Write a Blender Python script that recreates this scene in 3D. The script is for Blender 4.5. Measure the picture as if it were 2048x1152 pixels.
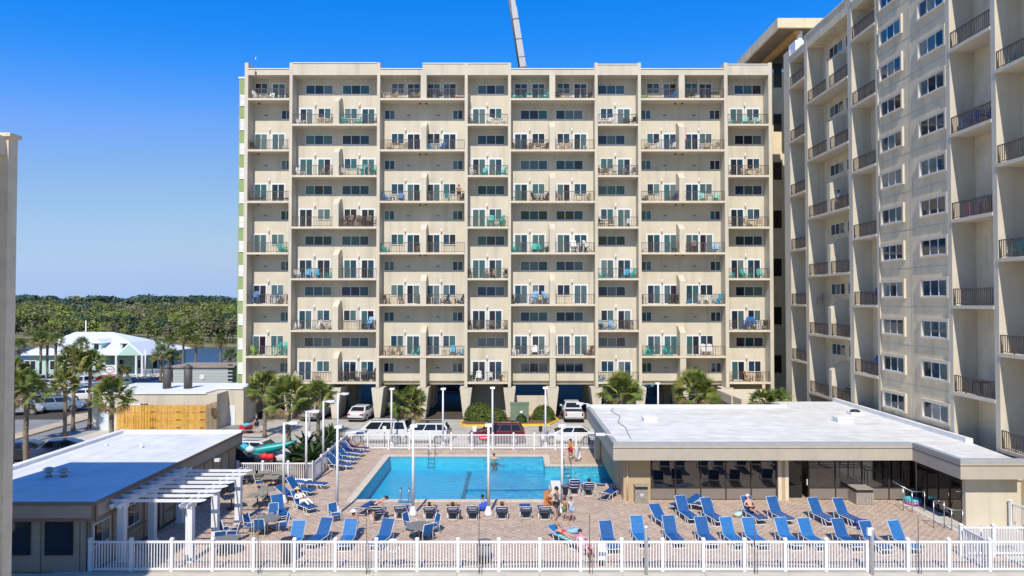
import bpy, bmesh, math, random
from mathutils import Vector, Matrix
random.seed(7)
R = math.radians
for o in list(bpy.data.objects): bpy.data.objects.remove(o)
SC = bpy.context.scene
COL = SC.collection

# ------------------------------------------------------------------ camera
H = 11.8; FPX = 1365.33; HOR = 604.5
TH = math.atan((HOR-576)/FPX)
cam = bpy.data.cameras.new('camera'); cam.lens = 24; cam.sensor_width = 36; cam.clip_end = 6000; cam.clip_start = .5
co = bpy.data.objects.new('camera', cam); COL.objects.link(co)
co.location = (0, 0, H); co.rotation_euler = (R(90)+TH, 0, 0)
SC.camera = co
# ------------------------------------------------------------------ sky, sun, exposure
SUN = Vector((-.135, -1, 1.12)).normalized()          # towards the sun
w = bpy.data.worlds.new('World'); SC.world = w; w.use_nodes = True
nt = w.node_tree; bg = nt.nodes['Background']
sky = nt.nodes.new('ShaderNodeTexSky'); sky.sky_type = 'NISHITA'; sky.sun_disc = False
sky.sun_elevation = math.asin(SUN.z); sky.sun_rotation = math.atan2(SUN.x, SUN.y)
sky.air_density = 1.0; sky.dust_density = 0; sky.ozone_density = 3.0; sky.altitude = 0
EXPO = .35
# grade of the whole sky (deep polarised blue overhead, pale blue horizon), the same in every direction
v1_ = nt.nodes.new('ShaderNodeVectorMath'); v1_.operation = 'SCALE'; v1_.inputs[3].default_value = .12
cv = nt.nodes.new('ShaderNodeRGBCurve'); v2_ = nt.nodes.new('ShaderNodeVectorMath'); v2_.operation = 'SCALE'; v2_.inputs[3].default_value = 1/.12/2**EXPO
for i, pts in enumerate((((0, 0), (.10, .003), (.17, .016), (.22, .085), (.28, .19), (.62, .41), (1, .42)), ((0, 0), (.17, .16), (.30, .27), (.47, .43), (.86, .60), (1, .585)), ((0, 0), (.3, .62), (.51, .93), (.66, .97), (.80, .87), (.94, .84), (1, .76)))):
    c = cv.mapping.curves[i]
    for j, q in enumerate(pts):
        if j == 0: c.points[0].location = q
        elif j == len(pts)-1: c.points[-1].location = q
        else: c.points.new(*q)
cv.mapping.update()
nt.links.new(sky.outputs[0], v1_.inputs[0]); nt.links.new(v1_.outputs[0], cv.inputs[1]); nt.links.new(cv.outputs[0], v2_.inputs[0]); nt.links.new(v2_.outputs[0], bg.inputs[0])
bg.inputs[1].default_value = .12
sl = bpy.data.lights.new('sun', 'SUN'); sl.energy = 4.2; sl.angle = R(.53); sl.color = (1, .93, .82)
so = bpy.data.objects.new('sun', sl); COL.objects.link(so)
so.rotation_euler = SUN.to_track_quat('Z', 'Y').to_euler()
so.location = (0, -50, 80)
SC.view_settings.view_transform = 'Standard'; SC.view_settings.look = 'None'
SC.view_settings.exposure = EXPO; SC.view_settings.gamma = 1; SC.view_settings.use_curve_mapping = False
SC.render.engine = 'CYCLES'

# ------------------------------------------------------------------ photograph pixel -> point of the place
def ray(px, py):
    u = (576-py)/FPX
    return Vector(((px-1024)/FPX, math.cos(TH)-math.sin(TH)*u, math.sin(TH)+math.cos(TH)*u))
def G(px, py, z=0.0):
    r = ray(px, py); t = (z-H)/r.z
    return Vector((r.x*t, r.y*t, z))
def at(px, py, Y):
    r = ray(px, py); t = Y/r.y
    return Vector((r.x*t, Y, H+r.z*t))

# ------------------------------------------------------------------ materials
MATS = {}
def mat(name, col, rough=.7, metal=0, n=0, nscale=3, bump=0, bscale=40, spec=.5, ior=None, stain=0, coat=0):
    if name in MATS: return MATS[name]
    m = bpy.data.materials.new(name); m.use_nodes = True; t = m.node_tree; b = t.nodes['Principled BSDF']
    b.inputs['Base Color'].default_value = (*col, 1); b.inputs['Roughness'].default_value = rough
    b.inputs['Metallic'].default_value = metal; b.inputs['Specular IOR Level'].default_value = spec
    if ior: b.inputs['IOR'].default_value = ior
    if coat: b.inputs['Coat Weight'].default_value = coat; b.inputs['Coat Roughness'].default_value = .06
    geo = t.nodes.new('ShaderNodeNewGeometry')
    if n or stain:
        def noise(sc, det=4, stretch=None):
            x = t.nodes.new('ShaderNodeTexNoise'); x.inputs['Scale'].default_value = sc; x.inputs['Detail'].default_value = det
            if stretch:
                mp = t.nodes.new('ShaderNodeMapping'); mp.inputs['Scale'].default_value = stretch
                t.links.new(geo.outputs['Position'], mp.inputs[0]); t.links.new(mp.outputs[0], x.inputs['Vector'])
            else: t.links.new(geo.outputs['Position'], x.inputs['Vector'])
            return x
        a = noise(nscale); mr = t.nodes.new('ShaderNodeMapRange')
        mr.inputs[1].default_value = .3; mr.inputs[2].default_value = .7
        mr.inputs[3].default_value = 1-n; mr.inputs[4].default_value = 1+n
        t.links.new(a.outputs[0], mr.inputs[0])
        mx = t.nodes.new('ShaderNodeMix'); mx.data_type = 'RGBA'; mx.blend_type = 'MULTIPLY'; mx.inputs[0].default_value = 1
        mx.inputs[6].default_value = (*col, 1); t.links.new(mr.outputs[0], mx.inputs[7])
        out = mx.outputs[2]
        if stain:
            s = noise(1, 5, (1.6, 1.6, .12)); m2 = t.nodes.new('ShaderNodeMapRange')
            m2.inputs[1].default_value = .5; m2.inputs[2].default_value = .75; m2.inputs[3].default_value = 1; m2.inputs[4].default_value = 1-stain
            t.links.new(s.outputs[0], m2.inputs[0])
            m3 = t.nodes.new('ShaderNodeMix'); m3.data_type = 'RGBA'; m3.blend_type = 'MULTIPLY'; m3.inputs[0].default_value = 1
            t.links.new(out, m3.inputs[6]); t.links.new(m2.outputs[0], m3.inputs[7]); out = m3.outputs[2]
        t.links.new(out, b.inputs['Base Color'])
    if bump:
        x = t.nodes.new('ShaderNodeTexNoise'); x.inputs['Scale'].default_value = bscale; x.inputs['Detail'].default_value = 3
        t.links.new(geo.outputs['Position'], x.inputs['Vector'])
        bp = t.nodes.new('ShaderNodeBump'); bp.inputs['Strength'].default_value = bump; bp.inputs['Distance'].default_value = .02
        t.links.new(x.outputs[0], bp.inputs['Height']); t.links.new(bp.outputs[0], b.inputs['Normal'])
    MATS[name] = m
    return m
STUC = mat('stucco', (.56, .505, .40), .9, n=.06, nscale=.7, bump=.5, bscale=14, stain=.17)
STUC2 = mat('stucco_weathered', (.68, .57, .385), .9, n=.10, nscale=1.1, bump=.7, bscale=10, stain=.22)
STUCR = mat('stucco_trim', (.62, .545, .42), .85, n=.05, nscale=2, bump=.3, stain=.1)
SOFF = mat('soffit_paint', (.60, .52, .39), .9, n=.05, nscale=1)
TAN = mat('tan_paint', (.45, .34, .20), .85, n=.04, nscale=1)
WHITE = mat('white_vinyl', (.70, .70, .70), .4, n=.03, nscale=2)
WFR = mat('white_window_frame', (.66, .67, .68), .4)
FASC = mat('fascia_stucco', (.42, .375, .30), .85, n=.05, nscale=2, bump=.3, stain=.08)
RAIL = mat('brown_metal_rail', (.10, .075, .06), .5, n=.15, nscale=6)
GREENW = mat('green_wall', (.26, .34, .15), .85, n=.05)
ROOFW = mat('white_roof_membrane', (.74, .74, .72), .55, n=.07, nscale=.6, bump=.15, bscale=3, stain=.06)
ROOFE = mat('grey_metal_edge', (.33, .35, .36), .5, n=.06)
CONC = mat('concrete', (.40, .375, .32), .9, n=.14, nscale=.7, bump=.3, bscale=12)
CONC2 = mat('pale_concrete', (.50, .46, .38), .9, n=.10, nscale=1.2, bump=.3, bscale=12)
ASPH = mat('asphalt', (.23, .225, .215), .95, n=.14, nscale=.6, bump=.4, bscale=20)
SAND = mat('sand', (.46, .37, .25), .95, n=.15, nscale=.8, bump=.4, bscale=8)
GRASS = mat('rough_grass', (.11, .12, .04), .95, n=.35, nscale=.5, bump=.8, bscale=6)
BLACK = mat('black_plastic', (.02, .02, .02), .5)
STEEL = mat('steel', (.45, .46, .47), .28, metal=.9)
YEL = mat('yellow_paint', (.72, .45, .03), .7, n=.1)
WPAINT = mat('road_white', (.65, .65, .62), .8, n=.1)
def glassm(name, col, rough=.04, ior=1.62): return mat(name, col, rough, spec=.5, ior=ior)
GL = [glassm('glass_dark', (.012, .02, .032)), glassm('glass_blue', (.015, .045, .075)), glassm('glass_curtain_teal', (.035, .10, .11), .12),
      glassm('glass_plum', (.02, .012, .022)), glassm('glass_pale_curtain', (.11, .15, .15), .15)]
def curtain_glass(name, c1, c2):
    m = mat(name, c1, .06, ior=1.75); t = m.node_tree; b = t.nodes['Principled BSDF']
    g = t.nodes.new('ShaderNodeNewGeometry'); wv = t.nodes.new('ShaderNodeTexWave'); wv.inputs['Scale'].default_value = 2.2; wv.inputs['Distortion'].default_value = 1.5
    t.links.new(g.outputs['Position'], wv.inputs['Vector'])
    mx = t.nodes.new('ShaderNodeMix'); mx.data_type = 'RGBA'; mx.inputs[6].default_value = (*c1, 1); mx.inputs[7].default_value = (*c2, 1)
    t.links.new(wv.outputs[1], mx.inputs[0]); t.links.new(mx.outputs[2], b.inputs['Base Color'])
    return m
GL.append(curtain_glass('glass_folded_curtain', (.03, .07, .08), (.09, .14, .14)))
CARGL = glassm('car_glass', (.01, .012, .015), .03, 1.6)

# ------------------------------------------------------------------ mesh builder
class MB:
    def __init__(s, T=None): s.v = []; s.f = []; s.m = []; s.T = T; s.sm = []
    def quad(s, p, m=0, sm=False):
        b = len(s.v); s.v += [tuple(q) for q in p]; s.f.append(tuple(range(b, b+len(p)))); s.m.append(m); s.sm.append(sm)
    def box(s, x0, x1, y0, y1, z0, z1, m=0):
        if x0 > x1: x0, x1 = x1, x0
        if y0 > y1: y0, y1 = y1, y0
        if z0 > z1: z0, z1 = z1, z0
        b = len(s.v)
        s.v += [(x, y, z) for z in (z0, z1) for x, y in ((x0, y0), (x1, y0), (x1, y1), (x0, y1))]
        for f in ((3, 2, 1, 0), (4, 5, 6, 7), (0, 1, 5, 4), (1, 2, 6, 5), (2, 3, 7, 6), (3, 0, 4, 7)):
            s.f.append(tuple(b+i for i in f)); s.m.append(m); s.sm.append(False)
        return s
    def prism(s, poly, a0, a1, axis='x', m=0):      # poly in the two other axes, extruded along axis
        n = len(poly); b = len(s.v)
        for a in (a0, a1):
            for p, q in poly:
                s.v.append({'x': (a, p, q), 'y': (p, a, q), 'z': (p, q, a)}[axis])
        s.f.append(tuple(b+i for i in range(n))); s.f.append(tuple(b+n+i for i in reversed(range(n))))
        for i in range(n): j = (i+1) % n; s.f.append((b+j, b+i, b+n+i, b+n+j))
        s.m += [m]*(n+2); s.sm += [False]*(n+2)
        return s
    def tube(s, pts, r, n=6, m=0, r1=None, cap=True, sm=True):
        pts = [Vector(p) for p in pts]; K = len(pts); b = len(s.v)
        up = None
        for i, p in enumerate(pts):
            d = (pts[min(i+1, K-1)]-pts[max(i-1, 0)]).normalized()
            if up is None: up = d.orthogonal().normalized()
            u = (up-d*up.dot(d)); u = u.normalized() if u.length > 1e-6 else d.orthogonal().normalized(); up = u
            v = d.cross(u); rr = r if r1 is None else r+(r1-r)*i/(K-1)
            if isinstance(r, (list, tuple)): rr = r[i]
            for k in range(n):
                a = 2*math.pi*k/n; s.v.append(tuple(p+u*math.cos(a)*rr+v*math.sin(a)*rr))
        for i in range(K-1):
            for k in range(n):
                k2 = (k+1) % n
                s.f.append((b+i*n+k, b+i*n+k2, b+(i+1)*n+k2, b+(i+1)*n+k)); s.m.append(m); s.sm.append(sm)
        if cap:
            s.f.append(tuple(b+k for k in reversed(range(n)))); s.f.append(tuple(b+(K-1)*n+k for k in range(n))); s.m += [m, m]; s.sm += [False]*2
        return s
    def lathe(s, prof, c=(0, 0, 0), n=12, m=0, sm=True):   # prof [(r,z)]
        s.tube([(c[0], c[1], c[2]+z) for r, z in prof], [r for r, z in prof], n, m, sm=sm) if False else None
        b = len(s.v); K = len(prof)
        for r, z in prof:
            for k in range(n):
                a = 2*math.pi*k/n; s.v.append((c[0]+r*math.cos(a), c[1]+r*math.sin(a), c[2]+z))
        for i in range(K-1):
            for k in range(n):
                k2 = (k+1) % n; s.f.append((b+i*n+k, b+i*n+k2, b+(i+1)*n+k2, b+(i+1)*n+k)); s.m.append(m); s.sm.append(sm)
        s.f.append(tuple(b+k for k in reversed(range(n)))); s.f.append(tuple(b+(K-1)*n+k for k in range(n))); s.m += [m, m]; s.sm += [False]*2
        return s
    def ball(s, c, r, n=8, m=0, sc=(1, 1, 1)):
        b = len(s.v); c = Vector(c)
        for i in range(1, n//2+1):
            ph = math.pi*i/(n//2+1)
            for k in range(n):
                a = 2*math.pi*k/n
                s.v.append((c.x+r*sc[0]*math.sin(ph)*math.cos(a), c.y+r*sc[1]*math.sin(ph)*math.sin(a), c.z+r*sc[2]*math.cos(ph)))
        t = len(s.v); s.v += [(c.x, c.y, c.z+r*sc[2]), (c.x, c.y, c.z-r*sc[2])]; L = n//2
        for i in range(L-1):
            for k in range(n):
                k2 = (k+1) % n; s.f.append((b+i*n+k, b+(i+1)*n+k, b+(i+1)*n+k2, b+i*n+k2)); s.m.append(m); s.sm.append(True)
        for k in range(n):
            k2 = (k+1) % n; s.f.append((t, b+k, b+k2)); s.f.append((t+1, b+(L-1)*n+k2, b+(L-1)*n+k)); s.m += [m, m]; s.sm += [True, True]
        return s
    def mesh(s, name, mats):
        me = bpy.data.meshes.new(name); v = s.v if s.T is None else [s.T(*p) for p in s.v]
        me.from_pydata(v, [], s.f); me.update()
        if not isinstance(mats, (list, tuple)): mats = [mats]
        for m in mats: me.materials.append(m)
        me.polygons.foreach_set('material_index', s.m); me.polygons.foreach_set('use_smooth', s.sm)
        return me
    def ob(s, name, mats, parent=None, **k): return obj(name, s.mesh(name, mats), parent, **k)
def obj(name, me, parent=None, loc=None, rot=0, **k):
    o = bpy.data.objects.new(name, me); COL.objects.link(o)
    if parent: o.parent = parent
    if loc is not None: o.location = loc
    if rot: o.rotation_euler = (0, 0, rot) if not isinstance(rot, tuple) else rot
    return tag(o, **k)
def tag(o, label=None, cat=None, group=None, kind=None):
    if label: o['label'] = label
    if cat: o['category'] = cat
    if group: o['group'] = group
    if kind: o['kind'] = kind
    return o
def thing(name, label, cat, loc=(0, 0, 0), rot=0, group=None): return obj(name, None, None, loc, rot, label=label, cat=cat, group=group)
KIDS = {}
def copy_tree(o, loc, rot, label, group=None, name=None):
    c = o.copy(); COL.objects.link(c); c.location = loc; c.rotation_euler = rot if isinstance(rot, tuple) else (0, 0, rot)
    c['label'] = label
    if group: c['group'] = group
    ch = KIDS.get(o.name) or [(k, [g for g in k.children]) for k in o.children]
    KIDS[o.name] = ch
    for k, gs in ch:
        d = k.copy(); COL.objects.link(d); d.parent = c
        for g in gs:
            e = g.copy(); COL.objects.link(e); e.parent = d
    return c
ORD = ['first', 'second', 'third', 'fourth', 'fifth', 'sixth', 'seventh', 'eighth', 'ninth', 'tenth', 'eleventh', 'twelfth', 'thirteenth', 'fourteenth']
def sheet(name, poly, z, m, **k):
    b = MB(); b.quad([(x, y, z) for x, y in poly]); return b.ob(name, m, **k)
# ================================================================== SETTING
PX0, PX1, PY0, PY1 = -9.4, 2.4, 41.0, 52.6        # pool
QX1, QY0, QY1 = 12.0, 44.5, 49.5
DXL, DXR, DY0, DY1 = -18.2, 30.0, 30.15, 55.2      # pool deck
def inpool(x, y): return (PX0 < x < PX1 and PY0 < y < PY1) or (PX1 <= x < QX1 and QY0 < y < QY1)
def cells(name, xs, ys, z, m, **k):
    b = MB()
    for i in range(len(xs)-1):
        for j in range(len(ys)-1):
            cx = (xs[i]+xs[i+1])/2; cy = (ys[j]+ys[j+1])/2
            if not inpool(cx, cy): b.quad([(xs[i], ys[j], z), (xs[i+1], ys[j], z), (xs[i+1], ys[j+1], z), (xs[i], ys[j+1], z)])
    return b.ob(name, m, kind='structure', **k)
XS = [PX0, PX1, QX1]; YS = [PY0, QY0, QY1, PY1]
cells('ground', [-2500, -60, -26]+XS+[30, 2500], [-300, 0]+YS+[100, 3500], -.02, GRASS)
cells('parking_lot', [-24, -20]+XS+[30], [54, 60, 69], 0, CONC)
# pavers
pav = mat('red_and_grey_pavers', (.4, .3, .25), .85); t = pav.node_tree; b_ = t.nodes['Principled BSDF']
g_ = t.nodes.new('ShaderNodeNewGeometry')
def brick(sc, w_, h_, off, c1, c2, mo, ms):
    x = t.nodes.new('ShaderNodeTexBrick'); x.inputs['Scale'].default_value = sc; x.inputs['Brick Width'].default_value = w_; x.inputs['Row Height'].default_value = h_
    x.offset = off; x.inputs['Color1'].default_value = (*c1, 1); x.inputs['Color2'].default_value = (*c2, 1); x.inputs['Mortar'].default_value = (*mo, 1); x.inputs['Mortar Size'].default_value = ms
    t.links.new(g_.outputs['Position'], x.inputs['Vector']); return x
mpn = t.nodes.new('ShaderNodeMapping'); mpn.inputs['Scale'].default_value = (4.8, 4.6, 1); t.links.new(g_.outputs['Position'], mpn.inputs[0])
# sheared waves give the interlocking two-tone course
sp = t.nodes.new('ShaderNodeSeparateXYZ'); t.links.new(mpn.outputs[0], sp.inputs[0])
def mth(op, a, b=None):
    n_ = t.nodes.new('ShaderNodeMath'); n_.operation = op
    for i, q in enumerate((a, b)):
        if q is None: continue
        if isinstance(q, (int, float)): n_.inputs[i].default_value = q
        else: t.links.new(q, n_.inputs[i])
    return n_.outputs[0]
row = mth('FLOOR', sp.outputs[1]); par = mth('MODULO', mth('ABSOLUTE', row), 2)
fr = mth('FRACT', mth('ADD', mth('MULTIPLY', sp.outputs[0], .5), mth('MULTIPLY', par, .5)))
wob = mth('MULTIPLY', mth('ABSOLUTE', mth('SUBTRACT', mth('FRACT', sp.outputs[1]), .5)), .28)
tone = mth('GREATER_THAN', mth('ADD', fr, wob), .62)
nz = t.nodes.new('ShaderNodeTexNoise'); nz.inputs['Scale'].default_value = 1.1; nz.inputs['Detail'].default_value = 5; t.links.new(g_.outputs['Position'], nz.inputs['Vector'])
nz2 = t.nodes.new('ShaderNodeTexWhiteNoise'); nz2.noise_dimensions = '2D'
fl = t.nodes.new('ShaderNodeVectorMath'); fl.operation = 'FLOOR'; t.links.new(mpn.outputs[0], fl.inputs[0]); t.links.new(fl.outputs[0], nz2.inputs['Vector'])
m1 = t.nodes.new('ShaderNodeMix'); m1.data_type = 'RGBA'; m1.inputs[6].default_value = (.44, .395, .32, 1); m1.inputs[7].default_value = (.47, .28, .185, 1); t.links.new(tone, m1.inputs[0])
v1 = mth('ADD', mth('MULTIPLY', nz.outputs[0], .5), mth('MULTIPLY', nz2.outputs[0], .28)); v1 = mth('ADD', v1, .60)
bk = brick(1, .208, .2174, .5, (1, 1, 1), (1, 1, 1), (.72, .72, .72), .012)
m2 = t.nodes.new('ShaderNodeMix'); m2.data_type = 'RGBA'; m2.blend_type = 'MULTIPLY'; m2.inputs[0].default_value = 1
t.links.new(m1.outputs[2], m2.inputs[6]); t.links.new(bk.outputs[0], m2.inputs[7])
m3 = t.nodes.new('ShaderNodeMix'); m3.data_type = 'RGBA'; m3.blend_type = 'MULTIPLY'; m3.inputs[0].default_value = 1
t.links.new(m2.outputs[2], m3.inputs[6]); t.links.new(v1, m3.inputs[7]); t.links.new(m3.outputs[2], b_.inputs['Base Color'])
cells('pool_deck', [DXL]+XS+[22.9], [DY0]+YS+[DY1], .004, pav)
sheet('concrete_walkway', [(22.9, 29), (40, 29), (40, 37.5), (23.9, 40.8), (22.9, 40.8)], .012, CONC2, kind='structure')
b = MB(); b.box(22.84, 22.94, 30.2, 40.5, -.01, .03); b.ob('deck_kerb', WHITE, kind='structure')
sheet('beach', [(-160, -140), (160, -140), (160, 27), (-160, 27)], -.012, mat('pale_sand', (.60, .54, .43), .95, n=.08), kind='structure')
sheet('sea', [(-2500, -2500), (2500, -2500), (2500, -140), (-2500, -140)], .0, mat('sea_water', (.01, .09, .15), .25), kind='structure')
# boardwalk in front of the fence
b = MB()
for i in range(18): b.box(-24+i*3.6, -24+i*3.6+3.58, 27.0, 29.98, -.1, .0+.012*(i % 2))
b.ob('front_walkway', CONC2, kind='structure')
b = MB(); b.box(-20, 40, 29.98, 30.16, -.08, .05); b.ob('fence_footing', CONC, kind='structure')
# pool
PT = mat('pool_plaster', (.05, .42, .57), .6, n=.08, nscale=.5); t = PT.node_tree; b_ = t.nodes['Principled BSDF']
base_link = b_.inputs['Base Color'].links[0].from_socket
vo = t.nodes.new('ShaderNodeTexVoronoi'); vo.feature = 'DISTANCE_TO_EDGE'; vo.inputs['Scale'].default_value = 1.9
g_ = t.nodes.new('ShaderNodeNewGeometry'); nn = t.nodes.new('ShaderNodeTexNoise'); nn.inputs['Scale'].default_value = 1.6
mxv = t.nodes.new('ShaderNodeMix'); mxv.data_type = 'VECTOR'; mxv.inputs[0].default_value = .35
t.links.new(g_.outputs['Position'], nn.inputs['Vector']); t.links.new(g_.outputs['Position'], mxv.inputs[4]); t.links.new(nn.outputs[1], mxv.inputs[5]); t.links.new(mxv.outputs[1], vo.inputs['Vector'])
POOLW = mat('pool_wall_plaster', (.20, .56, .62), .6, n=.08, nscale=2)
b = MB(); ZB = -1.05
b.quad([(PX0, PY0, ZB), (PX1, PY0, ZB), (PX1, PY1, ZB), (PX0, PY1, ZB)])
b.quad([(PX1, QY0, ZB), (QX1, QY0, ZB), (QX1, QY1, ZB), (PX1, QY1, ZB)])
def pwall(bb, x0, y0, x1, y1, z0, z1, m=0): bb.quad([(x0, y0, z0), (x1, y1, z0), (x1, y1, z1), (x0, y0, z1)], m)
RING = [(PX0, PY0), (PX1, PY0), (PX1, QY0), (QX1, QY0), (QX1, QY1), (PX1, QY1), (PX1, PY1), (PX0, PY1)]
for i in range(8):
    (x0, y0), (x1, y1) = RING[i], RING[(i+1) % 8]
    pwall(b, x0, y0, x1, y1, ZB, -.17, 1); pwall(b, x0, y0, x1, y1, -.17, -.001, 2)
tile = mat('pool_tile_band', (.42, .48, .50), .3); t = tile.node_tree; b_ = t.nodes['Principled BSDF']
ck = t.nodes.new('ShaderNodeTexChecker'); ck.inputs['Scale'].default_value = 9; ck.inputs[1].default_value = (.42, .47, .48, 1); ck.inputs[2].default_value = (.16, .24, .29, 1)
g_ = t.nodes.new('ShaderNodeNewGeometry'); t.links.new(g_.outputs['Position'], ck.inputs[0]); t.links.new(ck.outputs[0], b_.inputs['Base Color'])
b.ob('pool_basin', [PT, POOLW, tile], kind='structure')
DK = mat('dark_lane_tile', (.015, .13, .22), .5)
b = MB()
b.quad([(-3.35, PY0+.3, ZB+.01), (-3.05, PY0+.3, ZB+.01), (-3.05, PY1-.5, ZB+.01), (-3.35, PY1-.5, ZB+.01)])
b.quad([(-1.75, PY0+.2, ZB+.01), (-1.60, PY0+.2, ZB+.01), (-1.60, PY1-3.5, ZB+.01), (-1.75, PY1-3.5, ZB+.01)])
b.ob('lane_stripe', DK, kind='structure')
# water surface: clear blue-tinted, mirror at grazing angles
WM = bpy.data.materials.new('pool_water'); WM.use_nodes = True; t = WM.node_tree; t.nodes.clear()
o_ = t.nodes.new('ShaderNodeOutputMaterial'); tr = t.nodes.new('ShaderNodeBsdfTransparent'); gl = t.nodes.new('ShaderNodeBsdfGlossy'); mx = t.nodes.new('ShaderNodeMixShader')
fr_ = t.nodes.new('ShaderNodeFresnel'); fr_.inputs[0].default_value = 1.11
tr.inputs[0].default_value = (.42, .93, 1, 1); gl.inputs['Roughness'].default_value = .05
g_ = t.nodes.new('ShaderNodeNewGeometry'); n1 = t.nodes.new('ShaderNodeTexNoise'); n1.inputs['Scale'].default_value = 2.6; n1.inputs['Detail'].default_value = 5; n1.inputs['Roughness'].default_value = .65
bp = t.nodes.new('ShaderNodeBump'); bp.inputs['Strength'].default_value = 1; bp.inputs['Distance'].default_value = .12
t.links.new(g_.outputs['Position'], n1.inputs['Vector']); t.links.new(n1.outputs[0], bp.inputs['Height'])
for q in (gl, fr_): t.links.new(bp.outputs[0], q.inputs['Normal'])
# caustic sparkle painted into the water tint by noise, stronger to the right
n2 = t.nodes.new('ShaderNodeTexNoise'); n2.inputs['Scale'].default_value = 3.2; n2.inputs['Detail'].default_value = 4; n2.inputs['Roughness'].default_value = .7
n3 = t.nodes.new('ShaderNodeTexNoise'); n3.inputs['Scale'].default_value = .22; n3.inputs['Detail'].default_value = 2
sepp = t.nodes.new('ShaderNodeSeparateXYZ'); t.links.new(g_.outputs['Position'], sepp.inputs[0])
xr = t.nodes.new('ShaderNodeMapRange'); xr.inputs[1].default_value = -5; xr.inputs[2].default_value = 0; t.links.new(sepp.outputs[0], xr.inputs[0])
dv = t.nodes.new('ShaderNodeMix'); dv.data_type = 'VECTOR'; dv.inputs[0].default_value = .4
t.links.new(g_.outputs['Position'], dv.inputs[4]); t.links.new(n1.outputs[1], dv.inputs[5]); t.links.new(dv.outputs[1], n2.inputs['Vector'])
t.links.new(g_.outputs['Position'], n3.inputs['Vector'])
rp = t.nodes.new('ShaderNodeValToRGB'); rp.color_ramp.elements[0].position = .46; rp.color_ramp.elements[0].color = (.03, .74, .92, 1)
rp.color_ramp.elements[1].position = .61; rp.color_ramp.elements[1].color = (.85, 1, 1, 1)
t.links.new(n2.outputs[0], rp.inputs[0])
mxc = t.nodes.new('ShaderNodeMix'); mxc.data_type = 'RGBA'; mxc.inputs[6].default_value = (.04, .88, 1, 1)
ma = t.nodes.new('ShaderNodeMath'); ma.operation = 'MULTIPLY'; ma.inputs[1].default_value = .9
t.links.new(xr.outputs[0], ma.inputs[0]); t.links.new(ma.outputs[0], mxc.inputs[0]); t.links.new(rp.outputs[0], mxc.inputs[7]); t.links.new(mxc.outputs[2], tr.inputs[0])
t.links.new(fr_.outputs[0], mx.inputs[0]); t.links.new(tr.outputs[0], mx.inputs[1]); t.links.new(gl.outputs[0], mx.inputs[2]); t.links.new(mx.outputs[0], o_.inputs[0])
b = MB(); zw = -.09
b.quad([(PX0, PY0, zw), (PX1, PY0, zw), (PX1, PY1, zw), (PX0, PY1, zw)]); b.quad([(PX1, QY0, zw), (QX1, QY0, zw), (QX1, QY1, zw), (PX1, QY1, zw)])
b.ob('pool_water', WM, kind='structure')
# coping: stones laid round the edge
cop = mat('coping_stone', (.56, .49, .38), .8, n=.10, nscale=2.5, bump=.3)
cpo = obj('pool_coping', None, None, kind='structure'); 
def coping_run(x0, y0, x1, y1, ox, oy, wd=.42):
    L = math.hypot(x1-x0, y1-y0); n_ = max(1, round(L/.62)); ux, uy = (x1-x0)/L, (y1-y0)/L
    key = round(L/n_, 4); 
    b = MB(); s = L/n_
    b.box(0.006, s-.006, -.03, wd, -.03, .035+0)
    me = b.mesh('coping_stone', cop); ang = math.atan2(uy, ux)
    flip = (-math.sin(ang)*ox+math.cos(ang)*oy) < 0
    for i in range(n_):
        q = i if not flip else i+1
        o = obj('coping_stone', me, cpo, (x0+ux*s*q, y0+uy*s*q, .002*random.random()), ang if not flip else ang+math.pi)
e = .42
coping_run(PX0-e, PY0, PX1, PY0, 0, -1); coping_run(PX1, PY0-e, PX1, QY0-e, 1, 0); coping_run(PX1+.0, QY0, 8.2, QY0, 0, -1)
coping_run(PX1+e, QY1, 8.2, QY1, 0, 1); coping_run(PX1, QY1, PX1, PY1+e, 1, 0); coping_run(PX0, PY1, PX1, PY1, 0, 1); coping_run(PX0, PY0, PX0, PY1+e, -1, 0)
# car-park island
isl = [G(x, y) for x, y in ((918, 850), (935, 834), (1108, 832), (1118, 842), (1100, 851), (930, 853))]
b = MB(); b.prism([(p.x, p.y) for p in isl], 0, .14, 'z'); b.ob('island_kerb', YEL, kind='structure')
cx_ = sum(p.x for p in isl)/6; cy_ = sum(p.y for p in isl)/6
MUL = mat('mulch', (.16, .085, .05), .95, n=.3, nscale=5, bump=.8, bscale=20)
b = MB(); b.prism([(cx_+(p.x-cx_)*.96, cy_+(p.y-cy_)*.88) for p in isl], .02, .16, 'z'); b.ob('island_mulch', MUL, kind='structure')
# asphalt under and behind the block, and the car park on the left
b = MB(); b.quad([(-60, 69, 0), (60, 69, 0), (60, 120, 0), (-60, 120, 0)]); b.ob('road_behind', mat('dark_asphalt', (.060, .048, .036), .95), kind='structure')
sheet('car_park', [(-100, 36), (-20.0, 36), (-20.0, 54), (-20.0, 69), (-30, 69.0), (-30, 103), (-100, 103)], -.008, ASPH, kind='structure')
def gp(name, pts, z, m, th=0, **k):
    P = [G(x, y) for x, y in pts]; b = MB()
    if th: b.prism([(p.x, p.y) for p in P], 0, z+th, 'z')
    else: b.quad([(p.x, p.y, z) for p in P])
    return b.ob(name, m, kind='structure', **k)
gp('access_road', [(-60, 935), (-60, 960), (100, 960), (330, 868), (420, 868), (420, 842), (232, 842)], -.004, mat('grey_road', (.31, .30, .285), .9, n=.1, nscale=.5, stain=.0))
gp('sidewalk', [(60, 905), (120, 885), (232, 852), (300, 852), (300, 870), (180, 905), (130, 935), (60, 960)], 0, CONC2)
gp('palm_median', [(-20, 896), (27, 882), (110, 858), (205, 832), (198, 824), (140, 832), (120, 846), (20, 872), (-30, 884)], 0, SAND, .12)
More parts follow.
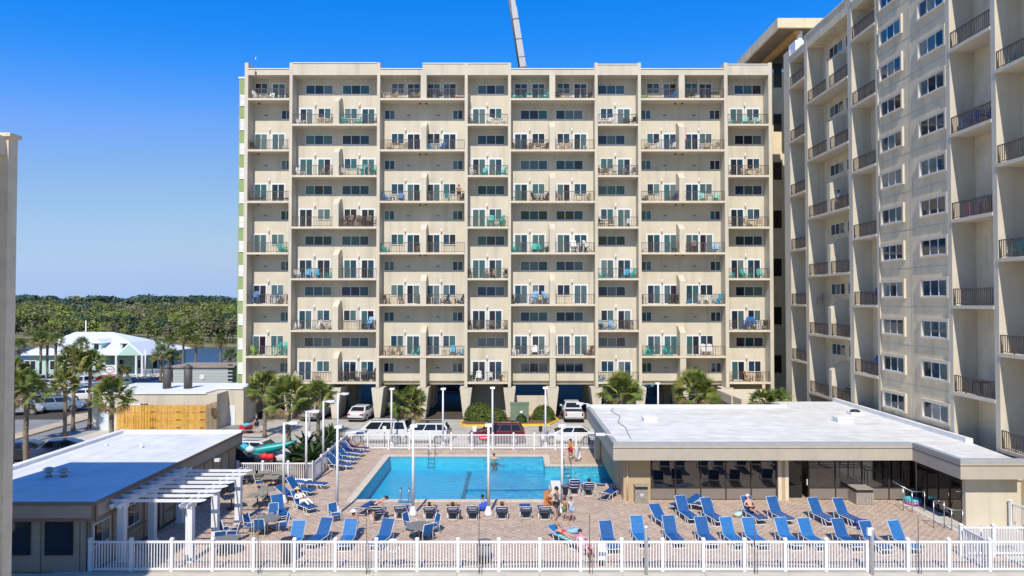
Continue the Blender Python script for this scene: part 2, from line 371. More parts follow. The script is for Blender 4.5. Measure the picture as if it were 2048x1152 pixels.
gp('upper_median', [(-20, 838), (20, 832), (120, 812), (190, 800), (188, 796), (120, 804), (20, 822), (-20, 828)], 0, SAND, .12)
for i, (x0, y0) in enumerate(((60, 868), (20, 876), (112, 808), (85, 792), (150, 786), (60, 798))):
    gp('bay_line', [(x0, y0), (x0+3, y0), (x0+34, y0-7), (x0+30, y0-7)], .0, WPAINT)
b = MB(); b.quad([(-130, 103, .0), (-30, 103, .0), (-30, 127, .0), (-130, 127, .0)]); b.ob('lawn', GRASS, kind='structure')
# lagoon
LW = mat('lagoon_water', (.012, .075, .17), .12, ior=1.33); t = LW.node_tree; b_ = t.nodes['Principled BSDF']
g_ = t.nodes.new('ShaderNodeNewGeometry'); n1 = t.nodes.new('ShaderNodeTexNoise'); n1.inputs['Scale'].default_value = .9; n1.inputs['Detail'].default_value = 6
bp = t.nodes.new('ShaderNodeBump'); bp.inputs['Distance'].default_value = .35; bp.inputs['Strength'].default_value = 1
t.links.new(g_.outputs['Position'], n1.inputs['Vector']); t.links.new(n1.outputs[0], bp.inputs['Height']); t.links.new(bp.outputs[0], b_.inputs['Normal'])
b = MB(); b.quad([(-400, 127, .03), (-20, 127, .03), (-20, 176, .03), (-400, 215, .03)]); b.ob('lagoon', LW, kind='structure')
b = MB(); b.prism([(-400, 214), (-20, 175), (-20, 300), (-400, 340)], -.5, .5, 'z'); b.ob('far_shore', mat('marsh_bank', (.20, .18, .085), .95, n=.3, nscale=.3), kind='structure')
# ================================================================== MAIN BLOCK
YF, YW = 69.4, 70.9
def X_(px, Y=YF, py=450): return at(px, py, Y).x
Z0 = 32.56; DZ = 2.631
def zk(k): return Z0-DZ*k
ZS = 35.06                    # underside of the roof band
main = thing('apartment_building', 'long beige eleven storey apartment block with stacked balconies behind the pool', 'apartment building', (0, 0, 0))
XL, XR = X_(487), X_(1546)
b = MB(); b.box(XL+.3, XR-.3, YW, YW+.3, zk(11)+.05, ZS+.4); b.ob('wall', STUC, main)
b = MB(); b.box(XL+.02, XR-.02, YW+.3, 83, zk(11)-.3, ZS+.2); b.ob('building_core', STUC, main)
# fins, full height
FINS = [(487, 494), (577, 583), (753, 759), (929, 935), (1016, 1022), (1190, 1196), (1277, 1283), (1450, 1457), (1539, 1546)]
hi = {0: 1, 1: 1, 2: 1, 3: 1, 4: 1, 5: 1, 6: 1, 7: 1, 8: 1}
for i, (a, c) in enumerate(FINS):
    x0, x1 = X_(a), X_(c); b = MB()
    zt = 36.33
    zb = 3.13 if 0 < i < 8 else 0
    b.box(x0, x1, YF, YW, zb, zt)
    b.ob('fin', STUC, main)
# roof bands (parapets)
def band(a, c, y0):
    b = MB(); zt = H+(HOR-y0)/FPX*YF
    b.box(X_(a), X_(c), YF+.02, YW+.6, ZS, zt); b.box(X_(a), X_(c), YF-.05, YF+.3, zt, zt+.07, 1)
    b.ob('parapet', [STUC, ROOFW], main)
for a, c, y0 in ((494, 577, 135), (583, 753, 123), (759, 844, 135), (844, 929, 124), (935, 1016, 124), (1022, 1190, 135), (1196, 1277, 126), (1283, 1450, 135), (1457, 1539, 126)):
    band(a, c, y0)
A = [(494, 577), (759, 929), (1022, 1190), (1283, 1450)]; B = [(583, 753), (935, 1016), (1196, 1277), (1457, 1539)]
INT = {0: None}
COLS = [(494, 577, 521, 556), (583, 665, 612, 648), (677, 753, 701, 736), (759, 843, 795, 827), (850, 929, 867, 899), (935, 1016, 958, 991),
        (1022, 1101, 1042, 1077), (1109, 1190, 1127, 1161), (1196, 1277, 1214, 1248), (1283, 1361, 1307, 1340), (1369, 1450, 1384, 1412), (1457, 1539, 1474, 1507)]
TYPA = [0, 3, 4, 6, 7, 9, 10]
slabs = []
for L, off in ((A, 0), (B, 1)):
    for (a, c) in L:
        for k in range(off, 12, 2):
            z = zk(k); b = MB()
            b.box(X_(a)-.0, X_(c)+.0, YF-.04, YW, z-.1, z+.1); b.ob('balcony_slab', STUCR, main)
# privacy fins in the double bays
for off, pxs in ((0, (846.5, 1105, 1365)), (1, (671,))):
    for px in pxs:
        for k in range(off, 12, 2):
            z = zk(k)+.1; x = X_(px); wd = .3
            b = MB()
            if k == 0: b.box(x-wd, x+wd, YF+.01, YW, z, ZS)
            else: b.prism([(YF+.01, z), (YW, z), (YW, z+3.0), (YW-.55, z+3.0), (YF+.01, z+2.35)], x-wd, x+wd, 'x')
            b.ob('privacy_fin', STUC, main)
        if off == 0:
            b = MB(); x = X_(px); b.box(x-.3, x+.3, YF+.01, YW, 3.13, zk(10)-.1); b.ob('privacy_fin', STUC, main)
# balcony railings
def rail_mb(L, n_=None, T=None, dy=0, h=1.02):
    b = MB(T); n_ = n_ or max(3, int(L/.165))
    b.box(0, L, -.03, .03, h-.05, h); b.box(0, L, -.02, .02, .07, .11)
    for i in range(n_+1):
        x = .02+(L-.04)*i/n_; r = .016 if i % 6 else .026
        b.box(x-r, x+r, -r, r, 0 if not i % 6 else .1, h-.05)
    return b
RC = {}
for ci, (a, c, _, _) in enumerate(COLS):
    x0, x1 = X_(a)+.01, X_(c)-.01
    if ci in (1,): x1 = X_(671)-.3
    if ci in (2,): x0 = X_(671)+.3
    me = rail_mb(x1-x0).mesh('railing', RAIL)
    for k in range(0 if ci in TYPA else 1, 12, 2): obj('railing', me, main, (x0, YF+.06, zk(k)+.1))
# windows and sliding doors (frame > panes)
WC = {}
def glaze(kind, w_, h_, n_, parent, loc, rot=0, tones=None, pname=None, trim=0):
    """frame is a part, each pane a sub-part"""
    key = (kind, round(w_, 3), round(h_, 3), n_, trim)
    if key not in WC:
        b = MB(); f = .065; d = .05
        b.box(-w_/2, w_/2, -d, .0, h_-f, h_); b.box(-w_/2, w_/2, -d-.03, .0, 0, f)
        for i in range(n_+1):
            x = -w_/2+f/2+(w_-f)*i/n_
            b.box(x-f/2*(1 if 0 < i < n_ else 1), x+f/2, -d+.004, .0, f, h_-f)
        if kind == 'sliding_door':
            b.box(-w_/2-.10, -w_/2, -.035, 0, 0, h_+.09); b.box(w_/2, w_/2+.10, -.035, 0, 0, h_+.09); b.box(-w_/2, w_/2, -.035, 0, h_, h_+.09)
        WC[key] = b.mesh(kind, WFR)
        pw = (w_-f)/n_-f
        WC[key+('p',)] = [MB().box(-pw/2, pw/2, -.022, -.008, f, h_-f).mesh('pane', g) for g in GL]
        if n_ == 3:
            pass
    o = obj(kind, WC[key], parent, loc, rot); f = .065; step = (w_-f)/n_
    for i in range(n_):
        gi = tones if isinstance(tones, int) else random.choices(range(6), (3, 4, 2.5, 1.5, 1.2, 3))[0]
        obj(pname or ('door_pane' if kind == 'sliding_door' else 'pane'), WC[key+('p',)][gi], o, (-w_/2+f/2+step*(i+.5), 0, 0))
    return o
KT = {0: 'WD|WD|DD|DD|WD|WD|WD', 2: 'DD|WD|WD|DW|WD|WD|DW', 4: 'DD|WD|DW|DW|DW|WD|DW', 6: 'DW|WD|DW|DD|DD|DD|DD', 8: 'DW|WD|DW|DW|WD|DD|DW', 10: 'DW|WD|DW|DD|DD|DD|DW',
      1: 'DW|WD|DW|WD|DD', 3: 'DD|WD|DD|WD|DW', 5: 'DW|WD|DW|WD|DW', 7: 'DD|DD|DD|DD|DD', 9: 'DW|WD|DD|WD|DW', 11: 'DW|DD|DD|WD|DW'}
TB = [1, 2, 5, 8, 11]
LIT = mat('wall_lamp_white', (.8, .8, .78), .4)
lampme = MB().lathe([(.075, 0), (.075, .36), (.05, .40)], n=8).mesh('wall_lamp', LIT)
VENT = mat('vent_dark', (.05, .05, .05), .6)
XW = lambda px: X_(px, YW)
for k, s in KT.items():
    lst = TYPA if k % 2 == 0 else TB
    for ci, code in zip(lst, s.split('|')):
        a, c, xa, xb = COLS[ci]
        for px, t_ in zip((xa, xb), code):
            x = XW(px)
            if t_ == 'D': glaze('sliding_door', 1.36, 1.98, 2, main, (x, YW, zk(k)+.1))
            else: glaze('window', 1.36, 1.16, 2, main, (x, YW, zk(k)+.97))
        obj('wall_lamp', lampme, main, (XW((xa+xb)/2), YW-.1, zk(k)+2.25))
def strips(cis, ks, items):
    for k in ks:
        for px, n_, w_ in items: glaze('window', w_, 1.02, n_, main, (XW(px), YW, zk(k)+.92))
WS = 2.86
strips(0, range(0, 12, 2), [(637.5, 3, WS), (711, 3, WS), (982, 3, WS), (1223, 3, WS), (1497, 3, WS)])
strips(0, range(1, 12, 2), [(572, 2, 1.1), (779, 2, 1.1), (915.5, 2, 1.1), (1068, 3, WS), (1139, 3, WS), (1292, 2, 1.1), (1430, 2, 1.1)])
vm = MB().box(-.16, .16, -.03, 0, 0, .09).mesh('vent', VENT); dm = MB().tube([(0, 0, 0), (0, 0, -.12)], .11, 8).mesh('downlight', mat('bronze_fitting', (.07, .05, .035), .5))
for k in range(1, 12, 2):
    for px in (531, 817, 876, 1330, 1389): obj('vent', vm, main, (XW(px), YW, zk(k)+1.35))
    if k < 8:
        for px in (516, 840, 852, 1352, 1366): obj('downlight', dm, main, (X_(px, YW-.5), YW-.45, zk(k-1)-.1))
# ---- ground storey: soffit, piers, closed bays
b = MB(); b.box(XL+.35, XR-.35, YW-.001, 84, 3.31, zk(11)-.3+.0); b.ob('first_floor_beam', STUC, main)
b = MB(); b.box(XL, X_(494), YF+.004, 83.0, 0, 2.55); b.ob('end_wall', STUC, main)
for px in (580, 671, 756, 846, 932, 1019, 1105, 1193, 1280, 1366, 1453):
    x = X_(px)
    for y0, y1 in ((YF+.04, YF+3.2), (YF+7.5, YF+10.5)):
        b = MB(); zt = 3.12 if y0 < 71 else 3.3
        b.prism([(x-.62, zt), (x-.26, 0), (x+.26, 0), (x+.62, zt)], y0, y1, 'y')
        b.ob('pier', STUC, main)
b = MB(); b.box(X_(938), X_(1013), YW+1.2, YW+1.5, 0, 3.3); b.ob('garage_wall', mat('grey_wall', (.32, .32, .31), .8, n=.08), main)
b = MB(); b.box(X_(1024), X_(1100), YW+.25, YW+.8, 0, 2.05); b.ob('cream_wall', STUC, main)
b = MB(); b.box(X_(1460), X_(1536), YW+.5, YW+.8, 0, 3.3); b.ob('lobby_wall', STUC2, main)
ant = thing('roof_antenna', 'thin antenna with small red fitting at the left end of the roof edge', 'antenna', (X_(509), YF-.02, 35.5)); MB().tube([(0, 0, 0), (0, 0, 1.9)], .02, 5).ob('rod', STEEL, ant); MB().box(-.09, .09, -.06, .06, -.35, -.1).ob('fitting', mat('red_fitting', (.25, .03, .03), .6), ant)
# green stair tower at the left end
gt = thing('stair_tower', 'pale green painted end strip with white louvred vents left of the beige block', 'tower')
yg = 73.2; xg0, xg1 = at(476, 450, yg).x, XL+.02
b = MB(); b.box(xg0, xg1, yg, 83, 0, at(480, 157, yg).z); b.ob('wall', GREENW, gt)
b = MB(); b.box(xg0-.06, xg1, yg-.06, 83, at(480, 157, yg).z, at(480, 155, yg).z+.05); b.ob('coping', ROOFW, gt)
lm = MB()
for i in range(9): lm.prism([(-.06, i*.13), (0, i*.13), (0, i*.13+.10), (-.02, i*.13+.10)], .05, .55, 'x')
lm.box(0, .05, -.07, 0, -.05, 1.22); lm.box(.55, .6, -.07, 0, -.05, 1.22); lm.box(.05, .55, -.07, 0, -.05, 0)
lme = lm.mesh('louvre_vent', WHITE)
for i in range(12): obj('louvre_vent', lme, gt, (at(479.6, 300, yg).x, yg, at(480, 211+48.7*i, yg).z))
# entrance box at the right foot
eb = thing('entrance_canopy', 'low beige entrance block with breeze blocks under the rightmost balconies', 'entrance')
p0 = at(1477, 800, 61.5); 
b = MB(); b.box(at(1483, 800, 62).x, at(1580, 800, 62).x, 62, YF-.06, 2.15, 3.0); b.box(at(1478, 800, 66).x-1.2, at(1483, 800, 62).x, 64.5, YF-.06, 2.15, 2.98); b.ob('roof', STUCR, eb)
b = MB(); b.box(at(1483, 800, 62).x+.1, at(1493, 800, 62).x, 62.1, 62.5, 0, 2.15); b.box(at(1508, 800, 62).x, at(1580, 800, 62).x-.1, 62.1, 62.5, 0, 2.15); b.ob('wall', STUC, eb)
bb = MB()
for i in range(5):
    for j in range(6): bb.box(0, .12, 0, .2, j*.36, j*.36+.30) if False else None
for i in range(4): bb.box(i*.18, i*.18+.05, 0, .2, 0, 2.15)
for j in range(9): bb.box(0, .6, .02, .18, j*.25, j*.25+.07)
bb.ob('breeze_blocks', STUC, eb, loc=(at(1493, 800, 62).x+.02, 62.15, 0))

# ================================================================== RIGHT WING
wing = thing('apartment_wing', 'tall weathered beige apartment wing with dark railings at the right side', 'apartment building')
XF, XWG = 27.0, 28.5
def ypx(px): return XF*FPX/(px-1024)
b = MB(); b.box(XWG, XWG+.3, 29, ypx(1571)-.05, 0, 35.4); b.ob('wall', STUC2, wing)
b = MB(); b.box(XWG+.3, 45, 29.02, ypx(1571)-.07, 0, 35.2); b.ob('building_core', STUC2, wing)
WF = [(1571, 1582.6), (1612, 1618), (1699.7, 1707.5), (1755, 1759.5), (1896.4, 1905), (1988, 1997.5)]
for a, c in WF:
    b = MB(); b.box(XF, XWG, ypx(c), ypx(a), 0, 36.4); b.ob('fin', STUC, wing)
b = MB(); b.box(XF, XWG, 32.6, 32.95, 0, 36.4); b.ob('fin', STUC, wing)
def wpar(y0, y1, zt):
    b = MB(); b.box(XF+.02, XWG+.6, y0, y1, ZS, zt); b.box(XF-.05, XF+.3, y0, y1, zt, zt+.07, 1); b.ob('parapet', [STUC2, ROOFW], wing)
BW = [('A', ypx(1612), ypx(1582.6)), ('B', ypx(1699.7), ypx(1618)), ('A', ypx(1755), ypx(1707.5)), ('A', ypx(1988), ypx(1905)), ('B', 32.95, ypx(1997.5))]
for ty, y0, y1 in BW: wpar(y0, y1, 35.67 if ty == 'A' else 36.3)
for bi, (ty, y0, y1) in enumerate(BW):
    ks = range(0, 12, 2) if ty == 'A' else range(1, 12, 2)
    segs = [(y0, y1)] if bi != 1 else [(y0, ypx(1661.5)), (ypx(1656), y1)]
    for k in ks:
        b = MB(); b.box(XF-.04, XWG, y0, y1, zk(k)-.1, zk(k)+.1); b.ob('balcony_slab', STUCR, wing)
        for s0, s1 in segs:
            key = ('r', bi, s0)
            if key not in RC: RC[key] = rail_mb(s1-s0).mesh('railing', RAIL)
            obj('railing', RC[key], wing, (XF+.06, s1, zk(k)+.1), R(-90))
        if bi == 1:
            ya, yb = ypx(1661.5), ypx(1656); z = zk(k)+.1
            b = MB(); b.prism([(XF+.01, z), (XWG, z), (XWG, z+3.0), (XWG-.55, z+3.0), (XF+.01, z+2.35)], ya, yb, 'y'); b.ob('privacy_fin', STUC, wing)
    # doors and windows
    ym = (y0+y1)/2
    for k in ks:
        if bi == 1:
            for yy in (y0+1.6, y1-1.6): glaze('sliding_door', 1.6, 1.98, 2, wing, (XWG, yy, zk(k)+.1), R(-90))
        else: glaze('sliding_door', 1.5, 1.98, 2, wing, (XWG, y0+.95, zk(k)+.1), R(-90))
        obj('wall_lamp', lampme, wing, (XWG-.1, ym, zk(k)+2.25))
    for k in (range(1, 12, 2) if ty == 'A' else range(0, 11, 2)):
        if bi == 1:
            for yy in (y0+2.0, y1-2.5): glaze('window', 2.5, 1.02, 3, wing, (XWG, yy, zk(k)+.92), R(-90))
        elif bi == 4: glaze('window', 2.5, 1.02, 3, wing, (XWG, y0+1.5, zk(k)+.92), R(-90))
        elif bi == 2: glaze('window', 1.1, 1.02, 2, wing, (XWG, y0+.6, zk(k)+.92), R(-90))
        obj('vent', vm, wing, (XWG, y0+.9, zk(k)+1.9), R(-90))
# flush window wall with raised surrounds
b = MB(); b.box(XF+.1, XWG, ypx(1896.4), ypx(1759.5), 0, 36.2); b.ob('flush_wall', STUC2, wing)
b = MB()
for k in range(0, 13): b.box(XF+.09, XF+.12, ypx(1896.4)+.02, ypx(1759.5)-.02, zk(k)-.012, zk(k)+.0)
b.box(XF+.09, XF+.12, ypx(1820)-.01, ypx(1820)+.0, 0, 36)
b.ob('wall_joint', mat('joint_dark', (.25, .22, .17), .9), wing)  # thin darker lines marking the wall joints
sm_ = MB(); W_, Hh = 2.62, 1.08; e = .17
sm_.box(-W_/2-e, W_/2+e, -.13, 0, Hh, Hh+e); sm_.box(-W_/2-e, W_/2+e, -.13, 0, -e*.6, 0); sm_.box(-W_/2-e, -W_/2, -.127, 0, 0, Hh); sm_.box(W_/2, W_/2+e, -.127, 0, 0, Hh)
sme = sm_.mesh('window_surround', STUCR)
for k in range(-1, 11):
    for pa, pc in ((1765, 1806), (1843, 1893)):
        yy = (ypx(pa)+ypx(pc))/2; z = 5.36-Hh+DZ*(10-k)
        glaze('window', W_, Hh, 3, wing, (XF+.1, yy, z), R(-90)); obj('window_surround', sme, wing, (XF+.1, yy, z), R(-90))
# link and stair tower behind the gap, with wooden canopy
lk = thing('lift_tower', 'shaded stair tower with dark windows and wide wooden roof between the two blocks', 'tower')
yt = 74.8
b = MB(); b.box(XR+.01, 40, yt, yt+6, 0, 37.2); b.ob('wall', STUC2, lk)
wd = mat('dark_opening', (.01, .008, .008), .3)
for i in range(7):
    y0 = 127+96*i-(0 if i else 0); h0 = 35 if i else 48
    if i: y0 = 228+96.5*(i-1)
    p = at(1547, y0+h0, yt); q = at(1563, y0, yt)
    b = MB(); b.box(p.x, q.x, yt-.03, yt+.0, p.z, q.z); b.ob('window', wd, lk)
y0c = 67.7; c0 = at(1555, 36, y0c); c1 = at(1555, 55, y0c)
WOOD = mat('canopy_boards', (.20, .15, .10), .8, n=.2, nscale=2); BEAM = mat('canopy_beam', (.48, .27, .09), .7, n=.15, nscale=3)
b = MB(); b.box(c0.x, 34, y0c, 80, c1.z, c0.z); b.ob('canopy_fascia', STUC2, lk)
b = MB()
for i in range(16): b.box(c0.x+.25, 33.8, y0c+.3+i*.72, y0c+.3+i*.72+.68, c1.z-.06, c1.z-.003)
b.ob('soffit_boards', WOOD, lk)
b = MB(); b.prism([(y0c+.5, c1.z-.07), (79, c1.z-.07), (79, c1.z-.75), (y0c+.5, c1.z-.45)], c0.x+1.9, c0.x+2.4, 'x'); b.ob('canopy_beam', BEAM, lk)
p = at(1596, 88, 68.4)
b = MB(); b.box(p.x, p.x+.45, 68.4, 68.8, 35.3, c1.z-.07); b.ob('post', WHITE, lk)
b = MB(); b.box(at(1540, 115, 76).x, at(1540, 115, 76).x+.25, 76, 76.3, 36, c1.z-.07); b.ob('post', STUCR, lk)
b = MB(); b.box(XF+.1, XF+1.6, 64.8, 66.4, 35.7, 36.9); b.ob('rooftop_box', WHITE, lk)

# ================================================================== LEFT TOWER (near edge)
lt = thing('apartment_tower', 'shaded grey beige corner of a nearby apartment tower at the left edge', 'apartment building')
YT = 24.5; xt = at(34, 400, YT).x; ht = at(30, 274, YT).z
LST = mat('tower_stucco', (.64, .55, .40), .9, n=.08, nscale=2, bump=.6, bscale=14, stain=.1)
b = MB(); b.box(xt-.02-1.45, xt, YT-.45, YT, 0, ht-.1); b.ob('fin', LST, lt)
b = MB(); b.box(xt-8, xt-1.47, 6, YT, 0, ht-.2); b.ob('wall', LST, lt)
b = MB(); b.box(xt-1.47, xt-.1, 6, YT-.45, ht-.75, ht-.1); b.box(xt-1.6, xt+.12, YT-.55, YT+.05, ht-.1, ht+.03); b.ob('parapet', STUCR, lt)
for i in range(4):
    zz = at(5, 400, 22).z; z = at(4, [428, 570, 735, 935][i], YT-1).z
    b = MB(); b.box(xt-1.47, xt-.45, 14, YT-.45, z-.2, z); b.ob('balcony_slab', STUCR, lt)
    b = MB(lambda x, y, zz_, z=z: (xt-.5+y, 14+x, z+zz_)); m_ = rail_mb(YT-.45-14); b.v = m_.v; b.f = m_.f; b.m = m_.m; b.sm = m_.sm
    b.ob('railing', RAIL, lt)
# ================================================================== LOUNGE (right pool building)
lg = thing('lounge_building', 'low beige pool lounge with flat white roof and dark glass front', 'building')
RZ = 3.6; xa_ = G(1224, 884, RZ).x; xb_ = 23.2; xc_ = 26.6; yf = 39.75; yf2 = 35.5; yb = 53.9
ft = RZ; fb = 2.62
roofp = [(xa_, yf), (xb_, yf), (xb_, yf2), (xc_, yf2), (XF-.1, 40), (XF-.1, 57), (21.5, 57), (21.5, yb), (xa_, yb)]
b = MB(); b.prism(roofp, fb+.02, RZ-.1, 'z'); b.ob('roof_deck', FASC, lg)
ROOFG = mat('grey_white_roof_coating', (.66, .66, .64), .6, n=.10, nscale=.9, bump=.15, bscale=3, stain=.12)
t = ROOFG.node_tree; b_ = t.nodes['Principled BSDF']; src = b_.inputs['Base Color'].links[0].from_socket
g_ = t.nodes.new('ShaderNodeNewGeometry'); mp = t.nodes.new('ShaderNodeMapping'); mp.inputs['Scale'].default_value = (.15, 2.2, 1)
nn = t.nodes.new('ShaderNodeTexNoise'); nn.inputs['Scale'].default_value = 1.2; nn.inputs['Detail'].default_value = 5
t.links.new(g_.outputs['Position'], mp.inputs[0]); t.links.new(mp.outputs[0], nn.inputs['Vector'])
mr = t.nodes.new('ShaderNodeMapRange'); mr.inputs[1].default_value = .3; mr.inputs[2].default_value = .7; mr.inputs[3].default_value = .90; mr.inputs[4].default_value = 1.08; t.links.new(nn.outputs[0], mr.inputs[0])
mx = t.nodes.new('ShaderNodeMix'); mx.data_type = 'RGBA'; mx.blend_type = 'MULTIPLY'; mx.inputs[0].default_value = 1
t.links.new(src, mx.inputs[6]); t.links.new(mr.outputs[0], mx.inputs[7]); t.links.new(mx.outputs[2], b_.inputs['Base Color'])
b = MB(); b.prism([(xa_+.3, yf+.3), (xb_+.3, yf+.3), (xb_+.3, yf2+.3), (xc_-.2, yf2+.3), (XF-.1, 40), (XF-.1, 56.8), (21.8, 56.8), (21.5, yb-.3), (xa_+.3, yb-.3)], RZ-.1, RZ-.04, 'z'); b.ob('roof_membrane', ROOFG, lg)
def run(name, m, pts, z0, z1, th, off=0, parent=lg):
    for i in range(len(pts)-1):
        (x0, y0), (x1, y1) = pts[i], pts[i+1]; L = math.hypot(x1-x0, y1-y0); nx, ny = (y1-y0)/L, -(x1-x0)/L
        e_ = .004*i; b = MB(); b.prism([(x0+nx*(off+e_), y0+ny*(off+e_)), (x1+nx*(off+e_), y1+ny*(off+e_)), (x1+nx*(off-th), y1+ny*(off-th)), (x0+nx*(off-th), y0+ny*(off-th))], z0+e_, z1+e_, 'z')
        b.ob(name, m, parent)
edge = [(xa_, yb), (xa_, yf), (xb_, yf), (xb_, yf2), (xc_, yf2)]
# outward of this walk is on the right-hand side: offsets are signed to it
run('roof_edge', ROOFE, edge, RZ-.12, RZ+.06, .28, -.0)
run('fascia_groove', BLACK, edge, RZ-.29, RZ-.26, .02, .004+.0)
b = MB(); b.box(xa_-.02, 21.5, yb-.3, yb+.02, RZ-.12, RZ+.16); b.ob('roof_kerb', ROOFW, lg)
b = MB(); b.prism([(XF-.35, 40.3), (XF-.1, 40.0), (XF-.1, 57), (XF-.35, 57)], RZ-.06, RZ+.25, 'z'); b.ob('roof_upstand', ROOFW, lg)
for i in range(8): MB().box(xa_+.35, 21.4 if i else XF-.6, 41.2+i*1.55, 41.23+i*1.55, RZ-.04, RZ-.034).ob('membrane_seam', mat('seam_grey', (.45, .45, .44), .6), lg)
# walls below
yw = 40.9
b = MB(); b.box(at(1247, 960, yw).x, at(1301, 960, yw).x, yw, yw+.3, 0, fb); b.box(at(1247, 960, yw).x, at(1247, 960, yw).x+.3, yw+.3, yb-.6, 0, fb); b.ob('wall', TAN, lg)
b = MB(); b.box(6.2, 6.6, 51.2, 51.6, 0, fb); b.ob('post', STUCR, lg)
def wx(px): return at(px, 960, yw).x
LGL = glassm('lounge_glass', (.008, .008, .010), .015, 2.1); LGF = mat('bronze_frame', (.035, .03, .028), .5); LGP = mat('spandrel_panel', (.20, .17, .145), .6, n=.04)
def shop(x0, x1, n_, y, parent, rot=0, loc=None):
    root = obj('glazed_wall', MB().box(x0, x1, y-.02, y+.12, fb-.12, fb-.001).mesh('glazed_wall', LGF), parent)
    for i in range(n_+1):
        x = x0+(x1-x0)*i/n_; obj('mullion', MB().box(x-.035, x+.035, y-.03, y+.11, 0, fb-.13).mesh('mullion', LGF), root)
    for i in range(n_):
        a = x0+(x1-x0)*i/n_+.04; c = x0+(x1-x0)*(i+1)/n_-.04
        obj('pane', MB().box(a, c, y+.02, y+.05, .74, fb-.13).mesh('pane', LGL), root)
        obj('spandrel', MB().box(a, c, y+.0, y+.05, .06, .70).mesh('spandrel', LGP), root)
    obj('rail', MB().box(x0, x1, y-.025, y+.1, .70, .74).mesh('rail', LGF), root)
shop(wx(1301), wx(1554), 5, yw+.1, lg)
shop(wx(1619), wx(1833), 4, yw+.1, lg)
b = MB(); b.box(wx(1556), wx(1563), yw-.03, yw+.3, 0, fb); b.box(wx(1570), wx(1577), yw-.03, yw+.3, 0, fb); b.ob('column', STUCR, lg)
b = MB(); b.box(wx(1563), wx(1570), yw+.0, yw+.25, 0, fb); b.ob('column', TAN, lg)
b = MB(); b.box(wx(1577), wx(1619), yw+2.2, yw+2.25, 0, fb); b.box(wx(1577), wx(1578), yw+.3, yw+2.2, 0, fb); b.ob('recess_wall', mat('maroon_interior', (.05, .02, .03), .6), lg)
b = MB(); b.box(wx(1581), wx(1611), yw+.5, yw+.55, .05, 2.4); b.ob('door', CARGL, lg)
b = MB(); b.box(wx(1614), wx(1615.5), yw+.02, yw+.1, .9, 1.25); b.ob('door_handle', WHITE, lg)
b = MB(); b.box(wx(1833), wx(1846), yw-.03, yw+.3, 0, fb); b.ob('column', STUCR, lg)
# side glass towards the ramp, then the lit end box
xs = 23.95; ys = 36.6
root = obj('glazed_wall', MB().box(xs, xs+.12, ys, yw-.1, fb-.12, fb-.001).mesh('glazed_wall', LGF), lg)
for i in range(4):
    y0 = ys+(yw-.2-ys)*i/4; y1 = ys+(yw-.2-ys)*(i+1)/4
    obj('pane', MB().box(xs+.03, xs+.06, y0+.04, y1-.04, .05, fb-.13).mesh('pane', LGL), root); obj('mullion', MB().box(xs-.01, xs+.1, y0-.03, y0+.03, 0, fb-.12).mesh('mullion', LGF), root)
xk0 = at(1905, 1000, 36.3).x; xk1 = at(2016, 1000, 36.3).x
b = MB(); b.box(xs+.02, XF+3, 36.3, 36.6, 0, 2.40); b.ob('wall', STUC, lg)
b = MB(); b.box(xs-.0, XF+3, 36.2, 40.2, 2.41, 2.61); b.ob('wall_head', STUC, lg)
b = MB(); b.box(XF-.1, XF+3, 35.6, 36.3, 0, 3.3); b.ob('wall', STUC2, lg)
# downpipe, gooseneck rods on the roof edge
b = MB(); b.tube([(wx(1254.5), yw-.06, .1), (wx(1254.5), yw-.06, fb)], .05, 8); b.ob('downpipe', STUCR, lg)
# roof furniture
def roofbox(label, px, py, w_, d_, h_, m, dome=False):
    p = G(px, py, RZ); r = thing('roof_vent' if dome else 'roof_hatch', label, 'vent' if dome else 'roof hatch', (p.x, p.y, RZ-.04))
    MB().box(-w_/2, w_/2, -d_/2, d_/2, 0, h_*.7).ob('curb', ROOFW, r)
    if dome: MB().ball((0, 0, h_*.7), w_*.42, 10, sc=(1, 1, .5)).ob('dome', BLACK, r)
    else: MB().box(-w_/2-.05, w_/2+.05, -d_/2-.05, d_/2+.05, h_*.7, h_).ob('lid', ROOFW, r)
roofbox('white square hatch near the left of the lounge roof', 1299, 840, .9, .8, .3, ROOFW)
roofbox('white hatch further right on the lounge roof', 1686, 842, 1.05, .8, .35, ROOFW)
roofbox('small dark domed vent on the lounge roof near the wing', 1710, 828, .9, .8, .3, ROOFW, True)
# wall lamps reaching out over the pool from the roof edge
for i, (px, py) in enumerate(((1207, 874), (1172, 811))):
    p = G(px, py, RZ+.2); r = thing('pool_floodlight', ['white flat floodlight on the lounge roof edge nearest the pool', 'white flat floodlight at the far left corner of the lounge roof'][i], 'light', (xa_+.1, p.y, RZ+.06))
    MB().tube([(0, 0, 0), (0, 0, .25), (-.5, 0, .3)], .035, 6).ob('arm', WHITE, r); MB().box(-1.0, -.45, -.16, .16, .24, .36).ob('lamp_head', WHITE, r)
cb = MB(); pts = [G(x, y, RZ-.02) for x, y in ((1232, 808), (1222, 822), (1240, 833), (1236, 845), (1252, 856), (1256, 868), (1262, 878))]
cb.tube([(p.x, p.y, RZ+.0) for p in pts], .016, 5); cb.ob('roof_cable', BLACK, lg)

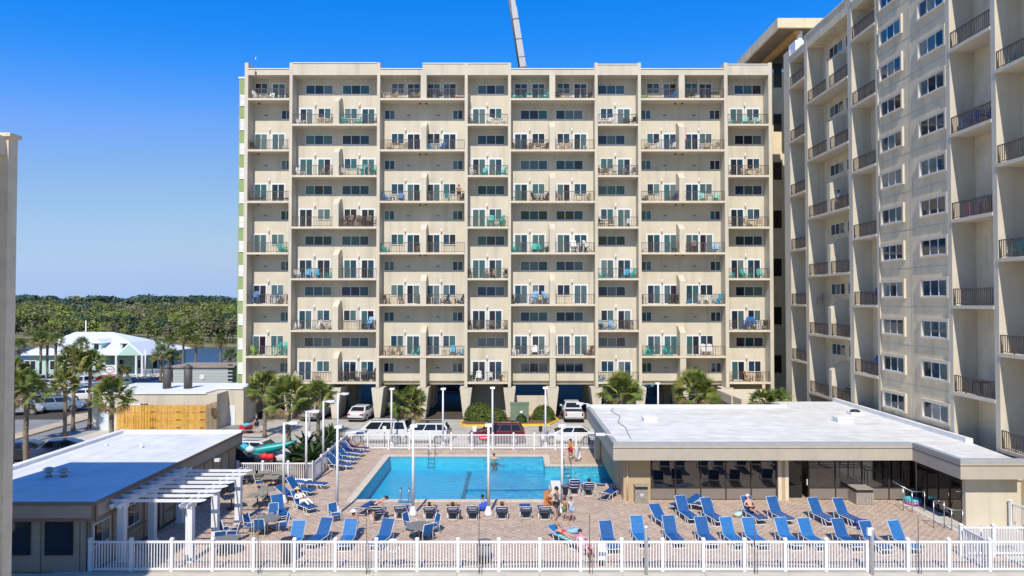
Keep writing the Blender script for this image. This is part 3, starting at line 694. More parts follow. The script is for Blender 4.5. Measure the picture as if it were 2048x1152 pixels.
# ================================================================== LEFT POOL BAR
pb = thing('pool_bar', 'low olive beige pool bar with flat roof beside the white pergola', 'building')
OLV = mat('olive_beige_panel', (.36, .31, .235), .85, n=.06); SEAM2 = mat('seam_pale', (.50, .51, .52), .6); BRN = mat('brown_trim', (.22, .15, .10), .7, n=.08); 
BX0, BX1, BY0, BY1, BZ = -26.2, -18.15, 29.9, 46.0, 3.12
b = MB(); b.box(BX0, BX1, BY0, BY1, BZ-.12, BZ-.04, 0); b.ob('roof_membrane', mat('pale_bar_roof', (.66, .665, .66), .6, n=.10, nscale=.8, bump=.1, bscale=2), pb)
b = MB(); b.box(BX0, BX1+.1, BY0-.1, BY0, BZ-.14, BZ+.0); b.box(BX1, BX1+.1, BY0, BY1, BZ-.14, BZ+.0); b.box(BX0-.1, BX0+.3, BY0-.1, BY1+.1, BZ-.14, BZ+.14, 1); b.box(BX0+.3, BX1+.1, BY1-.3, BY1+.1, BZ-.14, BZ+.12, 1); b.ob('roof_edge', [BRN, ROOFW], pb)
b = MB(); b.box(BX0, BX1+.05, BY0-.05, BY0+.15, 2.28, BZ-.14); b.box(BX1-.15, BX1+.05, BY0+.15, BY1, 2.28, BZ-.14); b.ob('fascia', OLV, pb)
b = MB(); b.box(BX0, BX1+.07, BY0-.07, BY0-.05, 2.28, 2.42); b.box(BX1-.1, BX1+.07, BY0-.07, BY0-.05, 2.42, BZ-.14); b.box(BX1+.05, BX1+.07, BY0-.07, BY1, 2.28, 2.40); b.box(BX1+.05, BX1+.07, BY0-.07, BY0+.10, 2.40, BZ-.14); b.ob('fascia_trim', BRN, pb)
b = MB(); b.box(BX0, BX1-.35, BY0+.25, BY0+.5, -.1, 2.28); b.box(BX1-.6, BX1-.35, BY0+.5, BY1-.1, -.1, 2.28); b.box(BX0, BX0+.2, BY0+.5, BY1-.1, 0, 2.28); b.box(BX0+.2, BX1-.6, BY1-.3, BY1-.1, 0, 2.28); b.ob('wall', OLV, pb)
xw_ = BX1-.35
for i in range(6): MB().box(BX0+1.0+i*1.25, BX0+1.025+i*1.25, BY0+.1, BY1-.4, BZ-.04, BZ-.035).ob('membrane_seam', SEAM2, pb)

for px0, px1 in ((14, 62), (90, 147)):
    p = at(px0, 1110, BY0+.25); q = at(px1, 1041, BY0+.25); b = MB(); b.box(p.x, q.x, BY0+.2, BY0+.25, p.z, q.z)
    f = b.ob('window', BLACK, pb); MB().box(p.x+.06, q.x-.06, BY0+.185, BY0+.199, p.z+.06, q.z-.06).ob('pane', GL[0], f)
for px in (82, 160): x = at(px, 1070, BY0+.25).x; MB().box(x-.02, x+.02, BY0+.235, BY0+.249, 0, 2.28).ob('panel_joint', BRN, pb)
MB().box(at(175, 1070, BY0).x, xw_+.01, BY0+.21, BY0+.249, 0, 2.28).ob('corner_trim', BRN, pb)
MB().tube([(at(168, 1100, BY0).x, BY0+.2, 0), (at(168, 1100, BY0).x, BY0+.2, 2.2)], .025, 6).ob('conduit', RAIL, pb)
# side wall: openings, hatch, shelf, door, panels
def sidebox(name, m, y0, y1, z0, z1, d=.04, par=None): return MB().box(xw_, xw_+d, y0, y1, z0, z1).ob(name, m, par or pb)
for y0, y1 in ((30.35, 31.6), (33.0, 34.1)):
    f = sidebox('window', WFR, y0, y1, .95, 2.0); sidebox('pane', GL[0], y0+.07, (y0+y1)/2-.03, 1.02, 1.93, .055, f); sidebox('pane', GL[4], (y0+y1)/2+.03, y1-.07, 1.02, 1.93, .055, f)
sidebox('door', BLACK, 35.0, 36.0, 0, 2.1, .05); sidebox('shelf', TAN, 32.8, 34.4, .82, .88, .35)
for y in (30.1, 31.8, 32.7, 34.5, 36.4, 37.6, 38.8, 40.0, 41.2, 42.4, 43.6, 44.8): sidebox('batten', BRN, y, y+.1, 0, 2.27, .03)
for z in (.6,): sidebox('batten', BRN, 36.5, 45.8, z, z+.08, .028)
fl_ = thing('wall_floodlight', 'small white floodlight on the side of the pool bar above the pergola', 'light', (xw_+.35, 41.5, 2.3)); MB().tube([(0, 0, .1), (.25, 0, 0)], .04, 6).ob('arm', WHITE, fl_); MB().box(.15, .5, -.14, .14, -.12, .04).ob('lamp_head', WHITE, fl_)
for i, (px, py) in enumerate(((97, 952), (127, 952))):
    p = G(px, py, BZ); r = thing('roof_fan', ['left mushroom shaped metal exhaust fan on the pool bar roof', 'right mushroom shaped metal exhaust fan on the pool bar roof'][i], 'vent', (p.x, p.y, BZ-.04))
    MB().lathe([(.16, 0), (.14, .25)], n=10).ob('stack', STEEL, r); MB().lathe([(.14, .24), (.27, .26), (.27, .31), (.2, .33), (.2, .38), (.26, .4), (.12, .48)], n=14).ob('cap', mat('galvanised', (.42, .46, .5), .4, metal=.5), r)
for i, (px, py) in enumerate(((283, 894), (213, 890))):
    p = G(px, py, BZ); r = thing('roof_pipe', ['white pipe vent in the middle of the pool bar roof', 'tiny low vent near the left edge of the pool bar roof'][i], 'vent', (p.x, p.y, BZ-.04)); MB().lathe([(.16, 0), (.08, .1), (.07, .3 if i == 0 else .12)], n=8).ob('pipe', WHITE, r)

# ================================================================== PERGOLA
pg = thing('pergola', 'white pergola with open rafters over the patio beside the pool bar', 'pergola')
PZ = 2.62
for x in (-17.75, -14.65):
    for y in (31.3, 33.95, 36.8):
        MB().box(x-.15, x+.15, y-.15, y+.15, 0, PZ-.03).ob('post', WHITE, pg)
        MB().box(x-.2, x+.2, y-.2, y+.2, 0, .12).box(x-.2, x+.2, y-.2, y+.2, PZ-.15, PZ-.035).ob('post_trim', WHITE, pg)
    for dx in (-.19, .15): 
        b = MB(); b.prism([(30.6, PZ+.08), (30.75, PZ-.08), (31.0, PZ-.03), (37.3, PZ-.03), (37.5, PZ-.08), (37.65, PZ+.08), (37.65, PZ+.15), (30.6, PZ+.15)], x+dx, x+dx+.05, 'x'); b.ob('beam', WHITE, pg)
for i in range(8):
    y = 31.05+.785*i
    b = MB(); b.prism([(-18.3, PZ+.22), (-18.05, PZ+.151), (-14.1, PZ+.151), (-13.85, PZ+.22), (-13.8, PZ+.28), (-18.35, PZ+.28)], y-.03, y+.03, 'y'); b.ob('rafter', WHITE, pg)
    
# ================================================================== FENCES
def picket_mesh(L, h, sp=.125):
    b = MB(); n_ = int((L-.1)/sp); 
    for i in range(n_+1):
        x = L/2+(i-n_/2)*sp; b.box(x-.019, x+.019, -.014, .014, .16, h-.06)
    return b
FC = {}
def fence(p, q, n_, h, label, group=None, pw=.066, skip=()):
    p = Vector((p[0], p[1], 0)); q = Vector((q[0], q[1], 0)); L = (q-p).length; a = math.atan2(q.y-p.y, q.x-p.x); s = L/n_
    f = thing('picket_fence', label, 'fence', (p.x, p.y, 0), a, group)
    key = (round(s, 2), h)
    if key not in FC:
        FC[key] = (picket_mesh(s-.13, h).mesh('pickets', WHITE), MB().box(0, s-.13, -.035, .035, h-.09, h).mesh('rail', WHITE), MB().box(0, s-.13, -.035, .035, .09, .18).mesh('rail', WHITE),
                   MB().box(-pw, pw, -pw, pw, -.02, h+.06).box(-pw-.02, pw+.02, -pw-.02, pw+.02, h+.06, h+.09).prism([(-pw, h+.09), (pw, h+.09), (0, h+.15)], -pw, pw, 'x').mesh('post', WHITE))
    pk, r1, r2, po = FC[key]
    for i in range(n_+1):
        if i not in skip: obj('post', po, f, (s*i, 0, .002))
        if i < n_:
            obj('pickets', pk, f, (s*i+.065, 0, 0), kind='stuff'); obj('rail', r1, f, (s*i+.065, 0, 0)); obj('rail', r2, f, (s*i+.065, 0, 0))
    return f
g0 = G(190, 1138); g1 = G(1975, 1142)
fence((g0.x, 30.1), (g1.x, 30.1), 22, 1.36, 'long white picket fence along the front edge of the pool deck')
fence((g1.x, 30.1), (g1.x+1.8*3, 30.1), 3, 1.36, 'short white picket fence continuing at the right front corner', skip=(0,))
fence((G(697, 896).x, 55), (G(1192, 896).x, 55), 12, 1.2, 'white picket fence behind the pool along the parked cars')
fence((-18.1, 45.25), (-13.1, 45.25), 3, 1.22, 'short white picket fence behind the tan patio tables')
fence((-13.1, 45.25), (G(697, 896).x, 55), 5, 1.22, 'white picket fence running back left of the pool', skip=(0, 5))
fence((G(1192, 896).x+.1, 55), (G(1250, 896).x, 55), 1, 1.2, 'short dark shaded picket fence behind the lounge corner')
fence((g1.x, 32.0), (g1.x+4.5, 32.0), 3, 1.36, 'inner white picket fence around the steps at the right')
fence((g1.x+.0, 30.25), (g1.x+.0, 31.85), 1, 1.36, 'white gate fence joining the two fences at the right corner', skip=(0, 1))
fence((26.2, 36.1), (26.9, 33.3), 2, 1.3, 'white picket fence by the beige wall at the far right')

# thin sign-like rods and standpipes in front of the fence
rods = [(517, 1030, 'leftmost thin dark rod standing in front of the pool fence'), (733, 1037, 'thin dark rod in front of the fence near the man in orange'), (958, 1028, 'thin dark rod in front of the middle of the pool fence'),
        (1179, 1030, 'thin dark rod in front of the fence beside the pink chair'), (1509, 1038, 'thin grey rod in front of the fence below the sunbathing man'), (1836, 1035, 'rightmost thin dark rod in front of the pool fence')]
for px, py, l in rods:
    p = at(px, py, 29.9); MB().tube([(0, 0, 0), (0, 0, p.z)], .018, 6).tube([(.12, 0, 0), (.12, 0, p.z*.45)], .012, 5).ob('metal_rod', RAIL, None, loc=(p.x, 29.9, 0), label=l, cat='rod', group='thin rods in front of the fence')
for px, top, l in ((1292, 1053, 'white standpipe in front of the fence left of the middle loungers'), (1744, 1056, 'white standpipe with meter box at the right of the front fence')):
    p = at(px, top, 29.85); r = thing('standpipe', l, 'pipe', (p.x, 29.85, 0)); MB().lathe([(.075, 0), (.075, p.z-.05), (.09, p.z-.04), (.05, p.z+.03)], n=10).ob('pipe', WHITE, r)
    if px > 1500: MB().box(-.22, -.06, -.08, .06, p.z-.3, p.z).ob('meter_box', WHITE, r)

# ================================================================== LAMP POSTS
def lamp_post(px, py_top, Y, label, arm=1, flip=0):
    p = at(px, py_top, Y); r = thing('lamp_post', label, 'lamp post', (p.x, Y, 0), flip, 'white lamp posts around the pool')
    h = p.z
    MB().lathe([(.26, 0), (.24, .12), (.13, .42), (.10, .5)], n=12).ob('base', WHITE, r)
    MB().lathe([(.085, .45), (.062, h)], n=10).ob('pole', WHITE, r)
    if arm: MB().tube([(0, 0, h-.05), (.3, 0, h)], .035, 6).ob('arm', WHITE, r); MB().prism([(.2, h-.05), (.3, h+.06), (.85, h+.04), (.85, h-.06), (.5, h-.12)], -.17, .17, 'y').ob('lamp_head', WHITE, r)
    else: MB().tube([(0, 0, h-.05), (0, .3, h)], .035, 6).ob('arm', WHITE, r); MB().prism([(.05, h-.03), (.15, h+.09), (.7, h+.06), (.7, h-.05), (.4, h-.1)], -.19, .19, 'x').ob('lamp_head', WHITE, r)
for q in ((568, 845, 40.3, 'lamp post with right hand arm beside the man in white', 1), (613, 822, 44.0, 'lamp post behind the blue loungers left of the pool', 1), (647, 802, 49, 'lamp post beside the side fence left of the pool', 1),
          (676, 787, 53.6, 'tallest looking lamp post at the back left corner of the pool', 1), (675, 856, 38.1, 'lamp post near the pool corner by the folded loungers', 0),
          (826.5, 854, 38.1, 'lamp post at the pool edge beside the ladder', 0), (977, 853, 38.1, 'lamp post in front of the middle of the pool', 0), (1124, 854, 38.6, 'lamp post behind the family at the pool corner', 0),
          (783, 779, 55.5, 'slim lamp post beyond the back fence by the white estate car', 0), (886, 779, 55.5, 'slim lamp post behind the back fence left of the hedge', 0), (985, 777, 55.5, 'slim lamp post behind the back fence by the dark red car', 0),
          (1091, 777, 55.5, 'slim lamp post behind the back fence by the round bush', 0), (1316, 768, 58, 'slim white pole rising behind the lounge roof', 0), (619, 797, 60, 'thin white pole among the palms left of the pool', 0)):
    lamp_post(*q)

# ================================================================== SERVICE BUILDING, WOOD ENCLOSURE
sv = thing('service_building', 'low beige service building with white roof and roller door behind the wooden fence', 'building')
Ys = 63.5; SZ = at(300, 788, Ys).z
x0 = at(184, 800, Ys).x; x1 = XL-.05; 
b = MB(); b.box(x0, at(434, 800, Ys).x, Ys, 71, 0, SZ); b.ob('wall', STUC, sv)
xd = at(434, 800, 66).x; Yd = 66; x1 = at(487, 800, 66).x; zd = at(450, 778, 66).z
b = MB(); b.box(xd, x1-.0, Yd, 69.3, 0, zd); b.ob('wall', STUC, sv)
b = MB(); b.box(x0-.1, xd+.1, Ys-.1, 71.1, SZ, SZ+.14); b.box(xd-.1, x1, Yd-.1, 69.38, zd, zd+.15); b.ob('roof', ROOFW, sv)
p = at(199, 858, Ys); q = at(218, 803, Ys); dm_ = MB()
nS = 12
for i in range(nS): dm_.box(p.x, q.x, Ys-.06+.01*(i % 2), Ys-.001, 0+q.z*i/nS, q.z*(i+1)/nS-.015)
dm_.ob('roller_door', mat('pale_blue_door', (.62, .68, .70), .5), sv)
p = at(439, 852, Yd); q = at(471, 811, Yd); dd = MB().box(p.x, q.x, Yd-.06, Yd, 0, q.z).ob('door', WHITE, sv); MB().box((p.x+q.x)/2-.05, (p.x+q.x)/2+.05, Yd-.1, Yd-.06, 1.0, 1.1).ob('door_handle', RAIL, dd)
MB().box(at(424, 830, 63.3).x, at(431, 830, 63.3).x, 63.2, 63.48, 1.3, 2.0).ob('meter_box', STEEL, sv)
for i, px in enumerate((334, 376)):
    p = at(px, 775, 66.5); r = thing('roof_stack', ['left dark cylindrical roof stack with conical cap on the service building', 'right dark cylindrical roof stack with conical cap on the service building'][i], 'chimney', (p.x, 66.5, SZ+.14))
    hh = at(px, 735, 66.5).z-SZ-.14; D_ = mat('dark_grey_metal', (.075, .072, .07), .6, n=.1)
    MB().lathe([(.38, 0), (.38, hh)], n=16).ob('cylinder', D_, r); MB().lathe([(.44, hh), (.44, hh+.06), (.04, hh+.35)], n=16).ob('cap', D_, r)
ls = thing('grey_shed', 'pale grey boarded shed with dark louvred end behind the roof stacks', 'shed')
Y9 = 76; p = at(346, 766, Y9); q = at(465, 735, Y9); GB = mat('grey_boards', (.40, .43, .42), .7, n=.05)
for i in range(7): z0_ = SZ-1+(q.z-SZ+1)*i/7; MB().box(p.x, q.x, Y9, Y9+.05+.0, z0_, SZ-1+(q.z-SZ+1)*(i+1)/7-.02).ob('board', GB, ls)
MB().box(p.x, q.x, Y9+.06, Y9+4, 0, q.z).ob('wall', GB, ls); MB().box(p.x-.2, q.x+.3, Y9-.2, Y9+4.2, q.z, q.z+.2).ob('roof', mat('rust_roof', (.28, .22, .17), .8, n=.2, nscale=2), ls)
MB().lathe([(.28, 0), (.28, .06)], n=14).ob('round_vent', WHITE, ls); bpy.data.objects['round_vent'].location = (at(404, 754, Y9).x, Y9-.0, at(404, 754, Y9).z); bpy.data.objects['round_vent'].rotation_euler = (R(90), 0, 0)
b = MB()
for i in range(7): b.box(q.x-.5, q.x+.02, Y9-.05, Y9-.001, SZ-1+.4*i, SZ-1+.4*i+.2)
b.ob('dark_louvre', BLACK, ls)
# wooden enclosure, every board a part
wf = thing('wooden_enclosure', 'golden cedar board fence enclosure beside the service building', 'fence')
CED = [mat('cedar_'+n_, c, .8, n=.18, nscale=4) for n_, c in (('gold', (.58, .31, .045)), ('amber', (.52, .265, .035)), ('honey', (.60, .34, .06)))]
ya_ = 60.6; pA = at(233, 860, ya_); zt = at(300, 810, ya_).z; pB = at(411, 860, ya_).x; nB = 64
bm_ = [MB().box(0, .115, -.02, .0, .02, zt).mesh('board', c) for c in CED]; bm2 = [MB().box(0, .115, .03, .05, .02, zt).mesh('board', c) for c in CED]
for i in range(nB):
    obj('board', random.choice(bm_ if i % 2 else bm2), wf, (pA.x+(pB-pA.x)*i/nB, ya_, random.uniform(-.015, .01)))
for i in range(16): 
    x_ = pB+.02; obj('board', random.choice(bm_ if i % 2 else bm2), wf, (x_, ya_+.1+i*.13, random.uniform(-.015, .01)), R(90))
for z in (.5, 1.3, 2.0): MB().box(pA.x, pB, ya_+.001, ya_+.028, z, z+.09).ob('rail', CED[1], wf)
for px in (306, 357, 405):
    for z in (.7, 1.4, 2.1): 
        x = at(px, 830, ya_).x; MB().box(x-.22, x+.22, ya_-.04, ya_-.021, z, z+.04).ob('hinge', BLACK, wf)
for i, (px, c) in enumerate(((257, 'white'), (267, 'navy'), (270, 'white'), (278, 'navy'), (279, 'white'), (288, 'brown'))):
    p = at(px, 809+(i % 2)*2, 62); cc = {'white': WHITE, 'navy': mat('navy_lid', (.03, .06, .13), .5), 'brown': mat('dark_brown', (.06, .045, .035), .8)}[c]
    MB().ball((0, 0, 0), .24, 10, sc=(1, 1, .8)).lathe([(.22, -2.0), (.24, -.02)], n=10).ob('storage_drum', cc, None, loc=(p.x, 61.8+.5*(i % 2), p.z-.05), label='%s round topped drum behind the wooden fence, %s from the left' % (c, ORD[i]), cat='drum', group='round topped drums behind the wooden fence')
# green transformer cabinet
tb = thing('transformer_cabinet', 'green metal transformer cabinet between the hedges', 'electrical cabinet', (at(1039, 840, 67).x, 66.6, .1))
TG = mat('transformer_green', (.135, .19, .125), .55, n=.08)
MB().box(-.9, .9, 0, 1.2, 0, 1.75).ob('body', TG, tb); MB().box(-.95, .95, -.05, 1.25, 1.75, 1.82).ob('lid', TG, tb)
for s in (-1, 1): MB().box(.01 if s > 0 else -.86, .86 if s > 0 else -.01, -.025, 0, .05, 1.7).ob('door', TG, tb)
MB().box(.05, .3, -.035, -.026, .95, 1.15).ob('notice', WHITE, tb)
# sign plates: tiny posts by the cars
for i, px in enumerate((769, 949, 1081)):
    p = at(px, 852, 55.6); r = thing('parking_sign', ['white parking sign plate behind the left white car', 'white parking sign plate left of the dark red car', 'dark parking sign post left of the white saloon'][i], 'sign', (p.x, 55.6, 0))
    MB().tube([(0, 0, 0), (0, 0, p.z)], .03, 6).ob('post', RAIL, r); MB().box(-.15, .15, -.04, -.03, p.z-.45, p.z).ob('plate', WHITE if i < 2 else BLACK, r)
rs = thing('red_notice', 'small red and white notice on the back fence near the dark red car', 'sign', (at(968, 872, 54.9).x, 54.93, .78))
MB().box(-.42, .42, -.01, 0, 0, .34).ob('board', mat('sign_red', (.55, .03, .04), .5), rs); MB().box(-.3, .3, -.014, -.011, .14, .22).ob('text_band', mat('pink_white', (.7, .5, .5), .5), rs)
rs = thing('red_notice', 'small red notice on the side fence left of the pool', 'sign', (at(646, 936, 46.3).x+.12, 46.3, .55), R(90))
MB().box(-.2, .2, -.01, 0, 0, .4).ob('board', MATS['sign_red'], rs)
# crane boom behind the roof
cr = thing('crane_boom', 'grey telescopic crane boom rising behind the roof', 'crane')
p = at(1047, 140, 88); q = at(1016, -60, 88); d = (Vector(q)-Vector(p)); base = Vector(p)-d*1.0
CM = mat('crane_grey', (.40, .41, .42), .4, n=.05); CD = mat('crane_dark', (.12, .12, .13), .5)
def boxbeam(a, c, w0, w1, m):
    a = Vector(a); c = Vector(c); dd_ = (c-a).normalized(); u = Vector((0, 1, 0)); v = dd_.cross(u).normalized(); b = MB(); P = []
    for e_, w_ in ((a, w0), (c, w1)):
        P.append([e_+u*w_*s1+v*w_*s2 for s1, s2 in ((-1, -1), (1, -1), (1, 1), (-1, 1))])
    b.quad(P[0]); b.quad(P[1][::-1])
    for i in range(4): j = (i+1) % 4; b.quad([P[0][i], P[1][i], P[1][j], P[0][j]])
    return b
boxbeam(base, Vector(p)+d*.02, .52, .50, CM).ob('outer_section', CM, cr); boxbeam(Vector(p), Vector(p)+d*.62, .40, .36, CM).ob('middle_section', CM, cr); boxbeam(Vector(p)+d*.62, q, .30, .27, CM).ob('inner_section', CM, cr)
boxbeam(Vector(p)-d*.01+Vector((0, -.02, 0)), Vector(p)+d*.02+Vector((0, -.02, 0)), .60, .60, CD).ob('collar', CD, cr)
for s in (.12, .3, .5): boxbeam(Vector(p)+d*s, Vector(p)+d*(s+.004), .44, .44, CD).ob('band', CD, cr)
o = Vector(p)+Vector((-.48, -.1, 0)); MB().tube([o, o+d*1.0], .15, 5).ob('dark_left_strip', CD, cr)  # dark tube along the boom, standing in for its darker left side
# ================================================================== VEGETATION
def leafm(name, c1, c2, sc=1.5, tr=.25):
    m = mat(name, c1, .6); t = m.node_tree; b = t.nodes['Principled BSDF']
    oi = t.nodes.new('ShaderNodeObjectInfo'); g = t.nodes.new('ShaderNodeNewGeometry'); n = t.nodes.new('ShaderNodeTexNoise'); n.inputs['Scale'].default_value = sc; n.inputs['Detail'].default_value = 3
    t.links.new(g.outputs['Position'], n.inputs['Vector']); mr = t.nodes.new('ShaderNodeMapRange'); mr.inputs[1].default_value = .35; mr.inputs[2].default_value = .65; t.links.new(n.outputs[0], mr.inputs[0])
    ad = t.nodes.new('ShaderNodeMath'); ad.operation = 'MULTIPLY_ADD'; ad.inputs[1].default_value = .5; t.links.new(g.outputs['Random Per Island'], ad.inputs[0])
    m2 = t.nodes.new('ShaderNodeMath'); m2.operation = 'MULTIPLY'; m2.inputs[1].default_value = .6; t.links.new(mr.outputs[0], m2.inputs[0]); t.links.new(m2.outputs[0], ad.inputs[2])
    mx = t.nodes.new('ShaderNodeMix'); mx.data_type = 'RGBA'; mx.inputs[6].default_value = (*c1, 1); mx.inputs[7].default_value = (*c2, 1)
    t.links.new(ad.outputs[0], mx.inputs[0]); t.links.new(mx.outputs[2], b.inputs['Base Color'])
    tl = t.nodes.new('ShaderNodeBsdfTranslucent'); ms = t.nodes.new('ShaderNodeMixShader'); ms.inputs[0].default_value = tr
    o = t.nodes['Material Output']; t.links.new(mx.outputs[2], tl.inputs[0]); t.links.new(b.outputs[0], ms.inputs[1]); t.links.new(tl.outputs[0], ms.inputs[2]); t.links.new(ms.outputs[0], o.inputs[0])
    return m
PG = leafm('palm_green', (.075, .13, .022), (.22, .26, .05), 1.2)
PY_ = leafm('palm_olive', (.14, .17, .03), (.36, .34, .08), 1.2)
PD = leafm('palm_dry', (.20, .14, .06), (.30, .22, .10), 2, .15)
BARK = mat('palm_bark', (.20, .16, .115), .95, n=.3, nscale=6, bump=1, bscale=9)
BOOT = mat('palm_boots', (.17, .12, .075), .95, n=.3, nscale=9)
def fan_leaf(seed, pet=.75, rad=.8, n=18, droop=.5, b=None, off=(0, 0, 0), az=0, el=0, roll=0):
    """costapalmate leaf: a petiole along +x, then blades fanning out; folded blades with drooping tips"""
    rnd = random.Random(seed); b = b or MB(); ca, sa = math.cos(az), math.sin(az); ce, se = math.cos(el), math.sin(el)
    cr_, sr_ = math.cos(roll), math.sin(roll)
    def T(x, y, z):
        y, z = y*cr_-z*sr_, y*sr_+z*cr_
        x2 = x*ce-z*se; z2 = x*se+z*ce; return (off[0]+x2*ca-y*sa, off[1]+x2*sa+y*ca, off[2]+z2)
    b.quad([T(0, -.03, 0), T(pet, -.015, 0), T(pet, .015, 0), T(0, .03, 0)])
    for i in range(n):
        a = R(-115)+R(230)*i/(n-1)+rnd.uniform(-.04, .04); L = rad*(.72+.28*math.cos(a*.7))*rnd.uniform(.85, 1.08)
        hub = (pet, 0, 0); dx, dy = math.cos(a), math.sin(a); w_ = .036*rad/.8*1.2
        zf = .10*rad*(1-abs(dy))
        mid = (pet+dx*L*.55, dy*L*.55, zf-.05*droop); tip = (pet+dx*L, dy*L, zf-rad*droop*rnd.uniform(.35, .8)-.05)
        px_, py_ = -dy*w_, dx*w_
        b.quad([T(*hub), T(mid[0]-px_, mid[1]-py_, mid[2]-.02), T(mid[0], mid[1], mid[2]+.02)]); b.quad([T(*hub), T(mid[0], mid[1], mid[2]+.02), T(mid[0]+px_, mid[1]+py_, mid[2]-.02)])
        b.quad([T(mid[0]-px_, mid[1]-py_, mid[2]-.02), T(*tip), T(mid[0], mid[1], mid[2]+.02)]); b.quad([T(mid[0], mid[1], mid[2]+.02), T(*tip), T(mid[0]+px_, mid[1]+py_, mid[2]-.02)])
    return b
FRONDS = {}
for nm, m in (('g', PG), ('y', PY_), ('d', PD)):
    FRONDS[nm] = [fan_leaf(s, .72+.13*s, .72, 20, .10+.14*s+(.6 if nm == 'd' else 0)).mesh('frond', m) for s in range(3)]
def trunk(h, r0, r1, lean=(0, 0), b=None, rings=10):
    b = b or MB(); pts = []; rr = []
    for i in range(rings+1):
        t_ = i/rings; pts.append((lean[0]*t_**1.5+random.uniform(-.02, .02), lean[1]*t_**1.5, h*t_)); rr.append((r0+(r1-r0)*t_)*random.uniform(.93, 1.07)*(1.35 if i == 0 else 1))
    b.tube(pts, rr, 9); return b
def palm(px, py, Y, crown_r, label, base_z=0, near=True, nf=44, yellow=.35, lean=0, group='cabbage palms around the car park and the pool', dry=.12, boots=True):
    """px,py: centre of the crown in the photo; Y distance"""
    p = at(px, py, Y); ln = (lean*.4, 0)
    r = thing('palm_tree', label, 'palm tree', (p.x-ln[0], Y, base_z), 0, group); h = p.z-base_z-.15*crown_r
    tr_ = .17 if Y < 80 else .19
    trunk(h, tr_, tr_*.85, ln).ob('trunk', BARK, r)
    s = crown_r/1.45
    if boots:
        b = MB()
        for i in range(30):
            a = random.uniform(0, 6.28); z = h-random.uniform(0, 1.3)*s; b.prism([(0, 0), (.05, .0), (.19, .26), (.15, .28)], -.04, .04, 'y') if False else None
            x0, y0 = math.cos(a), math.sin(a); q = Vector((ln[0], 0, z)); b.quad([q+Vector((x0*.14-y0*.05, y0*.14+x0*.05, 0)), q+Vector((x0*.14+y0*.05, y0*.14-x0*.05, 0)), q+Vector((x0*.34, y0*.34, .24)), q+Vector((x0*.30-y0*.03, y0*.30+x0*.03, .24))])
        b.ob('leaf_boots', BOOT, r)
    if near:
        for i in range(nf):
            t_ = (i+.5)/nf; el = R(84)-R(118)*t_**1.05+random.uniform(-.15, .15); az = i*2.4+random.uniform(-.2, .2)
            k = 'd' if t_ > 1-dry else ('y' if random.random() < yellow else 'g')
            o = obj('frond', random.choice(FRONDS[k]), r, (ln[0]+math.cos(az)*.08, math.sin(az)*.08, h+.1-.35*t_*s)); o.rotation_euler = (random.uniform(-1.1, 1.1), -el, az); q = s*random.uniform(.88, 1.1); o.scale = (q, q, q)
    else:
        for nm_, m_, lo, hi_ in (('crown', PG, 0, .6), ('crown', PY_, .6-.3*yellow, 1-dry), ('dead_fronds', PD, 1-dry, 1)):
            b = MB()
            for i in range(nf):
                t_ = (i+.5)/nf
                if not (lo <= t_ < hi_): continue
                el = R(82)-R(115)*t_; az = i*2.4+random.uniform(-.2, .2)
                fan_leaf(i, .75*s, .72*s, 12, .2, b, (ln[0], 0, h-.35*t_*s), az, el, random.uniform(-1, 1))
            b.ob(nm_, m_, r)
    return r
PL = [(530, 772, 60, 1.9, 'leftmost of the three tall palms in front of the block, by the trolley'), (578, 788, 51, 2.1, 'nearest large palm rising beside the green kayak'), (637, 787, 60, 1.75, 'rightmost of the three palms left of the white cars'),
      (820, 802, 58.5, 1.65, 'lone short palm in front of the block beside the white hatchback'), (1243, 779, 61.5, 2.05, 'bushy palm behind the lounge roof nearest the pickup'), (1391, 776, 61.5, 2.15, 'largest bushy palm behind the middle of the lounge roof')]
for i, q in enumerate(PL): palm(*q[:3], q[3]*(.86 if i < 3 else .93), q[4], nf=40)
for px, l in ((1524, 'left low green fan palm by the breeze blocks'), (1556, 'right low green fan palm by the breeze blocks')): palm(px, 801, 59, 1.25, l, nf=30, yellow=.1, dry=.05, boots=False)
LP = [(224, 786, 50.5, 1.75, 'palm in front of the roller door of the service building', .3), (53, 777, 48, 1.65, 'curved palm at the left between the two roads', .3), (131, 764, 60.5, 1.45, 'yellow green young palm beside the silver blue estate car', .9),
      (148, 718, 63, 1.7, 'tall full palm in the median before the green house', .2), (181, 722, 64, 1.55, 'slender palm in the median before the house sign', .2), (25, 770, 44, 1.3, 'palm half hidden behind the left tower edge', .2), (27, 740, 56, 1.4, 'second palm half hidden by the left tower', .2)]
for px, py, Y, r_, l, ye in LP: palm(px, py, Y, r_*.86, l, nf=40, yellow=ye)
FP = [(82, 676, 100, 2.2), (95, 683, 102, 1.9), (112, 678, 98, 2.0), (163, 686, 99, 1.9), (36, 690, 96, 2.1), (322, 704, 95, 2.3), (345, 709, 97, 2.0), (367, 668, 106, 2.4), (392, 680, 106, 2.0), (441, 679, 108, 1.9), (460, 708, 100, 1.9), (312, 690, 112, 2.0), (337, 680, 112, 1.9),
      (243, 735, 97, .9), (255, 738, 97, .9), (55, 735, 98, 1.1)]
WH = ['in front of the left end of the green house', 'second before the left wall of the green house', 'with slanting trunk before the green house roof', 'before the left dormer of the green house', 'at the far left by the lagoon', 'just right of the green house porch', 'second right of the green house porch',
      'tallest by the lagoon right of the house', 'by the lagoon near the dark stacks', 'alone before the lagoon at the right', 'against the green end strip of the block', 'behind the right end of the house roof', 'behind the right end of the house by the water', 'low, right of the oval house sign', 'low, beside the white house steps', 'low, by the left corner of the house']
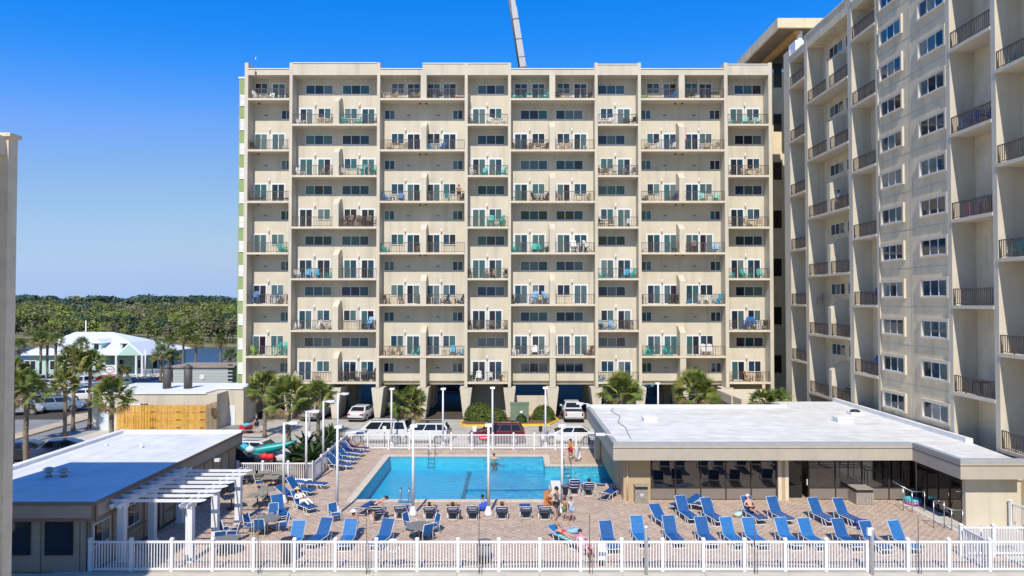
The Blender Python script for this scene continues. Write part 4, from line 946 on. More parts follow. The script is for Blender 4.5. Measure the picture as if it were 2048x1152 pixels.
for i, (px, py, Y, r_) in enumerate(FP): palm(px, py, Y, r_*.72, 'distant palm '+WH[i], near=False, nf=30, group='distant palms around the green house')
# clipped bushes
def leafball(name, rx, ry, rz, n, m, lf=.09, seed=1, flat=.0, b=None, c=(0, 0, 0), sm=.82):
    rnd = random.Random(seed); b = b or MB()
    for i in range(n):
        while True:
            v = Vector((rnd.gauss(0, 1), rnd.gauss(0, 1), rnd.gauss(0, 1)))
            if v.length > .01: break
        v.normalize(); k = rnd.uniform(sm, 1.02); 
        if v.z < -.35: v.z = -v.z
        q = Vector((c[0]+v.x*rx*k, c[1]+v.y*ry*k, c[2]+max(v.z*rz*k, .02)))
        n_ = (v+Vector((rnd.uniform(-.7, .7), rnd.uniform(-.7, .7), rnd.uniform(-.4, .9)))).normalized(); u = n_.orthogonal().normalized(); w2 = n_.cross(u); a = rnd.uniform(0, 6.28); u2 = u*math.cos(a)+w2*math.sin(a); w3 = n_.cross(u2); s = lf*rnd.uniform(.6, 1.4)
        b.quad([q-u2*s, q+w3*s*.6, q+u2*s, q-w3*s*.6])
    return b
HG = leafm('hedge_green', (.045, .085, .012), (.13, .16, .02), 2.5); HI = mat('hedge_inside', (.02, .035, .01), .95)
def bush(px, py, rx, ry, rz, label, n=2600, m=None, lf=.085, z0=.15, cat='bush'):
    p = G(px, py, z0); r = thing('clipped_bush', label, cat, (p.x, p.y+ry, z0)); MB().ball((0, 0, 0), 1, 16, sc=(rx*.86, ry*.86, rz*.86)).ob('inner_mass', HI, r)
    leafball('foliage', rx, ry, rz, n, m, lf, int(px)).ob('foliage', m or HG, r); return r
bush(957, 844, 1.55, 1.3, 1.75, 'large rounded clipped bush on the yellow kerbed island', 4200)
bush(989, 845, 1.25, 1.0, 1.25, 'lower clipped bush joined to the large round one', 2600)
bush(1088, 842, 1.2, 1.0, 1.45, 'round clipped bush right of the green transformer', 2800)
SG = leafm('cycad_green', (.02, .05, .012), (.06, .10, .02), 2)
def cycad(px, py, r_, label, z0=0):
    p = G(px, py, z0); r = thing('sago_plant', label, 'plant', (p.x, p.y, z0), 0, 'dark sago plants inside the white fence corner'); b = MB()
    for i in range(34):
        az = i*2.4; el = R(75)-R(70)*i/34; L = r_*random.uniform(.85, 1.1); prev = Vector((0, 0, .3)); d = Vector((math.cos(az)*math.cos(el), math.sin(az)*math.cos(el), math.sin(el)))
        for s in range(6):
            q = prev+d*L/6; side = Vector((-math.sin(az), math.cos(az), 0))*(.16*(1-abs(s-2.5)/4))
            b.quad([prev+side*.9+Vector((0, 0, .02)), prev, q, q+side+Vector((0, 0, .03))]); b.quad([prev, prev-side*.9+Vector((0, 0, .02)), q-side+Vector((0, 0, .03)), q]); prev = q; d = (d+Vector((0, 0, -.16))).normalized()
    b.ob('fronds', SG, r); trunk(.4, .2, .2).ob('stem', BARK, r)
for i, (px, py, r_) in enumerate(((590, 925, 1.6), (622, 932, 1.7), (612, 905, 1.5), (640, 915, 1.6), (655, 893, 1.5), (664, 880, 1.3), (480, 925, 1.3))):
    cycad(px, py, r_, 'dark green sago plant '+['nearest the kayak bow', 'right in front of the short fence', 'behind the nearest palm trunk', 'in the middle of the planted corner', 'next to the side fence', 'farthest back by the side fence', 'at the left end beside the pool bar'][i])
bl = sheet('planting_bed', [(G(470, 955).x, 45.4), (-13.2, 45.4), (G(697, 896).x-.1, 54.8), (G(640, 870).x, 57), (G(560, 900).x, 52), (G(470, 930).x, 49)], .01, MUL, kind='structure')
cp = bush(1043, 846, .5, .35, .8, 'small spiky shrub in front of the transformer cabinet', 500, SG, .12)
# far wood: individual edge trees, then the mass behind
FT = [leafm('wood_green', (.07, .095, .02), (.17, .18, .04), .05, .15), leafm('wood_bright', (.09, .13, .02), (.22, .26, .04), .06, .15), leafm('wood_brown', (.12, .115, .05), (.21, .19, .10), .05, .1), leafm('wood_dark', (.02, .045, .025), (.045, .085, .04), .05, .1)]
def tree_mesh(seed, m, w_=4.2, h_=8, n=420, lf=.42, crown0=.35):
    rnd = random.Random(seed); b = MB()
    for k in range(7):
        a = rnd.uniform(0, 6.28); rr = rnd.uniform(0, .6)*w_; cz = h_*rnd.uniform(crown0, .78)
        leafball('', w_*rnd.uniform(.4, .62), w_*rnd.uniform(.4, .62), h_*rnd.uniform(.16, .26), n//7, m, lf, seed*10+k, 0, b, (math.cos(a)*rr, math.sin(a)*rr, cz), .6)
    return b.mesh('crown', m)
trk = MB().tube([(0, 0, 0), (.1, 0, 3), (-.1, .1, 6)], .22, 6, r1=.12).tube([(0, 0, 3), (1.2, .3, 5)], .12, 5).tube([(0, 0, 3.4), (-1.1, -.3, 5.6)], .1, 5).mesh('trunk', mat('pale_bark', (.30, .27, .22), .9))
TM = [tree_mesh(i, FT[[0, 1, 2, 0, 3, 1][i]], w_=random.uniform(3.6, 4.8)) for i in range(6)]
def shoreY(x): return 175+(-20-x)/380*39
random.seed(21)
TW = 'tree at the near edge of the far wood across the lagoon'
for i in range(64):
    Y = 0; x = -175+i*1.9; Y = shoreY(x)+5+random.uniform(0, 12); j = random.randrange(6); s = random.uniform(.55, .95)
    pxx = 1024+x/Y*FPX; zone = 'left of the green house' if pxx < 100 else ('above the left half of the house roof' if pxx < 180 else ('above the right half of the house roof' if pxx < 300 else ('behind the grey shed' if pxx < 400 else 'at the right end by the block')))
    o = thing('shore_tree', ['olive', 'bright green', 'brownish', 'dull green', 'dark', 'fresh green'][j]+' tree on the far shore, '+zone, 'tree', (x, Y, .4), random.uniform(0, 6), ['olive', 'bright green', 'brownish', 'dull green', 'dark', 'fresh green'][j]+' shore trees across the lagoon'); o.scale = (s*1.05, s*1.05, s)
    obj('crown', TM[j], o); obj('trunk', trk, o)
import array
def wood(name, label, rows, seed, zsc=1):
    rnd = random.Random(seed); bs = {}
    for (y0, x0, x1, st, hmin, hmax, ms) in rows:
        x = x0
        while x < x1:
            m = rnd.choices(range(4), ms)[0]; b = bs.setdefault(m, MB()); h = rnd.uniform(hmin, hmax); w_ = st*rnd.uniform(.9, 1.5); cy = y0+rnd.uniform(-st, st)
            for k in range(4):
                leafball('', w_*.5, w_*.5, h*rnd.uniform(.14, .26), 95, None, .068*w_*rnd.uniform(.8, 1.3), rnd.randrange(10**6), 0, b, (x+rnd.uniform(-.5, .5)*w_, cy+rnd.uniform(-1, 1), h*rnd.uniform(.42, .80)), .7)
            x += st*rnd.uniform(.8, 1.2)
    out = MB(); off = 0
    for m, b in bs.items():
        out.v += b.v; out.f += [tuple(i+off for i in f) for f in b.f]; out.m += [m]*len(b.f); out.sm += b.sm; off += len(b.v)
    return out.ob(name, FT, None, label=label, cat='woodland', kind='stuff')
rows = []
for i in range(14):
    y = 205+i*16+i*i*1.2; rows.append((y, -.80*y, -.36*y, 4.4+i*.28, 8.0+i*.30, 10.2+i*.32, (5, 4, 2, 1+i*.12)))
wood('woodland', 'mixed green and brown woodland filling the far bank of the lagoon', rows, 5)
rows = [(y, -.80*y, -.34*y, 11+y*.01, 14.2, 17.5+y*.003, (1, 0, 0, 8)) for y in (560, 620, 690, 780, 900)]
wood('distant_wood', 'dark green distant tree line on the horizon', rows, 6)
b = MB(); 
for i in range(220):
    x = -180+i*.8; Y = shoreY(x)+3+random.uniform(-1, 6); leafball('', 1.7, 1.2, random.uniform(.8, 2.0), 60, None, .2, i, 0, b, (x, Y, .4), .6)
b.ob('marsh_scrub', leafm('scrub_green', (.09, .13, .03), (.20, .20, .06), .3, .1), None, label='low scrub and reeds along the far bank of the lagoon', cat='scrub', kind='stuff')
sheet('wood_floor', [(-1200, 215), (-60, 182), (-60, 1500), (-1200, 1500)], .02, mat('forest_floor', (.05, .06, .025), .95), kind='structure')
# pines with bare trunks standing clear
for i, px in enumerate((172, 209, 228, 257, 256, 268, 235)):
    Y = 196+i; p = at(px, 632, Y); o = thing('pine_tree', 'tall thin pine with bare trunk, %s from the left on the far bank' % ORD[i], 'tree', (p.x, Y, .4), 0, 'bare trunked pines on the far bank')
    obj('trunk', MB().tube([(0, 0, 0), (.1, 0, p.z-1)], .16, 5, r1=.08).mesh('trunk', MATS['pale_bark']), o); obj('crown', leafball('', 1.6, 1.6, 1.4, 150, None, .25, i, 0, None, (0, 0, p.z-1.6), .4).mesh('crown', FT[3]), o)
# hedge by the house
b = MB()
for i in range(60): leafball('', 1.4, .8, random.uniform(.8, 1.4), 60, None, .15, i+900, 0, b, (-83+i*.62, 101.6+random.uniform(-.5, .5), 0), .6)
b.ob('house_hedge', leafm('hedge_yellow', (.09, .10, .02), (.28, .19, .03), .5, .1), None, label='yellow green hedge along the car park below the green house', cat='hedge')
# ================================================================== GREEN HOUSE
hs_ = thing('green_house', 'pale green house with white hipped metal roof, porch and two dormers', 'house', (0, 0, 0))
MINT = mat('mint_siding', (.42, .60, .54), .7, n=.03); SNOW = mat('white_metal_roof', (.78, .80, .82), .35, n=.02)
def hx(px, Y=108): return at(px, 700, Y).x
hx0, hx1, hy0, hy1 = hx(42), hx(303), 108, 122; ez = at(200, 708, 108).z; rz_ = at(190, 664, 115).z
for x0, x1, y0, y1 in ((hx0+.8, hx(205), hy0+.8, hy1-.8), (hx(205), hx1-.8, hy0+3.2, hy1-.8)):
    MB().box(x0, x1, y0, y1, 0, ez-.02).ob('wall', MINT, hs_)
b = MB(); ra, rb = hx(150, 115), hx(226, 115); ym = 115
P = [(hx0, hy0, ez), (hx1, hy0, ez), (hx1, hy1, ez), (hx0, hy1, ez), (ra, ym, rz_), (rb, ym, rz_)]
b.quad([P[0], P[1], P[5], P[4]]); b.quad([P[1], P[2], P[5]]); b.quad([P[2], P[3], P[4], P[5]]); b.quad([P[3], P[0], P[4]]); b.quad([P[3], P[2], P[1], P[0]]); b.box(hx0, hx1, hy0, hy0+.1, ez-.22, ez-.01); b.ob('roof', SNOW, hs_)
def seams():
    b = MB()
    for i in range(46):
        x = hx0+(hx1-hx0)*(i+.5)/46; t_ = min(1, (x-hx0)/(ra-hx0) if x < ra else ((hx1-x)/(hx1-rb) if x > rb else 1))
        b.tube([(x, hy0, ez+.04), (x, hy0+(ym-hy0)*t_, ez+(rz_-ez)*t_+.04)], .045, 4, sm=False)
    return b
seams().ob('roof_seams', mat('roof_seam', (.55, .58, .62), .4), hs_)
for px in (48, 60, 99, 123, 138, 166, 190, 221, 255, 290):
    x = hx(px); yy = hy0+.8 if px < 205 else hy0+3.2
    f = MB().box(x-.5, x+.5, yy-.06, yy, 1.0, 2.6).ob('window', WFR, hs_); MB().box(x-.36, x+.36, yy-.08, yy-.061, 1.14, 2.46).ob('pane', GL[0], f)
for px in (193, 250):
    x = at(px, 690, 109.3).x; z = 4.0; w_ = .8; r = MB()
    r.box(x-w_, x+w_, 109.3, 113, z-.3, z+1.25); o = r.ob('dormer', MINT, hs_)
    b = MB(); b.prism([(x-w_-.3, z+1.25), (x+w_+.3, z+1.25), (x, z+1.95)], 109.1, 114, 'y'); b.ob('dormer_roof', SNOW, hs_); MB().box(x-.35, x+.35, 109.23, 109.3, z+.2, z+1.1).ob('pane', GL[0], o)
# porch
pxa, pxb = hx(234, 105), hx(284, 105); b = MB(); b.prism([(pxa-.3, ez), (pxb+.3, ez), ((pxa+pxb)/2, ez+2.0), ], 105, 112, 'y'); b.ob('porch_roof', SNOW, hs_)
b = MB(); b.prism([(pxa+.1, ez+.02), (pxb-.1, ez+.02), ((pxa+pxb)/2, ez+1.7)], 104.95, 104.99, 'y'); b.ob('porch_gable', MINT, hs_)
for px in (232, 272, 284): x = hx(px, 105); MB().box(x-.14, x+.14, 105, 105.3, 0, ez-.01).ob('porch_post', WHITE, hs_)
MB().box(hx(230, 105), hx(330, 105), 104.6, 108.5, .4, .55).ob('porch_floor', WHITE, hs_)
rm_ = rail_mb(6.5, 40, None).mesh('porch_railing', WHITE); obj('porch_railing', rm_, hs_, (hx(284, 104.7), 104.7, .55))
for i in range(5): MB().box(hx(266, 104), hx(276, 104), 104.5-.35*i, 104.5-.35*i+.33, 0, .45-.09*i).ob('step', CONC2, hs_)
sg_ = thing('house_sign', 'white board sign with dark oval emblem in front of the green house', 'sign', (hx(220, 96), 96, 0))
MB().box(-.9, .9, -.05, .05, 1.0, 3.0).ob('board', WHITE, sg_)
for x in (-.95, .95): MB().box(x-.07, x+.07, -.07, .07, 0, 3.1).ob('post', WHITE, sg_)
for z in (.3, .6): MB().box(-.88, .88, -.03, .03, z, z+.2).ob('slat', WHITE, sg_)
SGD = mat('sign_brown', (.10, .07, .06), .6)
def ring(rx, rz, w_, z):
    b = MB(); n = 28
    for i in range(n):
        a0, a1 = 2*math.pi*i/n, 2*math.pi*(i+1)/n
        b.quad([(rx*math.cos(a0), -.06, z+rz*math.sin(a0)), (rx*math.cos(a1), -.06, z+rz*math.sin(a1)), ((rx-w_)*math.cos(a1), -.06, z+(rz-w_)*math.sin(a1)), ((rx-w_)*math.cos(a0), -.06, z+(rz-w_)*math.sin(a0))])
    return b
e1 = ring(.72, .52, .10, 2.35).ob('oval_emblem', SGD, sg_); b = MB()
for i in range(6): b.prism([(-.4+i*.16, 2.25+.12*(i % 2)), (-.28+i*.16, 2.25+.12*(i % 2)), (-.34+i*.16, 2.5+.06*(i % 3))], -.065, -.055, 'y')
b.ob('emblem_shape', SGD, sg_); MB().box(-.62, -.05, -.06, -.051, 1.45, 1.58).box(.02, .6, -.06, -.051, 1.45, 1.58).ob('lettering', SGD, sg_)
for px, l in ((172, 'left slim pale mast behind the house roof'), (291, 'white flagpole like mast at the right front of the house')):
    Y = 124 if px < 200 else 103; p = at(px, 641 if px < 200 else 699, Y); MB().tube([(0, 0, 0), (0, 0, p.z)], .10, 6).ob('mast', WHITE, None, loc=(p.x, Y, 0), label=l, cat='mast')
# ================================================================== VEHICLES
def paint(name, col): return mat('paint_'+name, col, .3, spec=.5, coat=.6)
PAINT = {'white': paint('white', (.58, .59, .60)), 'dark red': paint('dark_red', (.10, .008, .012)), 'silver': paint('silver', (.33, .35, .37)), 'black': paint('black', (.012, .014, .02)), 'steel blue': paint('steel_blue', (.13, .19, .25)),
         'red': paint('red', (.45, .02, .03)), 'navy': paint('navy', (.012, .025, .07)), 'teal grey': paint('teal_grey', (.09, .15, .16)), 'grey': paint('grey', (.16, .17, .18)), 'pale blue': paint('pale_blue', (.40, .48, .54)), 'beige': paint('beige', (.45, .42, .36))}
TYRE = mat('tyre', (.015, .015, .016), .9); RIM = mat('alloy_rim', (.45, .46, .48), .35, metal=.7); TAIL = mat('tail_lamp', (.30, .008, .01), .2); HEAD = mat('head_lamp', (.6, .62, .65), .1); TRIM = mat('car_trim', (.02, .02, .022), .6); PLATE = mat('number_plate', (.6, .6, .55), .5); CHROME = mat('chrome', (.6, .6, .62), .15, metal=1)
SPEC = {  # length, half width, stations (x, z_low, z_top, width factor), cabin base (x0,x1,z), cabin top (x0,x1,z), wheel radius, wheel x
 'saloon': (4.75, .91, [(0, .38, .78, .80), (.12, .24, .95, .90), (.5, .22, 1.03, .97), (1.1, .2, 1.05, 1), (2.4, .2, .98, 1), (3.5, .2, .93, .99), (4.2, .22, .82, .95), (4.62, .26, .68, .88), (4.75, .34, .56, .76)], (.45, 3.62, .97), (1.15, 2.62, 1.43), .33, (.95, 3.8)),
 'suv': (4.75, .95, [(0, .42, .95, .85), (.08, .30, 1.10, .93), (.5, .26, 1.14, .98), (1.2, .24, 1.14, 1), (2.6, .24, 1.10, 1), (3.6, .24, 1.06, .99), (4.35, .26, .96, .95), (4.66, .3, .82, .9), (4.75, .38, .66, .8)], (.06, 3.62, 1.08), (.42, 2.9, 1.68), .37, (.9, 3.8)),
 'estate': (5.25, 1.0, [(0, .42, 1.05, .88), (.08, .32, 1.18, .95), (.6, .28, 1.22, .99), (1.4, .26, 1.2, 1), (2.9, .26, 1.17, 1), (4.0, .26, 1.13, .99), (4.85, .28, 1.02, .95), (5.16, .32, .9, .92), (5.25, .4, .7, .84)], (.05, 4.05, 1.16), (.32, 3.25, 1.88), .40, (1.0, 4.2)),
 'hatch': (4.4, .89, [(0, .40, .86, .82), (.1, .26, 1.0, .92), (.5, .22, 1.04, .98), (1.2, .2, 1.03, 1), (2.4, .2, .98, 1), (3.4, .2, .93, .98), (3.95, .24, .82, .94), (4.28, .28, .70, .88), (4.4, .36, .58, .76)], (.10, 3.45, .99), (.55, 2.55, 1.46), .33, (.82, 3.5)),
 'pickup': (5.7, .98, [(0, .5, 1.0, .94), (.05, .42, 1.12, .98), (.6, .36, 1.12, 1), (1.9, .34, 1.12, 1), (2.0, .34, 1.12, 1), (3.4, .34, 1.14, 1), (4.4, .34, 1.16, .99), (5.3, .36, 1.08, .96), (5.6, .42, .95, .94), (5.7, .5, .75, .9)], (1.95, 4.5, 1.13), (2.12, 3.72, 1.80), .41, (1.15, 4.6))}
def car(kind, col, label, x, y, ang, z=0, nm=None, cat=None, group=None, roofblack=False):
    L, W, st, cb, ct, wr, wxs = SPEC[kind]; p = PAINT[col]; r = thing(nm or {'pickup': 'pickup_truck'}.get(kind, 'parked_car'), label, cat or ('pickup' if kind == 'pickup' else 'car'), (x, y, z), ang, group or 'parked cars and trucks')
    key = (kind, col, roofblack)
    if key not in CARS:
        M = {}; b = MB(); cx = L/2
        rings = []
        for (sx, zl, zt, wf) in st:
            w_ = W*wf; q = [(w_*.86, zl), (w_*.985, zl+.14), (w_, zl+(zt-zl)*.55), (w_*.965, zt-.10), (w_*.86, zt-.015), (w_*.4, zt+.015)]
            rings.append([(sx-cx, yy, zz) for yy, zz in q]+[(sx-cx, -yy, zz) for yy, zz in reversed(q)])
        n = 12
        for i in range(len(rings)-1):
            for k in range(n-0):
                k2 = (k+1) % n; b.quad([rings[i][k], rings[i][k2], rings[i+1][k2], rings[i+1][k]][::-1], 0, k not in (11,))
        b.quad(rings[0]); b.quad(rings[-1][::-1]); M['body'] = b.mesh('body', p)
        if kind == 'pickup':
            M['bed'] = MB().box(.14-cx, 1.86-cx, -W*.86, W*.86, 1.125, 1.14).mesh('bed_cover', TRIM)
        # cabin frustum
        b = MB(); bw, tw = W*.93, W*.74; B0 = [(cb[0]-cx, -bw, cb[2]-.03), (cb[1]-cx, -bw, cb[2]-.03), (cb[1]-cx, bw, cb[2]-.03), (cb[0]-cx, bw, cb[2]-.03)]; T0 = [(ct[0]-cx, -tw, ct[2]-.05), (ct[1]-cx, -tw, ct[2]-.05), (ct[1]-cx, tw, ct[2]-.05), (ct[0]-cx, tw, ct[2]-.05)]
        for i in range(4): j = (i+1) % 4; b.quad([B0[i], B0[j], T0[j], T0[i]])
        T1 = [(a*(1 if 0 else 1)+(.12 if a < 0 and i in (0, 3) else -.14 if i in (1, 2) else 0), y_*.86, ct[2]) for i, (a, y_, z_) in enumerate(T0)]
        for i in range(4): j = (i+1) % 4; b.quad([T0[i], T0[j], T1[j], T1[i]], 0, True)
        b.quad(T1, 1 if roofblack else 0); M['cabin'] = b.mesh('cabin', [p, CARGL])
        def inset(P, u0, u1, v0, v1, off=.012):
            P = [Vector(q) for q in P]; nrm = (P[1]-P[0]).cross(P[3]-P[0]).normalized(); f = lambda u, v: (P[0]*(1-u)+P[1]*u)*(1-v)+(P[3]*(1-u)+P[2]*u)*v+nrm*off
            return [f(u0, v0), f(u1, v0), f(u1, v1), f(u0, v1)]
        faces = [[B0[0], B0[1], T0[1], T0[0]], [B0[1], B0[2], T0[2], T0[1]], [B0[2], B0[3], T0[3], T0[2]], [B0[3], B0[0], T0[0], T0[3]]]
        M['windscreen'] = (lambda b: (b.quad(inset(faces[1], .06, .94, .12, .95)), b)[1])(MB()).mesh('windscreen', CARGL)
        M['rear_window'] = (lambda b: (b.quad(inset(faces[3], .08, .92, .22, .94)), b)[1])(MB()).mesh('rear_window', CARGL)
        cuts = [(.06, .50), (.54, .93)] if kind in ('saloon', 'hatch', 'pickup') else [(.05, .28), (.31, .60), (.63, .93)]
        M['side_window'] = []
        for (a, c) in cuts:
            for f, fl in ((faces[0], 0), (faces[2], 1)):
                b = MB(); u0, u1 = (a, c) if not fl else (1-c, 1-a); b.quad(inset(f, u0, u1, .14, .92)); M['side_window'].append(b.mesh('side_window', CARGL))
        b = MB(); b.tube([(0, -.10, 0), (0, .11, 0)], wr, 18, sm=True); M['tyre'] = b.mesh('wheel', TYRE); b = MB(); b.tube([(0, -.115, 0), (0, .118, 0)], wr*.66, 10, sm=False); M['rim'] = b.mesh('rim', RIM)
        M['arch'] = MB().tube([(0, -.30, 0), (0, .004, 0)], wr*1.17, 18).mesh('wheel_arch', TRIM)
        zt0 = st[1][2]; M['tail'] = [MB().box(-cx-.0, -cx+.12, s*W*.50, s*W*.87, zt0-.28, zt0-.10).mesh('tail_light', TAIL) for s in (-1, 1)]
        if kind in ('pickup', 'suv', 'estate'): M['tail'] = [MB().box(-cx-.012, -cx+.10, s*W*.74, s*W*.90, zt0-.42, zt0-.08).mesh('tail_light', TAIL) for s in (-1, 1)]
        zh = st[-2][2]; M['head'] = [MB().box(cx-.26, cx-.02, s*W*.52, s*W*.86, zh-.14, zh-.01).mesh('headlight', HEAD) for s in (-1, 1)]
        M['plate'] = MB().box(-cx-.018, -cx, -.16, .16, zt0-.5, zt0-.38).mesh('number_plate', PLATE); M['bumper'] = MB().box(-cx-.05, -cx+.1, -W*.84, W*.84, st[0][1]-.04, st[0][1]+.10).box(cx-.08, cx+.02, -W*.7, W*.7, st[-1][1]-.06, st[-1][1]+.08).mesh('bumper', CHROME if kind == 'pickup' else TRIM)
        M['mirror'] = [MB().box(cb[1]-cx-.65, cb[1]-cx-.45, s*(W-.02), s*(W+.18), cb[2]+.0, cb[2]+.16).mesh('mirror', p) for s in (-1, 1)]
        M['handles'] = MB().box(-.2, -.02, -W-.012, -W+.05, cb[2]-.16, cb[2]-.12).box(-.2, -.02, W-.05, W+.012, cb[2]-.16, cb[2]-.12).mesh('door_handle', p)
        if kind in ('suv', 'estate'): M['rack'] = MB().box(ct[0]-cx+.2, ct[1]-cx-.2, -tw*.84, -tw*.80, ct[2], ct[2]+.05).box(ct[0]-cx+.2, ct[1]-cx-.2, tw*.8, tw*.84, ct[2], ct[2]+.05).mesh('roof_rails', TRIM)
        CARS[key] = M
    M = CARS[key]; cx = L/2
    obj('body', M['body'], r); cbn = obj('cabin', M['cabin'], r); obj('windscreen', M['windscreen'], cbn); obj('rear_window', M['rear_window'], cbn)
    for m in M['side_window']: obj('side_window', m, cbn)
    for wx_ in wxs:
        for s in (-1, 1): obj('wheel_arch', M['arch'], r, (wx_-cx, s*W, wr+.02), 0 if s > 0 else math.pi); t_ = obj('wheel', M['tyre'], r, (wx_-cx, s*(W-.10), wr)); obj('rim', M['rim'], t_)
    for k in ('tail', 'head', 'mirror'):
        for m in M[k]: obj(m.name.split('.')[0], m, r)
    obj('number_plate', M['plate'], r); obj('bumper', M['bumper'], r); obj('door_handle', M['handles'], r)
    if 'bed' in M: obj('bed_cover', M['bed'], r)
    if 'rack' in M: obj('roof_rails', M['rack'], r)
    return r
CARS = {}
# row along the back fence: fronts to the left
car('estate', 'white', 'white long estate car parked left along the back pool fence', at(757, 880, 58.0).x, 58.0, R(180))
car('suv', 'white', 'white compact car with black roof second along the back pool fence', at(845, 880, 58.0).x, 58.0, R(180), roofblack=True)
car('suv', 'dark red', 'dark red car parked behind the middle of the back pool fence', at(993, 880, 57.8).x, 57.8, R(180))
car('saloon', 'white', 'white saloon parked behind the right end of the back pool fence', at(1136, 880, 57.8).x, 57.8, R(180))
# under the block
car('saloon', 'white', 'white saloon parked nose in under the block seen from behind', at(721, 830, 68.6).x, 69.6, R(84))
car('suv', 'silver', 'silver grey car parked nose in under the block behind the palms', at(630, 830, 69).x, 69.8, R(80))
car('pickup', 'white', 'white pickup with black bed cover parked nose in under the block', at(1145, 830, 69).x, 69.6, R(90))
for i, (px, Y, c) in enumerate(((815, 92, 'black'), (900, 90, 'navy'), (1340, 88, 'grey'), (1260, 90, 'black'))):
    car('suv', c, ['black car in the deep shade behind the block, leftmost', 'navy car in the deep shade behind the block, left of centre', 'grey car in the deep shade behind the block, rightmost', 'black car in the deep shade behind the block, right of centre'][i], at(px, 800, Y).x, Y, 0)
# white car with a green kayak beside the pool bar
car('suv', 'white', 'white car beside the pool bar with a green kayak leaning over it', G(520, 925).x-.1, 50.6, R(-8))
ky = thing('kayak', 'long teal green kayak lying across the white car beside the pool bar', 'kayak', (at(528, 905, 49.2).x, 49.2, 1.25), R(8)); b = MB(); KM = mat('kayak_teal', (.0, .27, .25), .4)
pts = []; rr = []
for i in range(13): t_ = i/12*2-1; pts.append((t_*2.3, 0, .28*t_**4+.35*t_)); rr.append(max(.03, .33*(1-abs(t_)**2.4)))
b.tube(pts, rr, 10); b.ob('hull', KM, ky); MB().ball((-.2, 0, .12), .42, 10, sc=(1.2, .55, .62)).ob('cockpit', BLACK, ky)
car('pickup', 'black', 'black pickup loaded with blue and red bags beside the pool bar', G(483, 940).x-.9, 48.3, R(2), group='parked cars and trucks')
for i, (px, py, Y, c, sz, l) in enumerate(((487, 896, 48.3, (.02, .35, .5), .45, 'bright blue bag piled in the black pickup'), (500, 899, 48.2, (.5, .6, .62), .35, 'pale bag piled in the black pickup'), (529, 913, 47.6, (.6, .02, .03), .32, 'left red cooler behind the short fence by the kayak'), (540, 914, 47.6, (.62, .015, .02), .32, 'right red bag behind the short fence by the kayak'))):
    p = at(px, py, Y); m = mat('bag_%s' % l.split()[0 if i != 3 else 1], c, .6); b = MB().ball((0, 0, 0), sz, 10, sc=(1, .7, .75)).box(-sz*.2, sz*.2, -.03, .03, sz*.7, sz*.82); b.ob('bag', m, None, loc=(p.x, Y, p.z), label=l, cat='bag')
# left car park
CL = [('suv', 'steel blue', 107, 826, 20, 'silver blue estate car in the median bay beside the young palm'), ('suv', 'silver', 24, 832, 20, 'pale grey car cut by the left tower in the median bay'),
      ('saloon', 'black', 104, 800, 12, 'dark saloon left of centre in the far car park row'), ('hatch', 'pale blue', 138, 800, 12, 'pale blue hatchback beside the dark saloon'), ('hatch', 'teal grey', 165, 795, 15, 'dark teal hatchback behind the tall palms'), ('saloon', 'white', 172, 803, 15, 'white saloon at the right end of the middle row'),
      ('suv', 'beige', 30, 780, 15, 'beige car at the left end of the far row'), ('pickup', 'white', 62, 777, 160, 'white pickup in the far row under the hedge'), ('saloon', 'white', 96, 780, 160, 'white saloon next to the far white pickup'), ('pickup', 'white', 160, 779, 160, 'white pickup right of the far row palms'),
      ('suv', 'red', 203, 776, 160, 'bright red car in the far row below the house sign'), ('saloon', 'teal grey', 240, 777, 170, 'dark green grey saloon right of the red car'), ('saloon', 'navy', 278, 778, 170, 'navy saloon in front of the white house steps'), ('suv', 'grey', 34, 806, 15, 'dark grey car beside the left tower edge'),
      ('saloon', 'black', 40, 925, 28, 'shiny black car at the left edge above the pool bar roof'), ('saloon', 'navy', 118, 921, 24, 'dark navy car behind the pool bar roof'), ('saloon', 'black', 178, 790, 12, 'black saloon half hidden behind the tall palm trunk')]
for k, c, px, py, a, l in CL: p = G(px, py); car(k, c, l, p.x, p.y+1, R(a))
